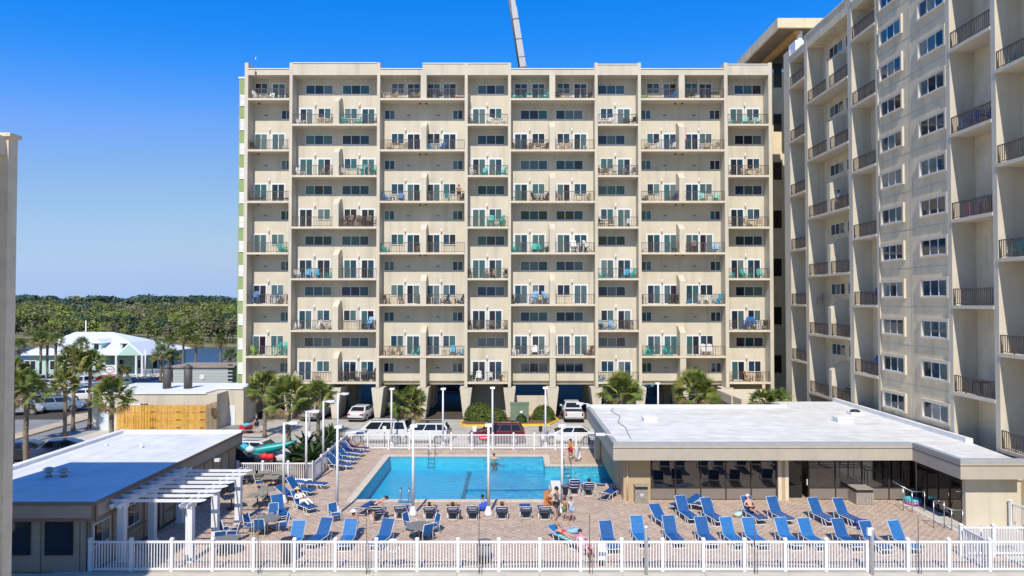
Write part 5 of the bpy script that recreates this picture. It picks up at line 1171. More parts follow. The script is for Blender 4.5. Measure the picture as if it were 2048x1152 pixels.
# ================================================================== POOL FURNITURE
SLING = mat('blue_vinyl_strap', (.004, .085, .27), .7, n=.12, nscale=5); SLB = mat('sun_bleached_strap', (.012, .15, .40), .65, n=.12, nscale=5); NAVY = mat('navy_sling', (.012, .055, .24), .6, n=.1); TUBE = mat('white_tube', (.68, .68, .67), .35)
TOP = mat('grey_table_top', (.20, .20, .19), .6, n=.1, nscale=5); TOPT = mat('taupe_table_top', (.24, .225, .175), .6, n=.1, nscale=5)
def lounger_proto(kind, tilt, m):
    r = thing('sun_lounger', 'prototype', 'sun lounger'); w_ = .315; z0 = .34; hx_, hz = -.62*math.cos(tilt)-.0, .62*math.sin(tilt)
    B0 = Vector((0, .25, z0)); bk = Vector((0, .25+.86*math.cos(tilt), z0+.86*math.sin(tilt)))
    b = MB()
    for s in (-1, 1):
        b.tube([(s*w_, -1.05, z0-.05), (s*w_, -.9, z0), (s*w_, .25, z0), (s*w_, .55, z0)], .019, 6)
        b.tube([(s*(w_+.0), -.95, 0), (s*w_, -.72, z0), ], .017, 6); b.tube([(s*w_, -.50, z0), (s*w_, -.62, .0), (s*w_, -.95, .0)], .017, 6)
        b.tube([(s*w_, .15, z0), (s*w_, .1, 0), (s*w_, .5, 0), (s*w_, .62, z0)], .017, 6)
    b.tube([(-w_, -.95, .01), (w_, -.95, .01)], .017, 6); b.tube([(-w_, .5, .01), (w_, .5, .01)], .017, 6); b.tube([(-w_, -1.05, z0-.05), (w_, -1.05, z0-.05)], .019, 6)
    b.ob('frame', TUBE, r)
    b = MB()
    for s in (-1, 1): b.tube([(s*w_, B0.y, B0.z), (s*w_, bk.y, bk.z)], .019, 6)
    b.tube([(-w_, bk.y, bk.z), (w_, bk.y, bk.z)], .019, 6)
    if m is NAVY:
        for q_ in (.25, .55, .85):
            c_ = B0.lerp(bk, q_); nb = Vector((0, math.sin(tilt), -math.cos(tilt)))
            b.tube([(-w_, c_.y, c_.z), (-w_*.6, c_.y+nb.y*.09, c_.z-.05), (w_*.6, c_.y+nb.y*.09, c_.z-.05), (w_, c_.y, c_.z)], .016, 5)
        b.tube([(-w_*.7, .25, z0-.04), (-w_*.7, .75, .1), (w_*.7, .75, .1), (w_*.7, .25, z0-.04)], .016, 5)
    b.ob('back_frame', TUBE, r)
    def straps(a, c, n_, nm):
        a = Vector(a); c = Vector(c); root = obj(nm, None, r); d = (c-a)/n_; up = Vector((0, -d.z, d.y)).normalized() if True else 0
        bb = MB()
        for i in range(n_):
            p0 = a+d*(i+.08); p1 = a+d*(i+.95); t_ = up*.022
            bb.quad([(-w_, p0.y, p0.z)+0*t_ if 0 else (-w_, p0.y+t_.y, p0.z+t_.z), (w_, p0.y+t_.y, p0.z+t_.z), (w_, p1.y+t_.y, p1.z+t_.z), (-w_, p1.y+t_.y, p1.z+t_.z)])
            bb.quad([(-w_, p0.y-t_.y, p0.z-t_.z), (-w_, p1.y-t_.y, p1.z-t_.z), (w_, p1.y-t_.y, p1.z-t_.z), (w_, p0.y-t_.y, p0.z-t_.z)])
        me = bb.mesh(nm, m); root.data = me if False else None
        bpy.data.objects.remove(root); obj(nm, me, r)
    straps((0, -1.03, z0), (0, .24, z0), 20, 'seat_straps'); straps(B0, bk, 14, 'back_straps')
    KIDS[r.name] = [(k, []) for k in r.children]
    return r
PROTO = {}
def lounger(px, py, yaw, label, tilt=48, m='b', anchor='head', group=None):
    """anchor head: px,py is the top middle of the backrest in the photo"""
    key = (tilt, m)
    if key not in PROTO: PROTO[key] = [lounger_proto('l', R(tilt), {'b': SLING, 's': SLB, 'n': NAVY}[m]), False]
    o = PROTO[key][0]; a = R(yaw); hy = .25+.86*math.cos(R(tilt)); hz = .34+.86*math.sin(R(tilt))
    if anchor == 'head': p = G(px, py, hz); loc = (p.x+math.sin(a)*hy, p.y-math.cos(a)*hy, .006)
    else: p = G(px, py, 0); loc = (p.x, p.y, .006)
    if not PROTO[key][1]:
        PROTO[key][1] = True; o.location = loc; o.rotation_euler = (0, 0, a); o['label'] = label; o['group'] = group; return o
    return copy_tree(o, loc, a, label, group)
GF = 'blue sun loungers in the row behind the front fence'
fr_l = [(1210, 1041, 14, 'b', 'first of the right hand row behind the front fence, beside the thin rod'), (1272, 1031, 8, 's', 'next to the white standpipe behind the front fence'), (1336, 1031, 10, 'b', 'third in the right hand row behind the front fence'), (1400, 1033, 12, 'b', 'fourth in the right hand row behind the front fence'),
        (1450, 1034, 14, 's', 'faded, fifth in the right hand row behind the front fence'), (1494, 1035, 14, 's', 'faded, sixth in that row, just left of the grey rod'), (1559, 1035, 16, 's', 'faded, seventh in that row, right of the grey rod'), (1605, 1036, 16, 's', 'faded, eighth in the right hand front row'),
        (1673, 1037, 14, 'b', 'ninth in the right hand front row, left of the towel'), (1728, 1042, 16, 'b', 'draped with a striped towel near the metered standpipe'), (1785, 1041, 16, 's', 'last in the right hand front row by the white kerb')]
for px, py, yw, m, l in fr_l: lounger(px, py, yw*.62-1, 'blue lounger, '+l, 58, m, group=GF)
GM = 'blue sun loungers in the row nearer the lounge windows'
for px, py, yw, m, t_, l in [(1307, 1008, 22, 'b', 30, 'low set lounger at the left end of the row below the lounge windows'), (1360, 991, 16, 'b', 52, 'lounger in front of the left part of the lounge windows'), (1410, 995, 18, 'b', 52, 'lounger second before the lounge windows, near the turned one'), (1491, 992, 16, 'b', 52, 'lounger carrying the white haired sunbather'),
        (1542, 993, 16, 'b', 52, 'lounger right of the white haired sunbather'), (1624, 995, 16, 'b', 52, 'lounger before the open lounge door'), (1674, 996, 16, 'b', 52, 'lounger left of the wooden bin at the right')]:
    lounger(px, py, yw*.72, 'blue '+l, t_+5, m, group=GM)
lounger(1352, 991, 62, 'blue lounger turned sideways at the foot of the lounge glass, left one', 20, 'b'); lounger(1400, 990, -62, 'blue lounger turned sideways at the foot of the lounge glass, right one', 20, 'b')
GN = 'navy backed sun loungers facing the pool'
for px, py, t_, l in [(799, 1012, 38, 'lounger with back to the camera left of the poolside lamp post'), (858, 1014, 36, 'poolside lounger carrying a sunbather just right of a lamp post'), (905, 1014, 36, 'poolside lounger carrying a sunbather, second from that lamp post'), (945, 1012, 40, 'poolside lounger beside the blue striped bag'),
        (1004, 1013, 36, 'poolside lounger right of the middle lamp post'), (1053, 1014, 30, 'empty poolside lounger left of the towel family'), (1091, 1014, 36, 'poolside lounger with the orange towel beside the family'),
        (1150, 959, 55, 'bright lounger by the small pool ladder'), (1179, 965, 45, 'lounger carrying a dark haired sunbather by the small pool'), (752, 1013, 45, 'lounger behind the bending man')]:
    lounger(px, py, 182, 'navy '+l, t_, 'n', group=GN)
lounger(1203, 985, 150, 'navy flat lounger angled in front of the lounge corner', 18, 'n'); lounger(716, 1016, 165, 'navy folded lounger by the lamp post near the pool corner', 15, 'n')
GS = 'dark blue loungers lined up by the side fence'
for i, (px, py) in enumerate(((656, 909), (665, 900), (673, 892), (683, 886), (694, 878))):
    lounger(px, py, 72, ['nearest of the slanted loungers by the side fence', 'second nearest of the slanted loungers by the side fence', 'middle one of the slanted loungers by the side fence', 'second farthest of the slanted loungers by the side fence', 'farthest slanted lounger, under the reclining woman'][i], 45, 'n' if i > 2 else 'b', group=GS)
for px, py, yw, t_, m, l in [(578, 954, 68, 50, 'b', 'blue lounger raised steeply left of the second lamp post'), (556, 971, 66, 30, 'b', 'blue lounger laid back behind the nearest lamp post'), (590, 962, 80, 5, 'b', 'blue flat lounger by the short fence'), (553, 989, 30, 52, 'b', 'blue lounger beside the lamp post near the round table'), (591, 981, 48, 45, 'b', 'blue lounger under the man in white'),
        (599, 1041, 2, 52, 's', 'lounger facing the fence just left of centre left, right of the table'), (655, 1035, -12, 52, 'b', 'lounger twisted left beside the blue chair'), (703, 1037, 0, 52, 's', 'lounger under the man in the orange shirt'), (778, 1037, -14, 52, 'b', 'lounger left of the round table at the life ring')]:
    lounger(px, py, yw, l if l.startswith('blue') else 'blue '+l, t_, m, group='blue loungers on the left part of the deck')
def chair_proto(m):
    r = thing('patio_chair', 'prototype', 'chair'); b = MB()
    for s in (-.27, .27):
        b.tube([(s, -.25, 0), (s, -.22, .62), (s, .24, .60)], .016, 6); b.tube([(s, .30, 0), (s, .2, .42), (s*.9, .34, .95)], .016, 6)
    b.tube([(-.24, .34, .95), (.24, .34, .95)], .016, 6); b.tube([(-.27, -.22, .40), (.27, -.22, .40)], .016, 6); b.ob('frame', TUBE, r)
    MB().box(-.24, .24, -.23, .21, .395, .425).ob('seat', m, r); b = MB(); b.prism([(.215, .46), (.345, .93), (.365, .93), (.235, .46)], -.235, .235, 'x'); b.ob('backrest', m, r)
    KIDS[r.name] = [(k, []) for k in r.children]; return r
CP = [chair_proto(SLING), False]
def chair(px, py, yaw, label, group='blue patio chairs'):
    p = G(px, py); o = CP[0]
    if not CP[1]: CP[1] = True; o.location = p; o.rotation_euler = (0, 0, R(yaw)); o['label'] = label; o['group'] = group; return
    copy_tree(o, p, R(yaw), label, group)
for q in [(517, 978, 120, 'blue chair alone among the tan square tables'), (545, 1045, 10, 'blue chair with striped towel behind the left round table'), (502, 1066, 75, 'blue chair left of the left round table'), (521, 1072, 185, 'blue chair backing the fence at the left round table'), (565, 1064, -60, 'blue chair right of the left round table'), (669, 1044, 35, 'blue chair beside the lamp post base, facing left'),
          (820, 1064, 60, 'blue chair left of the right round table'), (866, 1066, -55, 'blue chair right of the right round table'), (852, 1083, -150, 'low blue chair in front of the right round table'), (448, 1074, 150, 'blue chair nearest the pergola post'), (441, 1098, 200, 'blue chair close to the fence under the pergola'), (466, 1083, -80, 'blue chair right of the pergola table'),
          (482, 970, 60, 'blue chair half hidden by the pergola far post')]: chair(*q)
def rtable(px, py, label, m=TOP):
    p = G(px, py, .72); r = thing('round_table', label, 'table', (p.x, p.y, 0)); b = MB()
    for i in range(11):
        x = -.6+.11*i; h_ = math.sqrt(max(.02, .66**2-(x+.05)**2)); b.box(x, x+.095, -h_, h_, .69, .715)
    b.ob('top_slats', m, r, kind='stuff'); MB().lathe([(.66, .675), (.67, .70), (.64, .70), (.60, .688)], n=24).ob('rim', m, r); MB().lathe([(.25, 0), (.06, .06), (.05, .68)], n=10).ob('pedestal', RAIL, r)
    for a in range(4): MB().tube([(0, 0, .3), (math.cos(a*1.57+.7)*.4, math.sin(a*1.57+.7)*.4, .02)], .03, 5).ob('leg', RAIL, r)
rtable(534, 1036, 'left grey slatted round table with four blue chairs'); rtable(838, 1050, 'right grey round table near the life ring on the fence'); rtable(448, 1078, 'grey round table under the front end of the pergola')
def stable(px, py, label, rot=0):
    p = G(px, py, .72); r = thing('square_table', label, 'table', (p.x, p.y, 0), rot, 'tan square pedestal tables'); MB().box(-.48, .48, -.48, .48, .69, .72).box(-.5, .5, -.5, .5, .675, .69).ob('top', TOPT, r); MB().lathe([(.28, 0), (.28, .02), (.04, .05), (.035, .675)], n=12).ob('pedestal', RAIL, r)
for i, (px, py) in enumerate(((515, 989), (535, 977), (542, 953), (500, 945), (527, 943), (557, 946), (463, 992), (455, 962), (570, 936))):
    stable(px, py, ['tan square table nearest the camera, left of the steep blue lounger', 'tan square table just behind the nearest one', 'tan square table in the middle beside the lone blue chair', 'leftmost tan square table along the short fence', 'second tan square table along the short fence', 'third tan square table along the short fence', 'tan square table left, beside the pergola post', 'tan square table behind the pergola far post', 'tan square table in the corner by the lamp post'][i], R(6*i))
# bins, planter box, towels, bags
def bin_(px0, px1, py_b, h_, label, mark):
    p = G((px0+px1)/2, py_b); w_ = (px1-px0)/FPX*p.y/2; r = thing('litter_bin', label, 'bin', (p.x, p.y+w_, 0)); GW = mat('weathered_wood', (.30, .27, .235), .85, n=.15, nscale=6)
    MB().box(-w_+.03, w_-.03, -w_+.03, w_-.03, .03, h_-.06).ob('body', BLACK, r); MB().box(-w_-.01, w_+.01, -w_-.01, w_+.01, h_-.05, h_).ob('lid', GW, r)
    n_ = 7
    for s, ax in ((-1, 'y'), (1, 'y'), (-1, 'x'), (1, 'x')):
        for i in range(n_):
            a = -w_+2*w_*i/n_+.008; c = a+2*w_/n_-.014; b = MB(); d0, d1 = s*w_, s*(w_-.028)
            (b.box(a, c, d0, d1, .02, h_-.22) if ax == 'y' else b.box(d0, d1, a, c, .02, h_-.22)); b.ob('slat', GW, r)
    if mark:
        b = MB(); n = 14
        for i in range(n): a0, a1 = 2*math.pi*i/n, 2*math.pi*(i+1)/n; b.quad([(.09*math.cos(a0), -w_-.004, .5+.09*math.sin(a0)), (.09*math.cos(a1), -w_-.004, .5+.09*math.sin(a1)), (.045*math.cos(a1), -w_-.004, .5+.045*math.sin(a1)), (.045*math.cos(a0), -w_-.004, .5+.045*math.sin(a0))])
        b.ob('round_mark', WHITE, r)
bin_(1271, 1297, 1007, 1.02, 'weathered wooden bin with a white round mark by the left end of the lounge glass', True)
bin_(1713, 1748, 1010, .92, 'wider weathered wooden bin before the right part of the lounge glass', False)
WT = mat('towel_white', (.75, .75, .76), .9); 
def lump(name, px, py, z, sx, sy, sz, col, label, cat, mats2=None):
    p = G(px, py, z); m = mat(label.replace(' ', '_')[:30], col, .85); b = MB().ball((0, 0, sz*.5), 1, 10, sc=(sx, sy, sz*.5))
    b2 = [(x*(1+.12*math.sin(7*y+3*z_)), y, z_*(1+.15*math.sin(9*x))) for x, y, z_ in b.v]; b.v = b2
    b.tube([(-sx*.4, 0, sz*.9), (0, 0, sz*1.35), (sx*.4, 0, sz*.9)], .02, 5) if cat == 'bag' else None
    b.ob(name, m, None, loc=(p.x, p.y, z), label=label, cat=cat)
lump('bag', 967, 1022, 0, .32, .22, .5, (.03, .08, .45), 'blue and white bag leaning by the middle lamp post', 'bag')
lump('bag', 1476, 1034, 0, .25, .2, .3, (.40, .55, .50), 'pale green bag beside the white haired sunbather', 'bag')
lump('bag', 1147, 1067, 0, .4, .22, .28, (.25, .42, .62), 'light blue bag beside the woman in the red swimsuit', 'bag')
lump('bag', 922, 1038, 0, .12, .1, .12, (.03, .03, .04), 'small dark bag by the second poolside sunbather', 'bag')
st = thing('striped_towel', 'navy towel with white stripes over a lounger back near the right standpipe', 'towel'); p = at(1726, 1046, G(1728, 1042, 1.0).y-.15); st.location = (p.x, p.y, p.z-.05)
b = MB(); b.prism([(-.02, -.28), (.14, .18), (.2, .18), (.3, -.1), (.27, -.12), (.17, .14), (.04, -.29)], -.3, .28, 'x'); b.ob('cloth', NAVY, st)
b = MB()
for i in range(5): b.box(-.27+i*.11, -.21+i*.11, -.025, -.03+.0, -.27, .0)
b.ob('stripes', WT, st, loc=(0, .0, 0)); 
# life ring, pool floats, ladders, kickboard
lr = MB(); n = 20
for i in range(n):
    a0, a1 = 2*math.pi*i/n, 2*math.pi*(i+1)/n; lr.tube([(.27*math.cos(a0), 0, .27*math.sin(a0)), (.27*math.cos(a1), 0, .27*math.sin(a1))], .065, 8, cap=False)
p = at(786, 1092, 30.3); lr.ob('life_ring', WHITE, None, loc=(p.x, 30.3, p.z), label='white life ring hanging on the inside of the front fence', cat='life ring')
for i, (c, zz, s) in enumerate(((mat('pink_float', (.5, .12, .35), .4), .10, 1), (mat('aqua_float', (.10, .45, .50), .4), .24, .95))):
    p = G(1830, 1010); b = MB(); n = 22
    for k in range(n): a0, a1 = 2*math.pi*k/n, 2*math.pi*(k+1)/n; b.tube([(.40*s*math.cos(a0), .40*s*math.sin(a0), 0), (.40*s*math.cos(a1), .40*s*math.sin(a1), 0)], .12, 8, cap=False)
    b.ob('pool_float', c, None, loc=(p.x, p.y+.2, zz), label=['pink pool ring under the aqua one by the ramp rail', 'aqua pool ring on top by the ramp rail'][i], cat='pool float')
def ladder(x, y, rot, label):
    r = thing('pool_ladder', label, 'pool ladder', (x, y, .03), rot)
    for s in (-.25, .25): MB().tube([(s, -.45, 0), (s, -.42, .55), (s, -.3, .75), (s, -.1, .78), (s, .08, .6), (s, .14, .2), (s, .14, -1.0)], .024, 8).ob('rail', STEEL, r)
    for z in (-.25, -.55, -.85): MB().box(-.25, .25, .11, .17, z-.02, z+.02).ob('step', STEEL, r)
ladder(at(811, 1004, PY0).x, PY0-.05, 0, 'steel ladder at the front edge of the main pool beside a lamp post')
ladder(at(863, 910, PY1).x, PY1+.1, R(180), 'steel ladder at the back edge of the main pool'); ladder(at(1143, 968, QY0).x, QY0-.05, 0, 'steel ladder at the small pool behind the upright lounger'); ladder(at(1135, 930, QY1).x, QY1+.1, R(180), 'steel ladder at the back of the small pool')
p = G(811, 1005); MB().box(-.42, .42, -.14, .14, 0, .05).ob('pool_mat', mat('aqua_mat', (.03, .22, .42), .6), None, loc=(p.x, p.y+.0, .036), label='blue mat on the coping under the front pool ladder', cat='mat')
rope = MB(); rope.tube([(-3.0, 43.6, -.11), (-1.0, 43.55, -.115), (2.3, 43.6, -.11)], .03, 6); rope.ob('pool_rope', mat('rope_blue', (.02, .10, .22), .6), None, label='dark lane rope floating across the right part of the main pool', cat='rope')
ss = MB(); ss.prism([(-.5, 0), (.5, 0), (.42, .95), (.1, 1.0), (-.4, .95)], -.25, .25, 'y'); p = G(1103, 1000)
sl_ = thing('starting_block', 'pale tiled starting block at the inner corner of the pools', 'starting block', (2.75, 43.6, .0)); MB().box(-.3, .35, -1.2, .6, 0, .30).ob('block', cop, sl_); MB().box(-.28, .33, -1.18, .58, .30, .33).ob('top', WHITE, sl_)
# ramp handrails
def handrail(pts, posts, label):
    q0 = G(*pts[0][:2], 0); r = thing('handrail', label, 'handrail', (0, 0, 0)); P = [at(a, b_, Y) for a, b_, Y in pts]; MB().tube(P, .028, 8).ob('top_rail', STEEL, r)
    for i in posts: MB().tube([P[i], (P[i].x, P[i].y, 0)], .026, 8).ob('post', STEEL, r)
handrail([(1785, 962, 39.2), (1806, 974, 38.9), (1824, 983, 38.6), (1842, 983.5, 38.6), (1849, 983.5, 38.8)], (1, 2, 4), 'left metal handrail of the short ramp before the lounge glass')
handrail([(1888, 1002, 35.9), (1867, 1001.5, 35.9), (1903, 1020, 35.6), (1925, 1020, 35.4)], (0, 1, 2, 3), 'right metal handrail of the short ramp by the beige end wall')
handrail([(1973, 1055, 32.5), (1962, 1052, 32.5)], (1,), 'low metal rail beside the white gate at the right corner')
# patio waste bins seen through the fence
for i, (px, Y, h_) in enumerate(((577, 31.3, 1.05), (968, 31.3, .95))):
    p = at(px, 1100, Y); r = thing('dark_bin', ['dark brown bin close behind the front fence below the round table', 'grey bin close behind the middle of the front fence'][i], 'bin', (p.x, Y, 0)); m = mat('bin_%d' % i, ((.03, .02, .03), (.16, .16, .16))[i], .7)
    MB().lathe([(.30, 0), (.33, h_-.1)], n=12).ob('body', m, r); MB().lathe([(.36, h_-.1), (.34, h_), (.1, h_+.05)], n=12).ob('lid', m, r)
sh = thing('shower_post', 'white foot shower post behind the fence by the pink chair', 'shower', (at(1203, 1100, 30.9).x, 30.9, 0)); MB().box(-.17, .17, -.1, .1, 0, 1.0).ob('post', WHITE, sh); MB().box(-.15, .15, -.12, -.1, .0, .25).ob('base_panel', BLACK, sh)
# shopping cart
ct_ = thing('wagon', 'red pull wagon piled with blue beach things by the service door', 'wagon', G(492, 866)); RD = mat('cart_red', (.5, .02, .03), .5)
MB().box(-.5, .5, -.28, .28, .35, .7).ob('tub', RD, ct_); MB().box(-.45, .45, -.25, .25, .10, .16).ob('tray', RD, ct_)
for sx in (-.38, .38):
    for sy in (-.25, .25): MB().tube([(sx, sy-.03, .1), (sx, sy+.03, .1)], .1, 10).ob('wheel', BLACK, ct_)
MB().tube([(.5, 0, .6), (.85, 0, 1.0), (1.0, 0, 1.0)], .02, 6).ob('handle', RD, ct_)
lump('beach_bundle', 492, 853, .72, .38, .24, .3, (.12, .42, .50), 'blue bundle of beach things on the red wagon', 'bundle')
# ================================================================== BALCONY FURNITURE
FCOL = {'T': ('teal', (.015, .40, .36)), 'A': ('pale aqua', (.22, .52, .48)), 'W': ('white', (.74, .74, .73)), 'B': ('blue', (.02, .14, .42)), 'Z': ('azure', (.01, .34, .58)), 'N': ('navy', (.012, .035, .10)), 'D': ('dark', (.035, .03, .03)), 'R': ('brown', (.12, .065, .04)), 'O': ('orange brown', (.36, .14, .04)), 'S': ('tan', (.42, .34, .24)), 'L': ('lime green', (.30, .50, .06)), 'G': ('grey', (.20, .20, .20)), 'C': ('light blue', (.22, .45, .72)), 'P': ('pink', (.60, .18, .32))}
FM = {k: mat('furniture_'+v[0].replace(' ', '_'), v[1], .55) for k, v in FCOL.items()}
def adirondack(tall=0):
    b = MB(); h = tall
    for i in range(5):
        x = -.25+.105*i; zz = .98+.06*(2-abs(i-2))/2; b.prism([(.18, .28+h), (.48, zz+h), (.505, zz+h), (.205, .27+h)], x, x+.085, 'x')
    for i in range(5): b.box(-.26, .26, -.32+i*.11, -.23+i*.11, .37-.02*i+h, .39-.02*i+h)
    for s in (-.36, .27): b.box(s, s+.09, -.38, .30, .54+h, .565+h); b.box(s+.02, s+.07, -.34, -.27, 0, .54+h); b.prism([(-.3, .30+h), (.0, .24+h), (.5, .0), (.42, .0), (-.32, .2+h)], s+.02, s+.06, 'x') if not h else b.box(s+.02, s+.07, .25, .32, 0, .54+h)
    if h: b.box(-.3, .3, -.33, -.29, .3, .34)
    return b
def sidechair():
    b = MB(); b.box(-.24, .24, -.24, .22, .40, .44)
    for i in range(6): b.box(-.22+i*.08, -.17+i*.08, .22, .25, .46, .9)
    b.box(-.25, .25, .215, .255, .88, .94)
    for s in (-.27, .24):
        b.box(s, s+.03, -.24, -.2, 0, .64); b.box(s, s+.03, .2, .24, 0, .9); b.box(s-.01, s+.04, -.26, .22, .63, .66)
    return b
def ltable(h, r=.3, rd=False):
    b = MB(); (b.lathe([(r, h-.03), (r, h)], n=14) if rd else b.box(-r, r, -r, r, h-.03, h))
    for sx in (-1, 1):
        for sy in (-1, 1): b.box(sx*r*.7-.02, sx*r*.7+.02, sy*r*.7-.02, sy*r*.7+.02, 0, h-.03)
    return b
def bench():
    b = MB(); b.box(-.62, .62, -.25, .25, .42, .46)
    for c in (-.32, .32):
        for i in range(5):
            x = c-.26+.105*i; zz = 1.12+.07*(2-abs(i-2))/2; b.prism([(.22, .46), (.34, zz), (.365, zz), (.245, .46)], x, x+.085, 'x')
    for s in (-.68, .62): b.box(s, s+.06, -.3, .3, 0, .05); b.box(s, s+.06, -.28, -.22, 0, .66); b.box(s, s+.06, .22, .28, 0, .66); b.box(s, s+.06, -.3, .28, .64, .68)
    return b
def lounge_low():
    b = MB(); b.box(-.65, .45, -.28, .28, .30, .35); b.prism([(.45, .32), (.85, .62), (.87, .58), (.47, .28)], -.28, .28, 'y')
    for x in (-.6, .4): b.box(x, x+.04, -.26, -.22, 0, .3); b.box(x, x+.04, .22, .26, 0, .3)
    return b
def plantpot():
    b = MB(); b.lathe([(.13, 0), (.18, .32), (.15, .32)], n=10); 
    for i in range(26):
        a = i*2.4; e = .3+.9*(i % 5)/5; L = .55; d = Vector((math.cos(a)*math.cos(e), math.sin(a)*math.cos(e), math.sin(e))); s = Vector((-math.sin(a), math.cos(a), 0))*.05; q = Vector((0, 0, .3)); b.quad([q-s*.3, q+d*L*.6-s, q+d*L, q+d*L*.6+s], 1)
    return b
FK = {'a': (lambda m: adirondack().mesh('adirondack_chair', m), 'adirondack_chair', 'adirondack chair', 'chair'), 't': (lambda m: adirondack(.32).mesh('tall_chair', m), 'tall_chair', 'tall slatted chair', 'chair'), 'c': (lambda m: sidechair().mesh('balcony_chair', m), 'balcony_chair', 'armchair', 'chair'),
      's': (lambda m: ltable(.48, .22).mesh('side_table', m), 'side_table', 'small side table', 'table'), 'd': (lambda m: ltable(.74, .42, True).mesh('balcony_table', m), 'balcony_table', 'round table', 'table'), 'h': (lambda m: ltable(1.0, .34).mesh('tall_table', m), 'tall_table', 'tall table', 'table'),
      'b': (lambda m: bench().mesh('glider_bench', m), 'glider_bench', 'double glider bench', 'bench'), 'l': (lambda m: lounge_low().mesh('low_lounger', m), 'low_lounger', 'low lounger', 'lounger'), 'p': (lambda m: plantpot().mesh('potted_plant', [m, HG]), 'potted_plant', 'pot with leafy plant', 'plant')}
FMC = {}
def fmesh(k, c):
    if (k, c) not in FMC: FMC[(k, c)] = FK[k][0](FM[c])
    return FMC[(k, c)]
FURN = {(0, 0): 'Wa507 Ws520 Wa533 Dc571', (0, 3): 'Wd770 Sc786 Gc821 Sc833', (0, 4): 'Dc857 Dc879 Rs905 Sl921', (0, 6): 'Ta1028 Ts1041 Td1059 Ta1090', (0, 7): 'Dc1118 Ws1137 Dc1180', (0, 9): 'La1293 Ba1348', (0, 10): 'Dc1376 Dc1387 Dd1435',
 (1, 1): 'Wa592 Ws606 Sc636 Ss648 Sc656', (1, 2): 'Ta688 Ta710 Rc748', (1, 5): 'Gc940 Wc978 Wd992 Wc1006', (1, 8): 'Wc1204 Wc1224 Ws1214 Dc1256 Dc1269', (1, 11): 'Aa1463 As1475 Aa1497 Ws1510 Aa1522',
 (2, 0): 'Dc500 Wa568', (2, 3): 'Sc774 Sd790 Sc806', (2, 4): 'Za858 Ba881', (2, 6): 'Rc1029 Rc1061 Rc1077 Rc1092', (2, 7): 'Sc1126 Sc1140 Ws1172', (2, 9): 'Sc1298 Wc1319 Wc1350', (2, 10): 'Cs1408 Sc1421 Sc1437',
 (3, 1): 'Wa594 Sc638 Ts649 Sc659', (3, 2): 'Wc684 Tt720 Wh731 Tt744', (3, 5): 'Wc945 Ta968 Ss988 Ta1004', (3, 8): 'Rc1199 Rc1213 Rs1231 Gc1254 Gc1267', (3, 11): 'Rc1463 Sc1493 Sd1505 Sc1523',
 (4, 0): 'Dl507 Dl562', (4, 3): 'Ba770 Bs783 Ba798', (4, 4): 'Gc858 Tc895 Dc921', (4, 6): 'Gs1026 Da1071 Da1089', (4, 7): 'Sc1120 Sd1160 Sc1177', (4, 9): 'Na1288 Sd1305 Na1350', (4, 10): 'Dc1375 Aa1411 Aa1436',
 (5, 2): 'Rt682 Rt698 Rt716 Rt732 Rc748', (5, 5): 'Tt981 Tt1000', (5, 8): 'Ws1195 Dc1205 Ws1215 Dc1224 Wc1260', (5, 11): 'Rc1465 Sc1496 Sd1508 Sc1522',
 (6, 0): 'Ta559 Ta571', (6, 3): 'Ta768 Sc836', (6, 6): 'Ta1031 Ta1069 Ta1081 Dp1094', (6, 7): 'Wt1149 Wh1163 Wt1177', (6, 9): 'Wc1286 Ds1352', (6, 10): 'Rt1372 Rt1392 Ca1436',
 (7, 1): 'Wc591 Za611 Za631 Ss643 Ta656', (7, 5): 'Rc939 Gc973 Sc986 Dc1008', (7, 8): 'Ta1202 Ts1214 Za1254 Ta1265', (7, 11): 'Ta1461 Ta1494 Ts1508 Ta1524',
 (8, 0): 'Bt507 Bt546 Dc567', (8, 3): 'Rc769 Rc798 Rc836', (8, 4): 'Dp855 Wd868 Na889 Na918', (8, 6): 'Dc1028 Ct1068 Wh1080 Ct1094', (8, 9): 'Dc1288 Dc1346 Dc1357', (8, 10): 'Za1376 Wc1405 Wc1417 Za1437',
 (9, 1): 'Wa590 Wa630 Wd645 Wc656', (9, 2): 'Dh722 Ct735 Dc749', (9, 5): 'Dc942 Gc953 Gc977 Gc988 Sc1008', (9, 8): 'Rp1198 Ca1210 Ca1226 Dc1254 Dc1263', (9, 11): 'Dc1465 Bt1496 Bt1514 Dc1531',
 (10, 0): 'La506 Tt550 Tt571', (10, 3): 'Rs765 Sc779 Ss788 Sc799 Ta830', (10, 4): 'Rs888 Za904 Za923', (10, 6): 'Wa1028 Wa1070 Ws1081 Wa1092', (10, 7): 'Ra1178', (10, 9): 'Ta1284 Ta1304 Ta1339', (10, 10): 'Wb1416',
 (11, 1): 'Wa593 Sc628', (11, 2): 'Dt676 Dh706 Dt725 Dt748', (11, 5): 'Gp941 Wa957 Wc978 Op1001', (11, 8): 'Ba1203', (11, 11): 'Rc1463 Oa1499 Rc1522'}
TIER = {k: ORD[k//2] for k in range(12)}
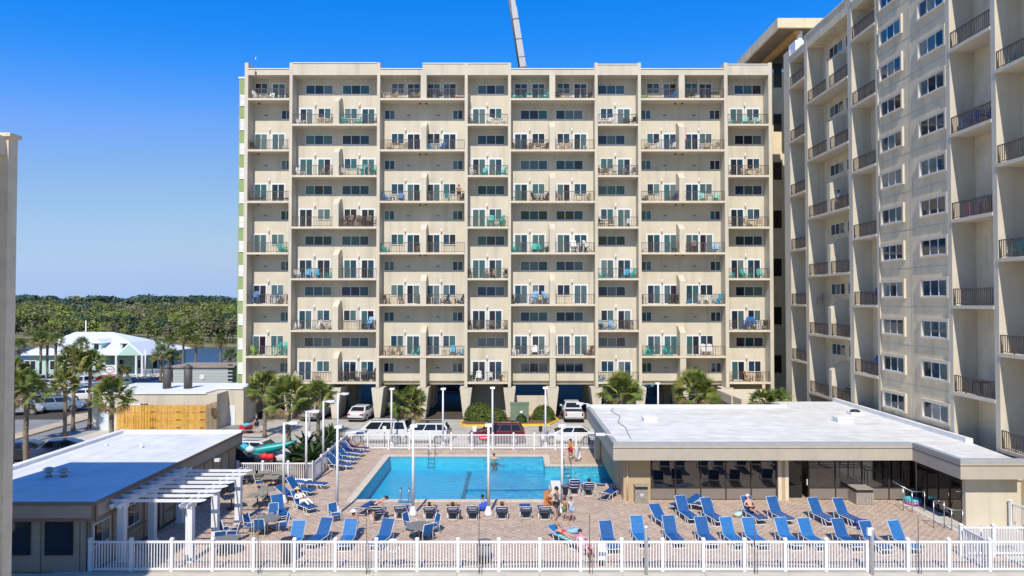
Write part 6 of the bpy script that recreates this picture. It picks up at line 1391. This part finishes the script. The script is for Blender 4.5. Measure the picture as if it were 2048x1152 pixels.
for (k, ci), s in FURN.items():
    items = s.split(); cnt = {}
    for q in items: cnt[q[:2]] = cnt.get(q[:2], 0)+1
    seen = {}
    for i, q in enumerate(items):
        c, t_, px = q[0], q[1], float(q[2:]); a0, a1 = COLS[ci][0], COLS[ci][1]; px = min(max(px, a0+7), a1-7)
        seen[q[:2]] = seen.get(q[:2], 0)+1
        pos = '' if cnt[q[:2]] == 1 else (['left', 'right'][seen[q[:2]]-1] if cnt[q[:2]] == 2 else ['leftmost', 'second', 'third', 'rightmost', 'fifth'][seen[q[:2]]-1] if cnt[q[:2]] == 4 else ['left', 'middle', 'right'][min(seen[q[:2]]-1, 2)])
        lab = (pos+' '+FCOL[c][0]+' '+FK[t_][2]).strip()+', %s balcony from the top in the %s column' % (TIER[k], ORD[ci])
        y = YF+random.uniform(.55, .9); rot = random.choice((0, 0, R(25), R(-25), R(50), R(-50), R(-8))) if t_ in 'act' else 0
        if px > a1-14 and t_ in 'ac': rot = R(-60)
        if px < a0+14 and t_ in 'ac': rot = R(60)
        obj(FK[t_][1], fmesh(t_, c), None, (X_(px), y, zk(k)+.1), rot, label=lab, cat=FK[t_][3], group='furniture on the balconies of the long block')
# right wing furniture
for k, px, c, t_, dz_, l in ((4, 1944, 'B', 't', 0, 'left blue tall chair on the wing balcony nearest the camera, third tier seen'), (4, 1972, 'B', 't', 0, 'right blue tall chair on the same wing balcony'), (6, 1953, 'P', 't', 0, 'pink slatted chair on a wing balcony above the lounge'), (3, 2030, 'T', 'c', 0, 'teal chair on the uppermost visible rightmost wing balcony'),
        (7, 2038, 'T', 'c', 0, 'teal chair on a lower rightmost wing balcony'), (8, 1743, 'B', 't', 0, 'blue tall chair on a wing balcony, third bay, upper one'), (10, 1743, 'B', 't', 0, 'blue tall chair on a wing balcony, third bay, lower one'), (2, 1740, 'D', 'c', 0, 'dark chair high on the third bay of the wing'), (9, 1690, 'R', 'p', 0, 'leafy potted plant on the second bay of the wing'),
        (11, 1690, 'D', 'c', 0, 'dark armchair low on the second bay of the wing'), (8, 1640, 'G', 'c', 0, 'grey chair on the second bay of the wing'), (10, 1960, 'D', 'd', 0, 'dark table on the lowest big wing balcony')):
    Y = ypx(px)*1.0; obj(FK[t_][1], fmesh(t_, c), None, (XF+.75, Y*(XF+.75)/XF, zk(k)+.1), R(-90+random.uniform(-30, 30)), label=l, cat=FK[t_][3], group='furniture on the wing balconies')
# closed parasol on the third tier
p_ = thing('parasol', 'closed pink and dark parasol, second balcony from the top in the eleventh column', 'parasol', (X_(1375), YF+.7, zk(2)+.1)); MB().lathe([(.2, 0), (.03, .05), (.025, 2.4)], n=8).ob('pole', BLACK, p_); MB().lathe([(.16, 1.0), (.13, 1.3), (.05, 2.3)], n=8).ob('canopy', mat('pink_canvas', (.5, .28, .30), .8), p_)
# ================================================================== PEOPLE
SKIN = [mat('skin_light', (.52, .29, .20), .6), mat('skin_tan', (.34, .17, .10), .6), mat('skin_brown', (.15, .07, .04), .6)]
HAIR = {'dark': mat('hair_dark', (.02, .013, .01), .7), 'brown': mat('hair_brown', (.08, .045, .025), .7), 'white': mat('hair_white', (.6, .6, .58), .8), 'blond': mat('hair_blond', (.30, .19, .09), .8), 'red': mat('hair_red', (.20, .06, .02), .8)}
EYE = mat('eye_dark', (.01, .01, .01), .3)
STAND = dict(pel=(0, 0, .95), wa=(0, 0, 1.10), ch=(0, 0, 1.32), nk=(0, 0, 1.50), hd=(0, .02, 1.62), hp=(0, .01, 1.72), sl=(-.18, 0, 1.43), sr=(.18, 0, 1.43), el=(-.26, -.02, 1.16), er=(.26, -.02, 1.16), wl=(-.27, .08, .92), wr=(.27, .08, .92), fl=(-.26, .12, .83), fr=(.26, .12, .83),
             hl=(-.10, 0, .90), hr=(.10, 0, .90), kl=(-.12, .02, .50), kr=(.12, .02, .50), al=(-.12, 0, .09), ar=(.12, 0, .09), tl=(-.13, .17, .035), tr=(.13, .17, .035))
RAD = dict(pel=.135, wa=.12, ch=.145, nk=.058, hd=.095, hp=.085, sl=.068, sr=.068, el=.042, er=.042, wl=.028, wr=.028, fl=.033, fr=.033, hl=.098, hr=.098, kl=.06, kr=.06, al=.036, ar=.036, tl=.032, tr=.032)
EDG = [('pel', 'wa'), ('wa', 'ch'), ('ch', 'nk'), ('nk', 'hd'), ('hd', 'hp'), ('ch', 'sl'), ('ch', 'sr'), ('sl', 'el'), ('el', 'wl'), ('wl', 'fl'), ('sr', 'er'), ('er', 'wr'), ('wr', 'fr'), ('pel', 'hl'), ('pel', 'hr'), ('hl', 'kl'), ('kl', 'al'), ('al', 'tl'), ('hr', 'kr'), ('kr', 'ar'), ('ar', 'tr')]
PARTS = {'shirt': (['pel', 'wa', 'ch', 'sl', 'sr', 'el', 'er'], {'el': .55, 'er': .55}), 'long_shirt': (['pel', 'wa', 'ch', 'sl', 'sr', 'el', 'er', 'wl', 'wr'], {}), 'shorts': (['pel', 'hl', 'hr', 'kl', 'kr'], {'kl': .75, 'kr': .75}), 'trousers': (['pel', 'hl', 'hr', 'kl', 'kr', 'al', 'ar'], {}), 'swimsuit': (['pel', 'wa', 'ch'], {}), 'trunks': (['pel', 'hl', 'hr'], {})}
def skin(name, J, keys, edges, infl, m, parent, scale=1, root='pel', partial={}):
    idx = {k: i for i, k in enumerate(keys)}; me = bpy.data.meshes.new(name); P = {k: Vector(J[k]) for k in keys}
    for k, t_ in partial.items():
        par = [a if b == k else b for a, b in edges if k in (a, b) and (a if b == k else b) in keys][0]
        P[k] = Vector(J[par]).lerp(Vector(J[k]), t_)
    me.from_pydata([P[k] for k in keys], [(idx[a], idx[b]) for a, b in edges if a in idx and b in idx], []); me.update()
    o = bpy.data.objects.new('tmp', me); COL.objects.link(o); md = o.modifiers.new('s', 'SKIN'); md.use_smooth_shade = True; md.branch_smoothing = .6; sb = o.modifiers.new('d', 'SUBSURF'); sb.levels = 1; sb.render_levels = 1
    for k, i in idx.items():
        v = me.skin_vertices[0].data[i]; r_ = RAD[k]*infl*scale
        v.radius = (r_*(1.18 if k in ('ch', 'wa', 'pel') else 1), r_*(.82 if k in ('ch', 'wa', 'pel') else 1)) if 0 else (r_, r_); v.use_root = (k == root)
    dg = bpy.context.evaluated_depsgraph_get(); m2 = bpy.data.meshes.new_from_object(o.evaluated_get(dg)); bpy.data.objects.remove(o)
    m2.name = name; m2.materials.clear(); m2.materials.append(m); return m2
def person(label, loc, rot, pose={}, skin_i=0, clothes=(), hair='dark', scale=1.0, hat=None, child=False, roll=None):
    J = dict(STAND); J.update(pose); sc = scale
    r = thing('person', label, 'person', loc, rot if not isinstance(rot, tuple) else 0); r.scale = (sc, sc, sc)
    if isinstance(rot, tuple): r.rotation_euler = rot
    keys = [k for k in J if k != 'face']; me = skin('body', J, keys, EDG, 1, SKIN[skin_i], r)
    # hands: four fingers and a thumb grown from each palm; nose and ears on the head, joined into the body mesh
    b = MB()
    for w_, f_, s in (('wl', 'fl', -1), ('wr', 'fr', 1)):
        W = Vector(J[w_]); F_ = Vector(J[f_]); d = (F_-W).normalized(); u = d.cross(Vector((0, 1, .2))).normalized(); v = d.cross(u)
        for i in range(4):
            o_ = F_+u*(.024*(i-1.5)); L = (.062, .075, .07, .055)[i]; b.tube([o_-d*.02, o_+d*L*.6, o_+d*L+v*.018], [.010, .009, .006], 5)
        b.tube([W+d*.03+u*.03*s, W+d*.07+u*.06*s, W+d*.10+u*.062*s], [.012, .010, .007], 5)
    H_ = Vector(J['hd']); N_ = Vector(J['nk']); up = (Vector(J['hp'])-N_).normalized(); face = Vector(J.get('face', (0, 1, 0))); face = (face-up*face.dot(up)).normalized(); side = face.cross(up)
    b.ball(H_+face*.098+up*.0, .016, 6); b.ball(H_+side*.092, .020, 6, sc=(1, 1, 1)); b.ball(H_-side*.092, .020, 6); b.ball(H_+face*.09-up*.045, .014, 6)
    hm = b.mesh('hand', SKIN[skin_i]); bm = bmesh.new(); bm.from_mesh(me); bm.from_mesh(hm)
    for f in bm.faces: f.smooth = True
    bm.to_mesh(me); bm.free(); obj('body', me, r)
    b = MB(); b.ball(H_+face*.088+side*.034+up*.022, .012, 6); b.ball(H_+face*.088-side*.034+up*.022, .012, 6); b.ob('eyes', EYE, r)
    if hair: MB().ball(H_+up*.055-face*.02, .112, 10, sc=(1, 1, .86)).ball(H_+up*.02-face*.045, .098, 10).ob('hair', HAIR[hair], r)
    if hat: c = H_+up*.09; MB().lathe([(.20, 0), (.2, .012), (.11, .03), (.09, .10), (.03, .12)], (c.x, c.y, c.z), 14).ob('hat', hat, r)
    for kind, m in clothes:
        ks, part = PARTS[kind]
        obj(kind, skin(kind, J, ks, EDG, 1.16 if kind not in ('trousers', 'shorts') else 1.2, m, r, partial=part), r)
    return r
CLOTH = {}
def cm(n_, c): return mat('cloth_'+n_, c, .9)
# seated / lying poses (lounger: hips at z .38, head towards +y of the lounger, so the person faces -y): local frame = lounger frame
def recline(t=48, z0=.42, knees=0, armz=0, arm='side'):
    a = R(t); ca, sa = math.cos(a), math.sin(a); B = lambda d, off=.0: (0, .18+d*ca-off*sa, z0+.04+d*sa+off*ca)
    q = lambda x, d, off=0: (x, B(d, off)[1], B(d, off)[2])
    J = dict(pel=(0, .14, z0+.08), wa=q(0, .18, .06), ch=q(0, .40, .06), nk=q(0, .58, .05), hd=q(0, .70, .09), hp=q(0, .80, .09), sl=q(-.18, .50, .05), sr=q(.18, .50, .05), hl=(-.1, .04, z0+.07), hr=(.1, .04, z0+.07), face=(0, -sa, ca))
    kz = z0+.10+knees; J.update(kl=(-.13, -.36, kz), kr=(.13, -.36, kz), al=(-.12, -.78, z0+.05), ar=(.14, -.78, z0+.05), tl=(-.13, -.84, z0+.17), tr=(.16, -.84, z0+.17))
    if arm == 'side': J.update(el=q(-.34, .26, .06), er=q(.34, .26, .06), wl=(-.30, -.02, z0+.14), wr=(.30, -.02, z0+.14), fl=(-.28, -.10, z0+.13), fr=(.28, -.10, z0+.13))
    elif arm == 'belly': J.update(el=q(-.33, .26, .04), er=q(.33, .26, .04), wl=q(-.12, .14, .19), wr=q(.12, .12, .19), fl=q(-.04, .12, .20), fr=q(.04, .10, .21))
    else: J.update(el=q(-.36, .62, .05), er=q(.36, .62, .05), wl=q(-.20, .80, .02), wr=q(.20, .80, .02), fl=q(-.12, .82, .02), fr=q(.12, .82, .02))
    return J
def on_lounger(key_px, tilt, yaw, label, **k):
    px, py = key_px; a = R(yaw); hy = .25+.86*math.cos(R(tilt)); hz = .34+.86*math.sin(R(tilt)); p = G(px, py, hz); arm = k.pop('arm', 'side'); kn = k.pop('knees', 0)
    return person(label, (p.x+math.sin(a)*hy, p.y-math.cos(a)*hy, .0), a, recline(tilt, knees=kn, arm=arm), **k)
on_lounger((591, 981), 45, 48, 'person in white clothes and straw hat reclining beside the nearest lamp post', clothes=(('long_shirt', cm('white', (.75, .75, .76))), ('trousers', cm('white', (.75, .75, .76)))), hat=mat('straw', (.55, .42, .22), .9), hair='brown', arm='belly', knees=.12)
on_lounger((1491, 992), 57, 11.5, 'white haired man in black trunks sunbathing before the lounge windows', clothes=(('trunks', cm('black', (.015, .015, .02))),), hair='white', skin_i=0, arm='belly', knees=.05)
on_lounger((858, 1014), 36, 182, 'sunbather lying back on the first poolside lounger right of the lamp post', clothes=(('trunks', cm('dark', (.03, .02, .03))),), hair='dark', arm='head')
on_lounger((905, 1014), 36, 182, 'sunbather lying back on the second poolside lounger', clothes=(('swimsuit', cm('dark', (.03, .02, .03))),), hair='dark', skin_i=1, arm='head')
on_lounger((1004, 1013), 36, 182, 'sunbather seen by the knees on the lounger right of the middle post', clothes=(('trunks', cm('navy', (.02, .03, .08))),), hair='brown', knees=.3)
on_lounger((1179, 965), 45, 182, 'dark haired sunbather on the lounger by the small pool', clothes=(('trunks', cm('navy', (.02, .03, .08))),), hair='dark')
on_lounger((694, 878), 45, 72, 'woman reclining on the farthest slanted lounger by the side fence', clothes=(('swimsuit', cm('patterned_blue', (.15, .30, .45))),), hair='blond', skin_i=1, knees=.2)
# man in orange sitting forward on lounger
SIT = dict(pel=(0, .05, .50), wa=(0, .12, .64), ch=(0, .20, .86), nk=(0, .19, 1.04), hd=(0, .17, 1.17), hp=(0, .18, 1.27), sl=(-.18, .18, .97), sr=(.18, .18, .97), el=(-.27, .02, .74), er=(.27, .02, .74), wl=(-.12, -.2, .62), wr=(.2, -.22, .6), fl=(-.1, -.28, .56), fr=(.18, -.3, .55), hl=(-.1, 0, .48), hr=(.1, 0, .48), kl=(-.36, -.36, .46), kr=(.14, -.42, .52), al=(-.40, -.28, .09), ar=(.14, -.52, .09), tl=(-.50, -.40, .04), tr=(.16, -.68, .04), face=(0, -1, 0))
p = G(702, 1080); person('bearded man in orange shirt and white cap sitting on a blue lounger', (p.x, p.y+.35, 0), 0, SIT, 1, (('shirt', cm('orange', (.50, .10, .03))), ('shorts', cm('blue_pattern', (.10, .20, .40)))), 'dark', 1.0, mat('cap_white', (.7, .7, .7), .8))
# bending man
BEND = dict(pel=(0, 0, .93), wa=(0, .14, 1.03), ch=(0, .36, 1.18), nk=(0, .52, 1.25), hd=(0, .64, 1.27), hp=(0, .72, 1.31), sl=(-.17, .42, 1.2), sr=(.17, .42, 1.2), el=(-.18, .48, .92), er=(.2, .50, .92), wl=(-.12, .56, .68), wr=(.16, .58, .68), fl=(-.1, .60, .60), fr=(.14, .62, .60), kl=(-.13, .06, .5), kr=(.13, -.02, .5), face=(0, .6, -1))
p = G(747, 1046); person('shirtless man in black shorts bending over a poolside lounger', (p.x, p.y, 0), R(-75), BEND, 0, (('shorts', cm('black', (.015, .015, .02))),), 'dark')
# family
TOW = dict(el=(-.22, .22, 1.22), er=(.22, .22, 1.22), wl=(-.1, .42, 1.26), wr=(.12, .42, 1.2), fl=(-.08, .50, 1.28), fr=(.1, .5, 1.2))
p = G(1113, 1040); person('bearded man in grey shirt and shorts standing at the pool corner', (p.x, p.y, 0), R(70), TOW, 0, (('shirt', cm('grey', (.10, .11, .125))), ('shorts', cm('dark_grey', (.045, .05, .06)))), 'dark', 1.03)
p = G(1099, 1036); pp = person('child wrapped in an orange patterned towel beside the man in grey', (p.x, p.y+.25, 0), R(-70), dict(el=(-.2, .1, 1.2), er=(.2, .1, 1.2)), 0, (('long_shirt', cm('orange_towel', (.60, .16, .05))), ('shorts', cm('orange_towel', (.60, .16, .05)))), 'blond', .86)
tw = thing('orange_towel', 'orange and yellow beach towel held up beside the man in grey', 'towel', (G(1093, 1036).x, G(1093, 1036).y+.1, 0)); b = MB()
for i in range(7): x0 = -.15+.043*i; b.prism([(x0, .55+.08*(i % 3)), (x0+.04, .55+.08*((i+1) % 3)), (x0+.04, 1.42+.02*i), (x0, 1.40+.02*i)], -.02+.03*(i % 2), .01+.03*(i % 2), 'y', i % 3 == 1)
b.ob('cloth', [cm('towel_orange', (.50, .15, .05)), cm('towel_yellow', (.55, .36, .12))], tw)
p = G(1129, 1042); person('child in mustard top and green shorts walking by the lamp post', (p.x, p.y, 0), R(-30), {}, 0, (('shirt', cm('mustard', (.25, .16, .04))), ('shorts', cm('green', (.08, .16, .08)))), 'brown', .72)
p = G(1142, 1045); person('child in pale blue shirt and blue shorts walking right of the lamp post', (p.x, p.y, 0), R(200), dict(kl=(-.12, .1, .52), ar=(.12, -.12, .1)), 0, (('shirt', cm('pale_blue', (.42, .52, .56))), ('shorts', cm('sky', (.25, .38, .55)))), 'brown', .78)
pr = thing('parasol', 'closed grey parasol leaning by the lamp post behind the children', 'parasol', (G(1131, 1025).x, G(1131, 1025).y, 0)); MB().tube([(0, 0, 0), (.05, 0, 1.6)], .03, 6).ob('pole', STEEL, pr); MB().lathe([(.12, 1.0), (.2, 1.45), (.3, 1.5), (.05, 1.6)], n=10).ob('canopy', cm('grey', (.1, .11, .12)), pr)
# prone woman on a towelled lounger
p = G(1108, 1080); lo = lounger(1104, 1050, 35, 'lounger spread with a patterned blue towel under the woman in red', 18, 's'); tl_ = lo.location
PRONE = dict(pel=(0, -.05, .47), wa=(0, .12, .47), ch=(0, .34, .52), nk=(0, .52, .60), hd=(0, .62, .70), hp=(0, .66, .80), sl=(-.17, .45, .56), sr=(.17, .45, .56), el=(-.24, .58, .42), er=(.24, .58, .42), wl=(-.1, .78, .45), wr=(.12, .78, .45), fl=(-.04, .84, .5), fr=(.05, .84, .5), hl=(-.1, -.10, .46), hr=(.1, -.10, .46), kl=(-.12, -.50, .43), kr=(.12, -.5, .43), al=(-.12, -.88, .44), ar=(.13, -.88, .44), tl=(-.12, -1.02, .40), tr=(.14, -1.02, .40), face=(0, 1, .1))
person('woman in red swimsuit lying face down on a lounger by the front fence', (tl_[0], tl_[1], 0), R(35), PRONE, 0, (('swimsuit', cm('red', (.60, .02, .03))),), 'blond')
tb_ = MB(); 
for i in range(12): tb_.box(-.36, .36, -1.1+i*.13, -1.1+i*.13+.12, .365+.006*(i % 2), .385+.006*(i % 2), i % 2)
tb_.ob('beach_towel', [cm('towel_teal', (.10, .42, .42)), cm('towel_aqua', (.35, .58, .55))], None, loc=(tl_[0], tl_[1], 0), rot=R(35), label='teal striped towel under the woman in the red swimsuit', cat='towel')
# seated person in pink beach chair
p = G(1170, 1108); bc = thing('beach_chair', 'low pink beach chair close behind the front fence', 'chair', (p.x, p.y, 0), R(20)); PK = cm('pink', (.55, .10, .32))
b = MB(); b.prism([(.2, .2), (.55, .72), (.57, .70), (.22, .18)], -.28, .28, 'x'); b.ob('backrest', PK, bc); MB().box(-.28, .28, -.3, .2, .18, .21).ob('seat', PK, bc)
for s in (-.29, .27): MB().box(s, s+.02, -.3, -.26, 0, .42).box(s, s+.02, .2, .24, 0, .42).box(s, s+.02, -.32, .3, .41, .43).ob('frame', TUBE, bc)
J = recline(55, .20, .15); person('person in lilac top with dark cap sitting in the pink beach chair', (p.x, p.y, 0), R(20), J, 0, (('shirt', cm('lilac', (.45, .32, .45))), ('shorts', PK)), 'dark')
# boy in orange with white ring board
p = G(1141, 921); person('person in orange shirt and red shorts at the back right pool edge', (p.x, p.y, 0), R(200), TOW, 1, (('shirt', cm('orange2', (.62, .18, .02))), ('shorts', cm('red_shorts', (.40, .03, .04)))), 'dark', .92)
sb_ = thing('body_board', 'white and grey inflatable ring held by the person in orange', 'pool float', (p.x+.55, p.y-.2, .55), 0); b = MB(); n = 20
for k in range(n): a0, a1 = 2*math.pi*k/n, 2*math.pi*(k+1)/n; b.tube([(.18*math.cos(a0), .30*math.cos(a0), .45*math.sin(a0)), (.18*math.cos(a1), .3*math.cos(a1), .45*math.sin(a1))], .10, 8, cap=False)
b.ob('ring', cm('ring_white', (.55, .53, .58)), sb_)
# swimmers
SW = dict(el=(-.4, .1, 1.36), er=(.4, .1, 1.36), wl=(-.62, .05, 1.30), wr=(.62, .05, 1.30), fl=(-.7, .05, 1.28), fr=(.7, .05, 1.28))
person('swimmer resting at the back edge of the main pool with arms spread', (at(988, 912, 52.2).x, 52.1, -1.42), R(180), SW, 0, (('trunks', cm('dark', (.03, .02, .03))),), 'brown')
person('swimmer with dark hair near the front edge of the main pool', (at(965, 992, 41.6).x, 41.7, -1.62), R(160), {}, 1, (('trunks', cm('dark', (.03, .02, .03))),), 'dark')
# walker pushing the wagon
p = G(513, 867); person('person in dark clothes pulling the red wagon towards the block', (p.x, p.y, 0), R(80), dict(er=(.24, .15, 1.2), wr=(.2, .38, 1.08), fr=(.2, .45, 1.06), kl=(-.12, .14, .52), al=(-.12, .1, .1), kr=(.12, -.04, .5), ar=(.12, -.25, .14)), 0, (('shirt', cm('navy_shirt', (.02, .03, .07))), ('shorts', cm('navy_shirt', (.02, .03, .07)))), 'blond')
# people on balconies
p = (X_(917), YF+.45, zk(4)+.1); person('bare shouldered man leaning on the third balcony rail, fifth column', p, R(180), dict(el=(-.3, .2, 1.2), er=(.3, .2, 1.2), wl=(-.12, .34, 1.16), wr=(.12, .34, 1.16), fl=(-.04, .36, 1.15), fr=(.04, .36, 1.15)), 1, (('shorts', cm('dark', (.03, .02, .03))),), 'red')
Y = ypx(1667); person('person in white shirt standing at a wing balcony rail above the lounge', (XF+.5, Y, zk(5)+.1), R(90), {}, 1, (('shirt', cm('white', (.75, .75, .76))), ('shorts', cm('white', (.75, .75, .76)))), 'dark')
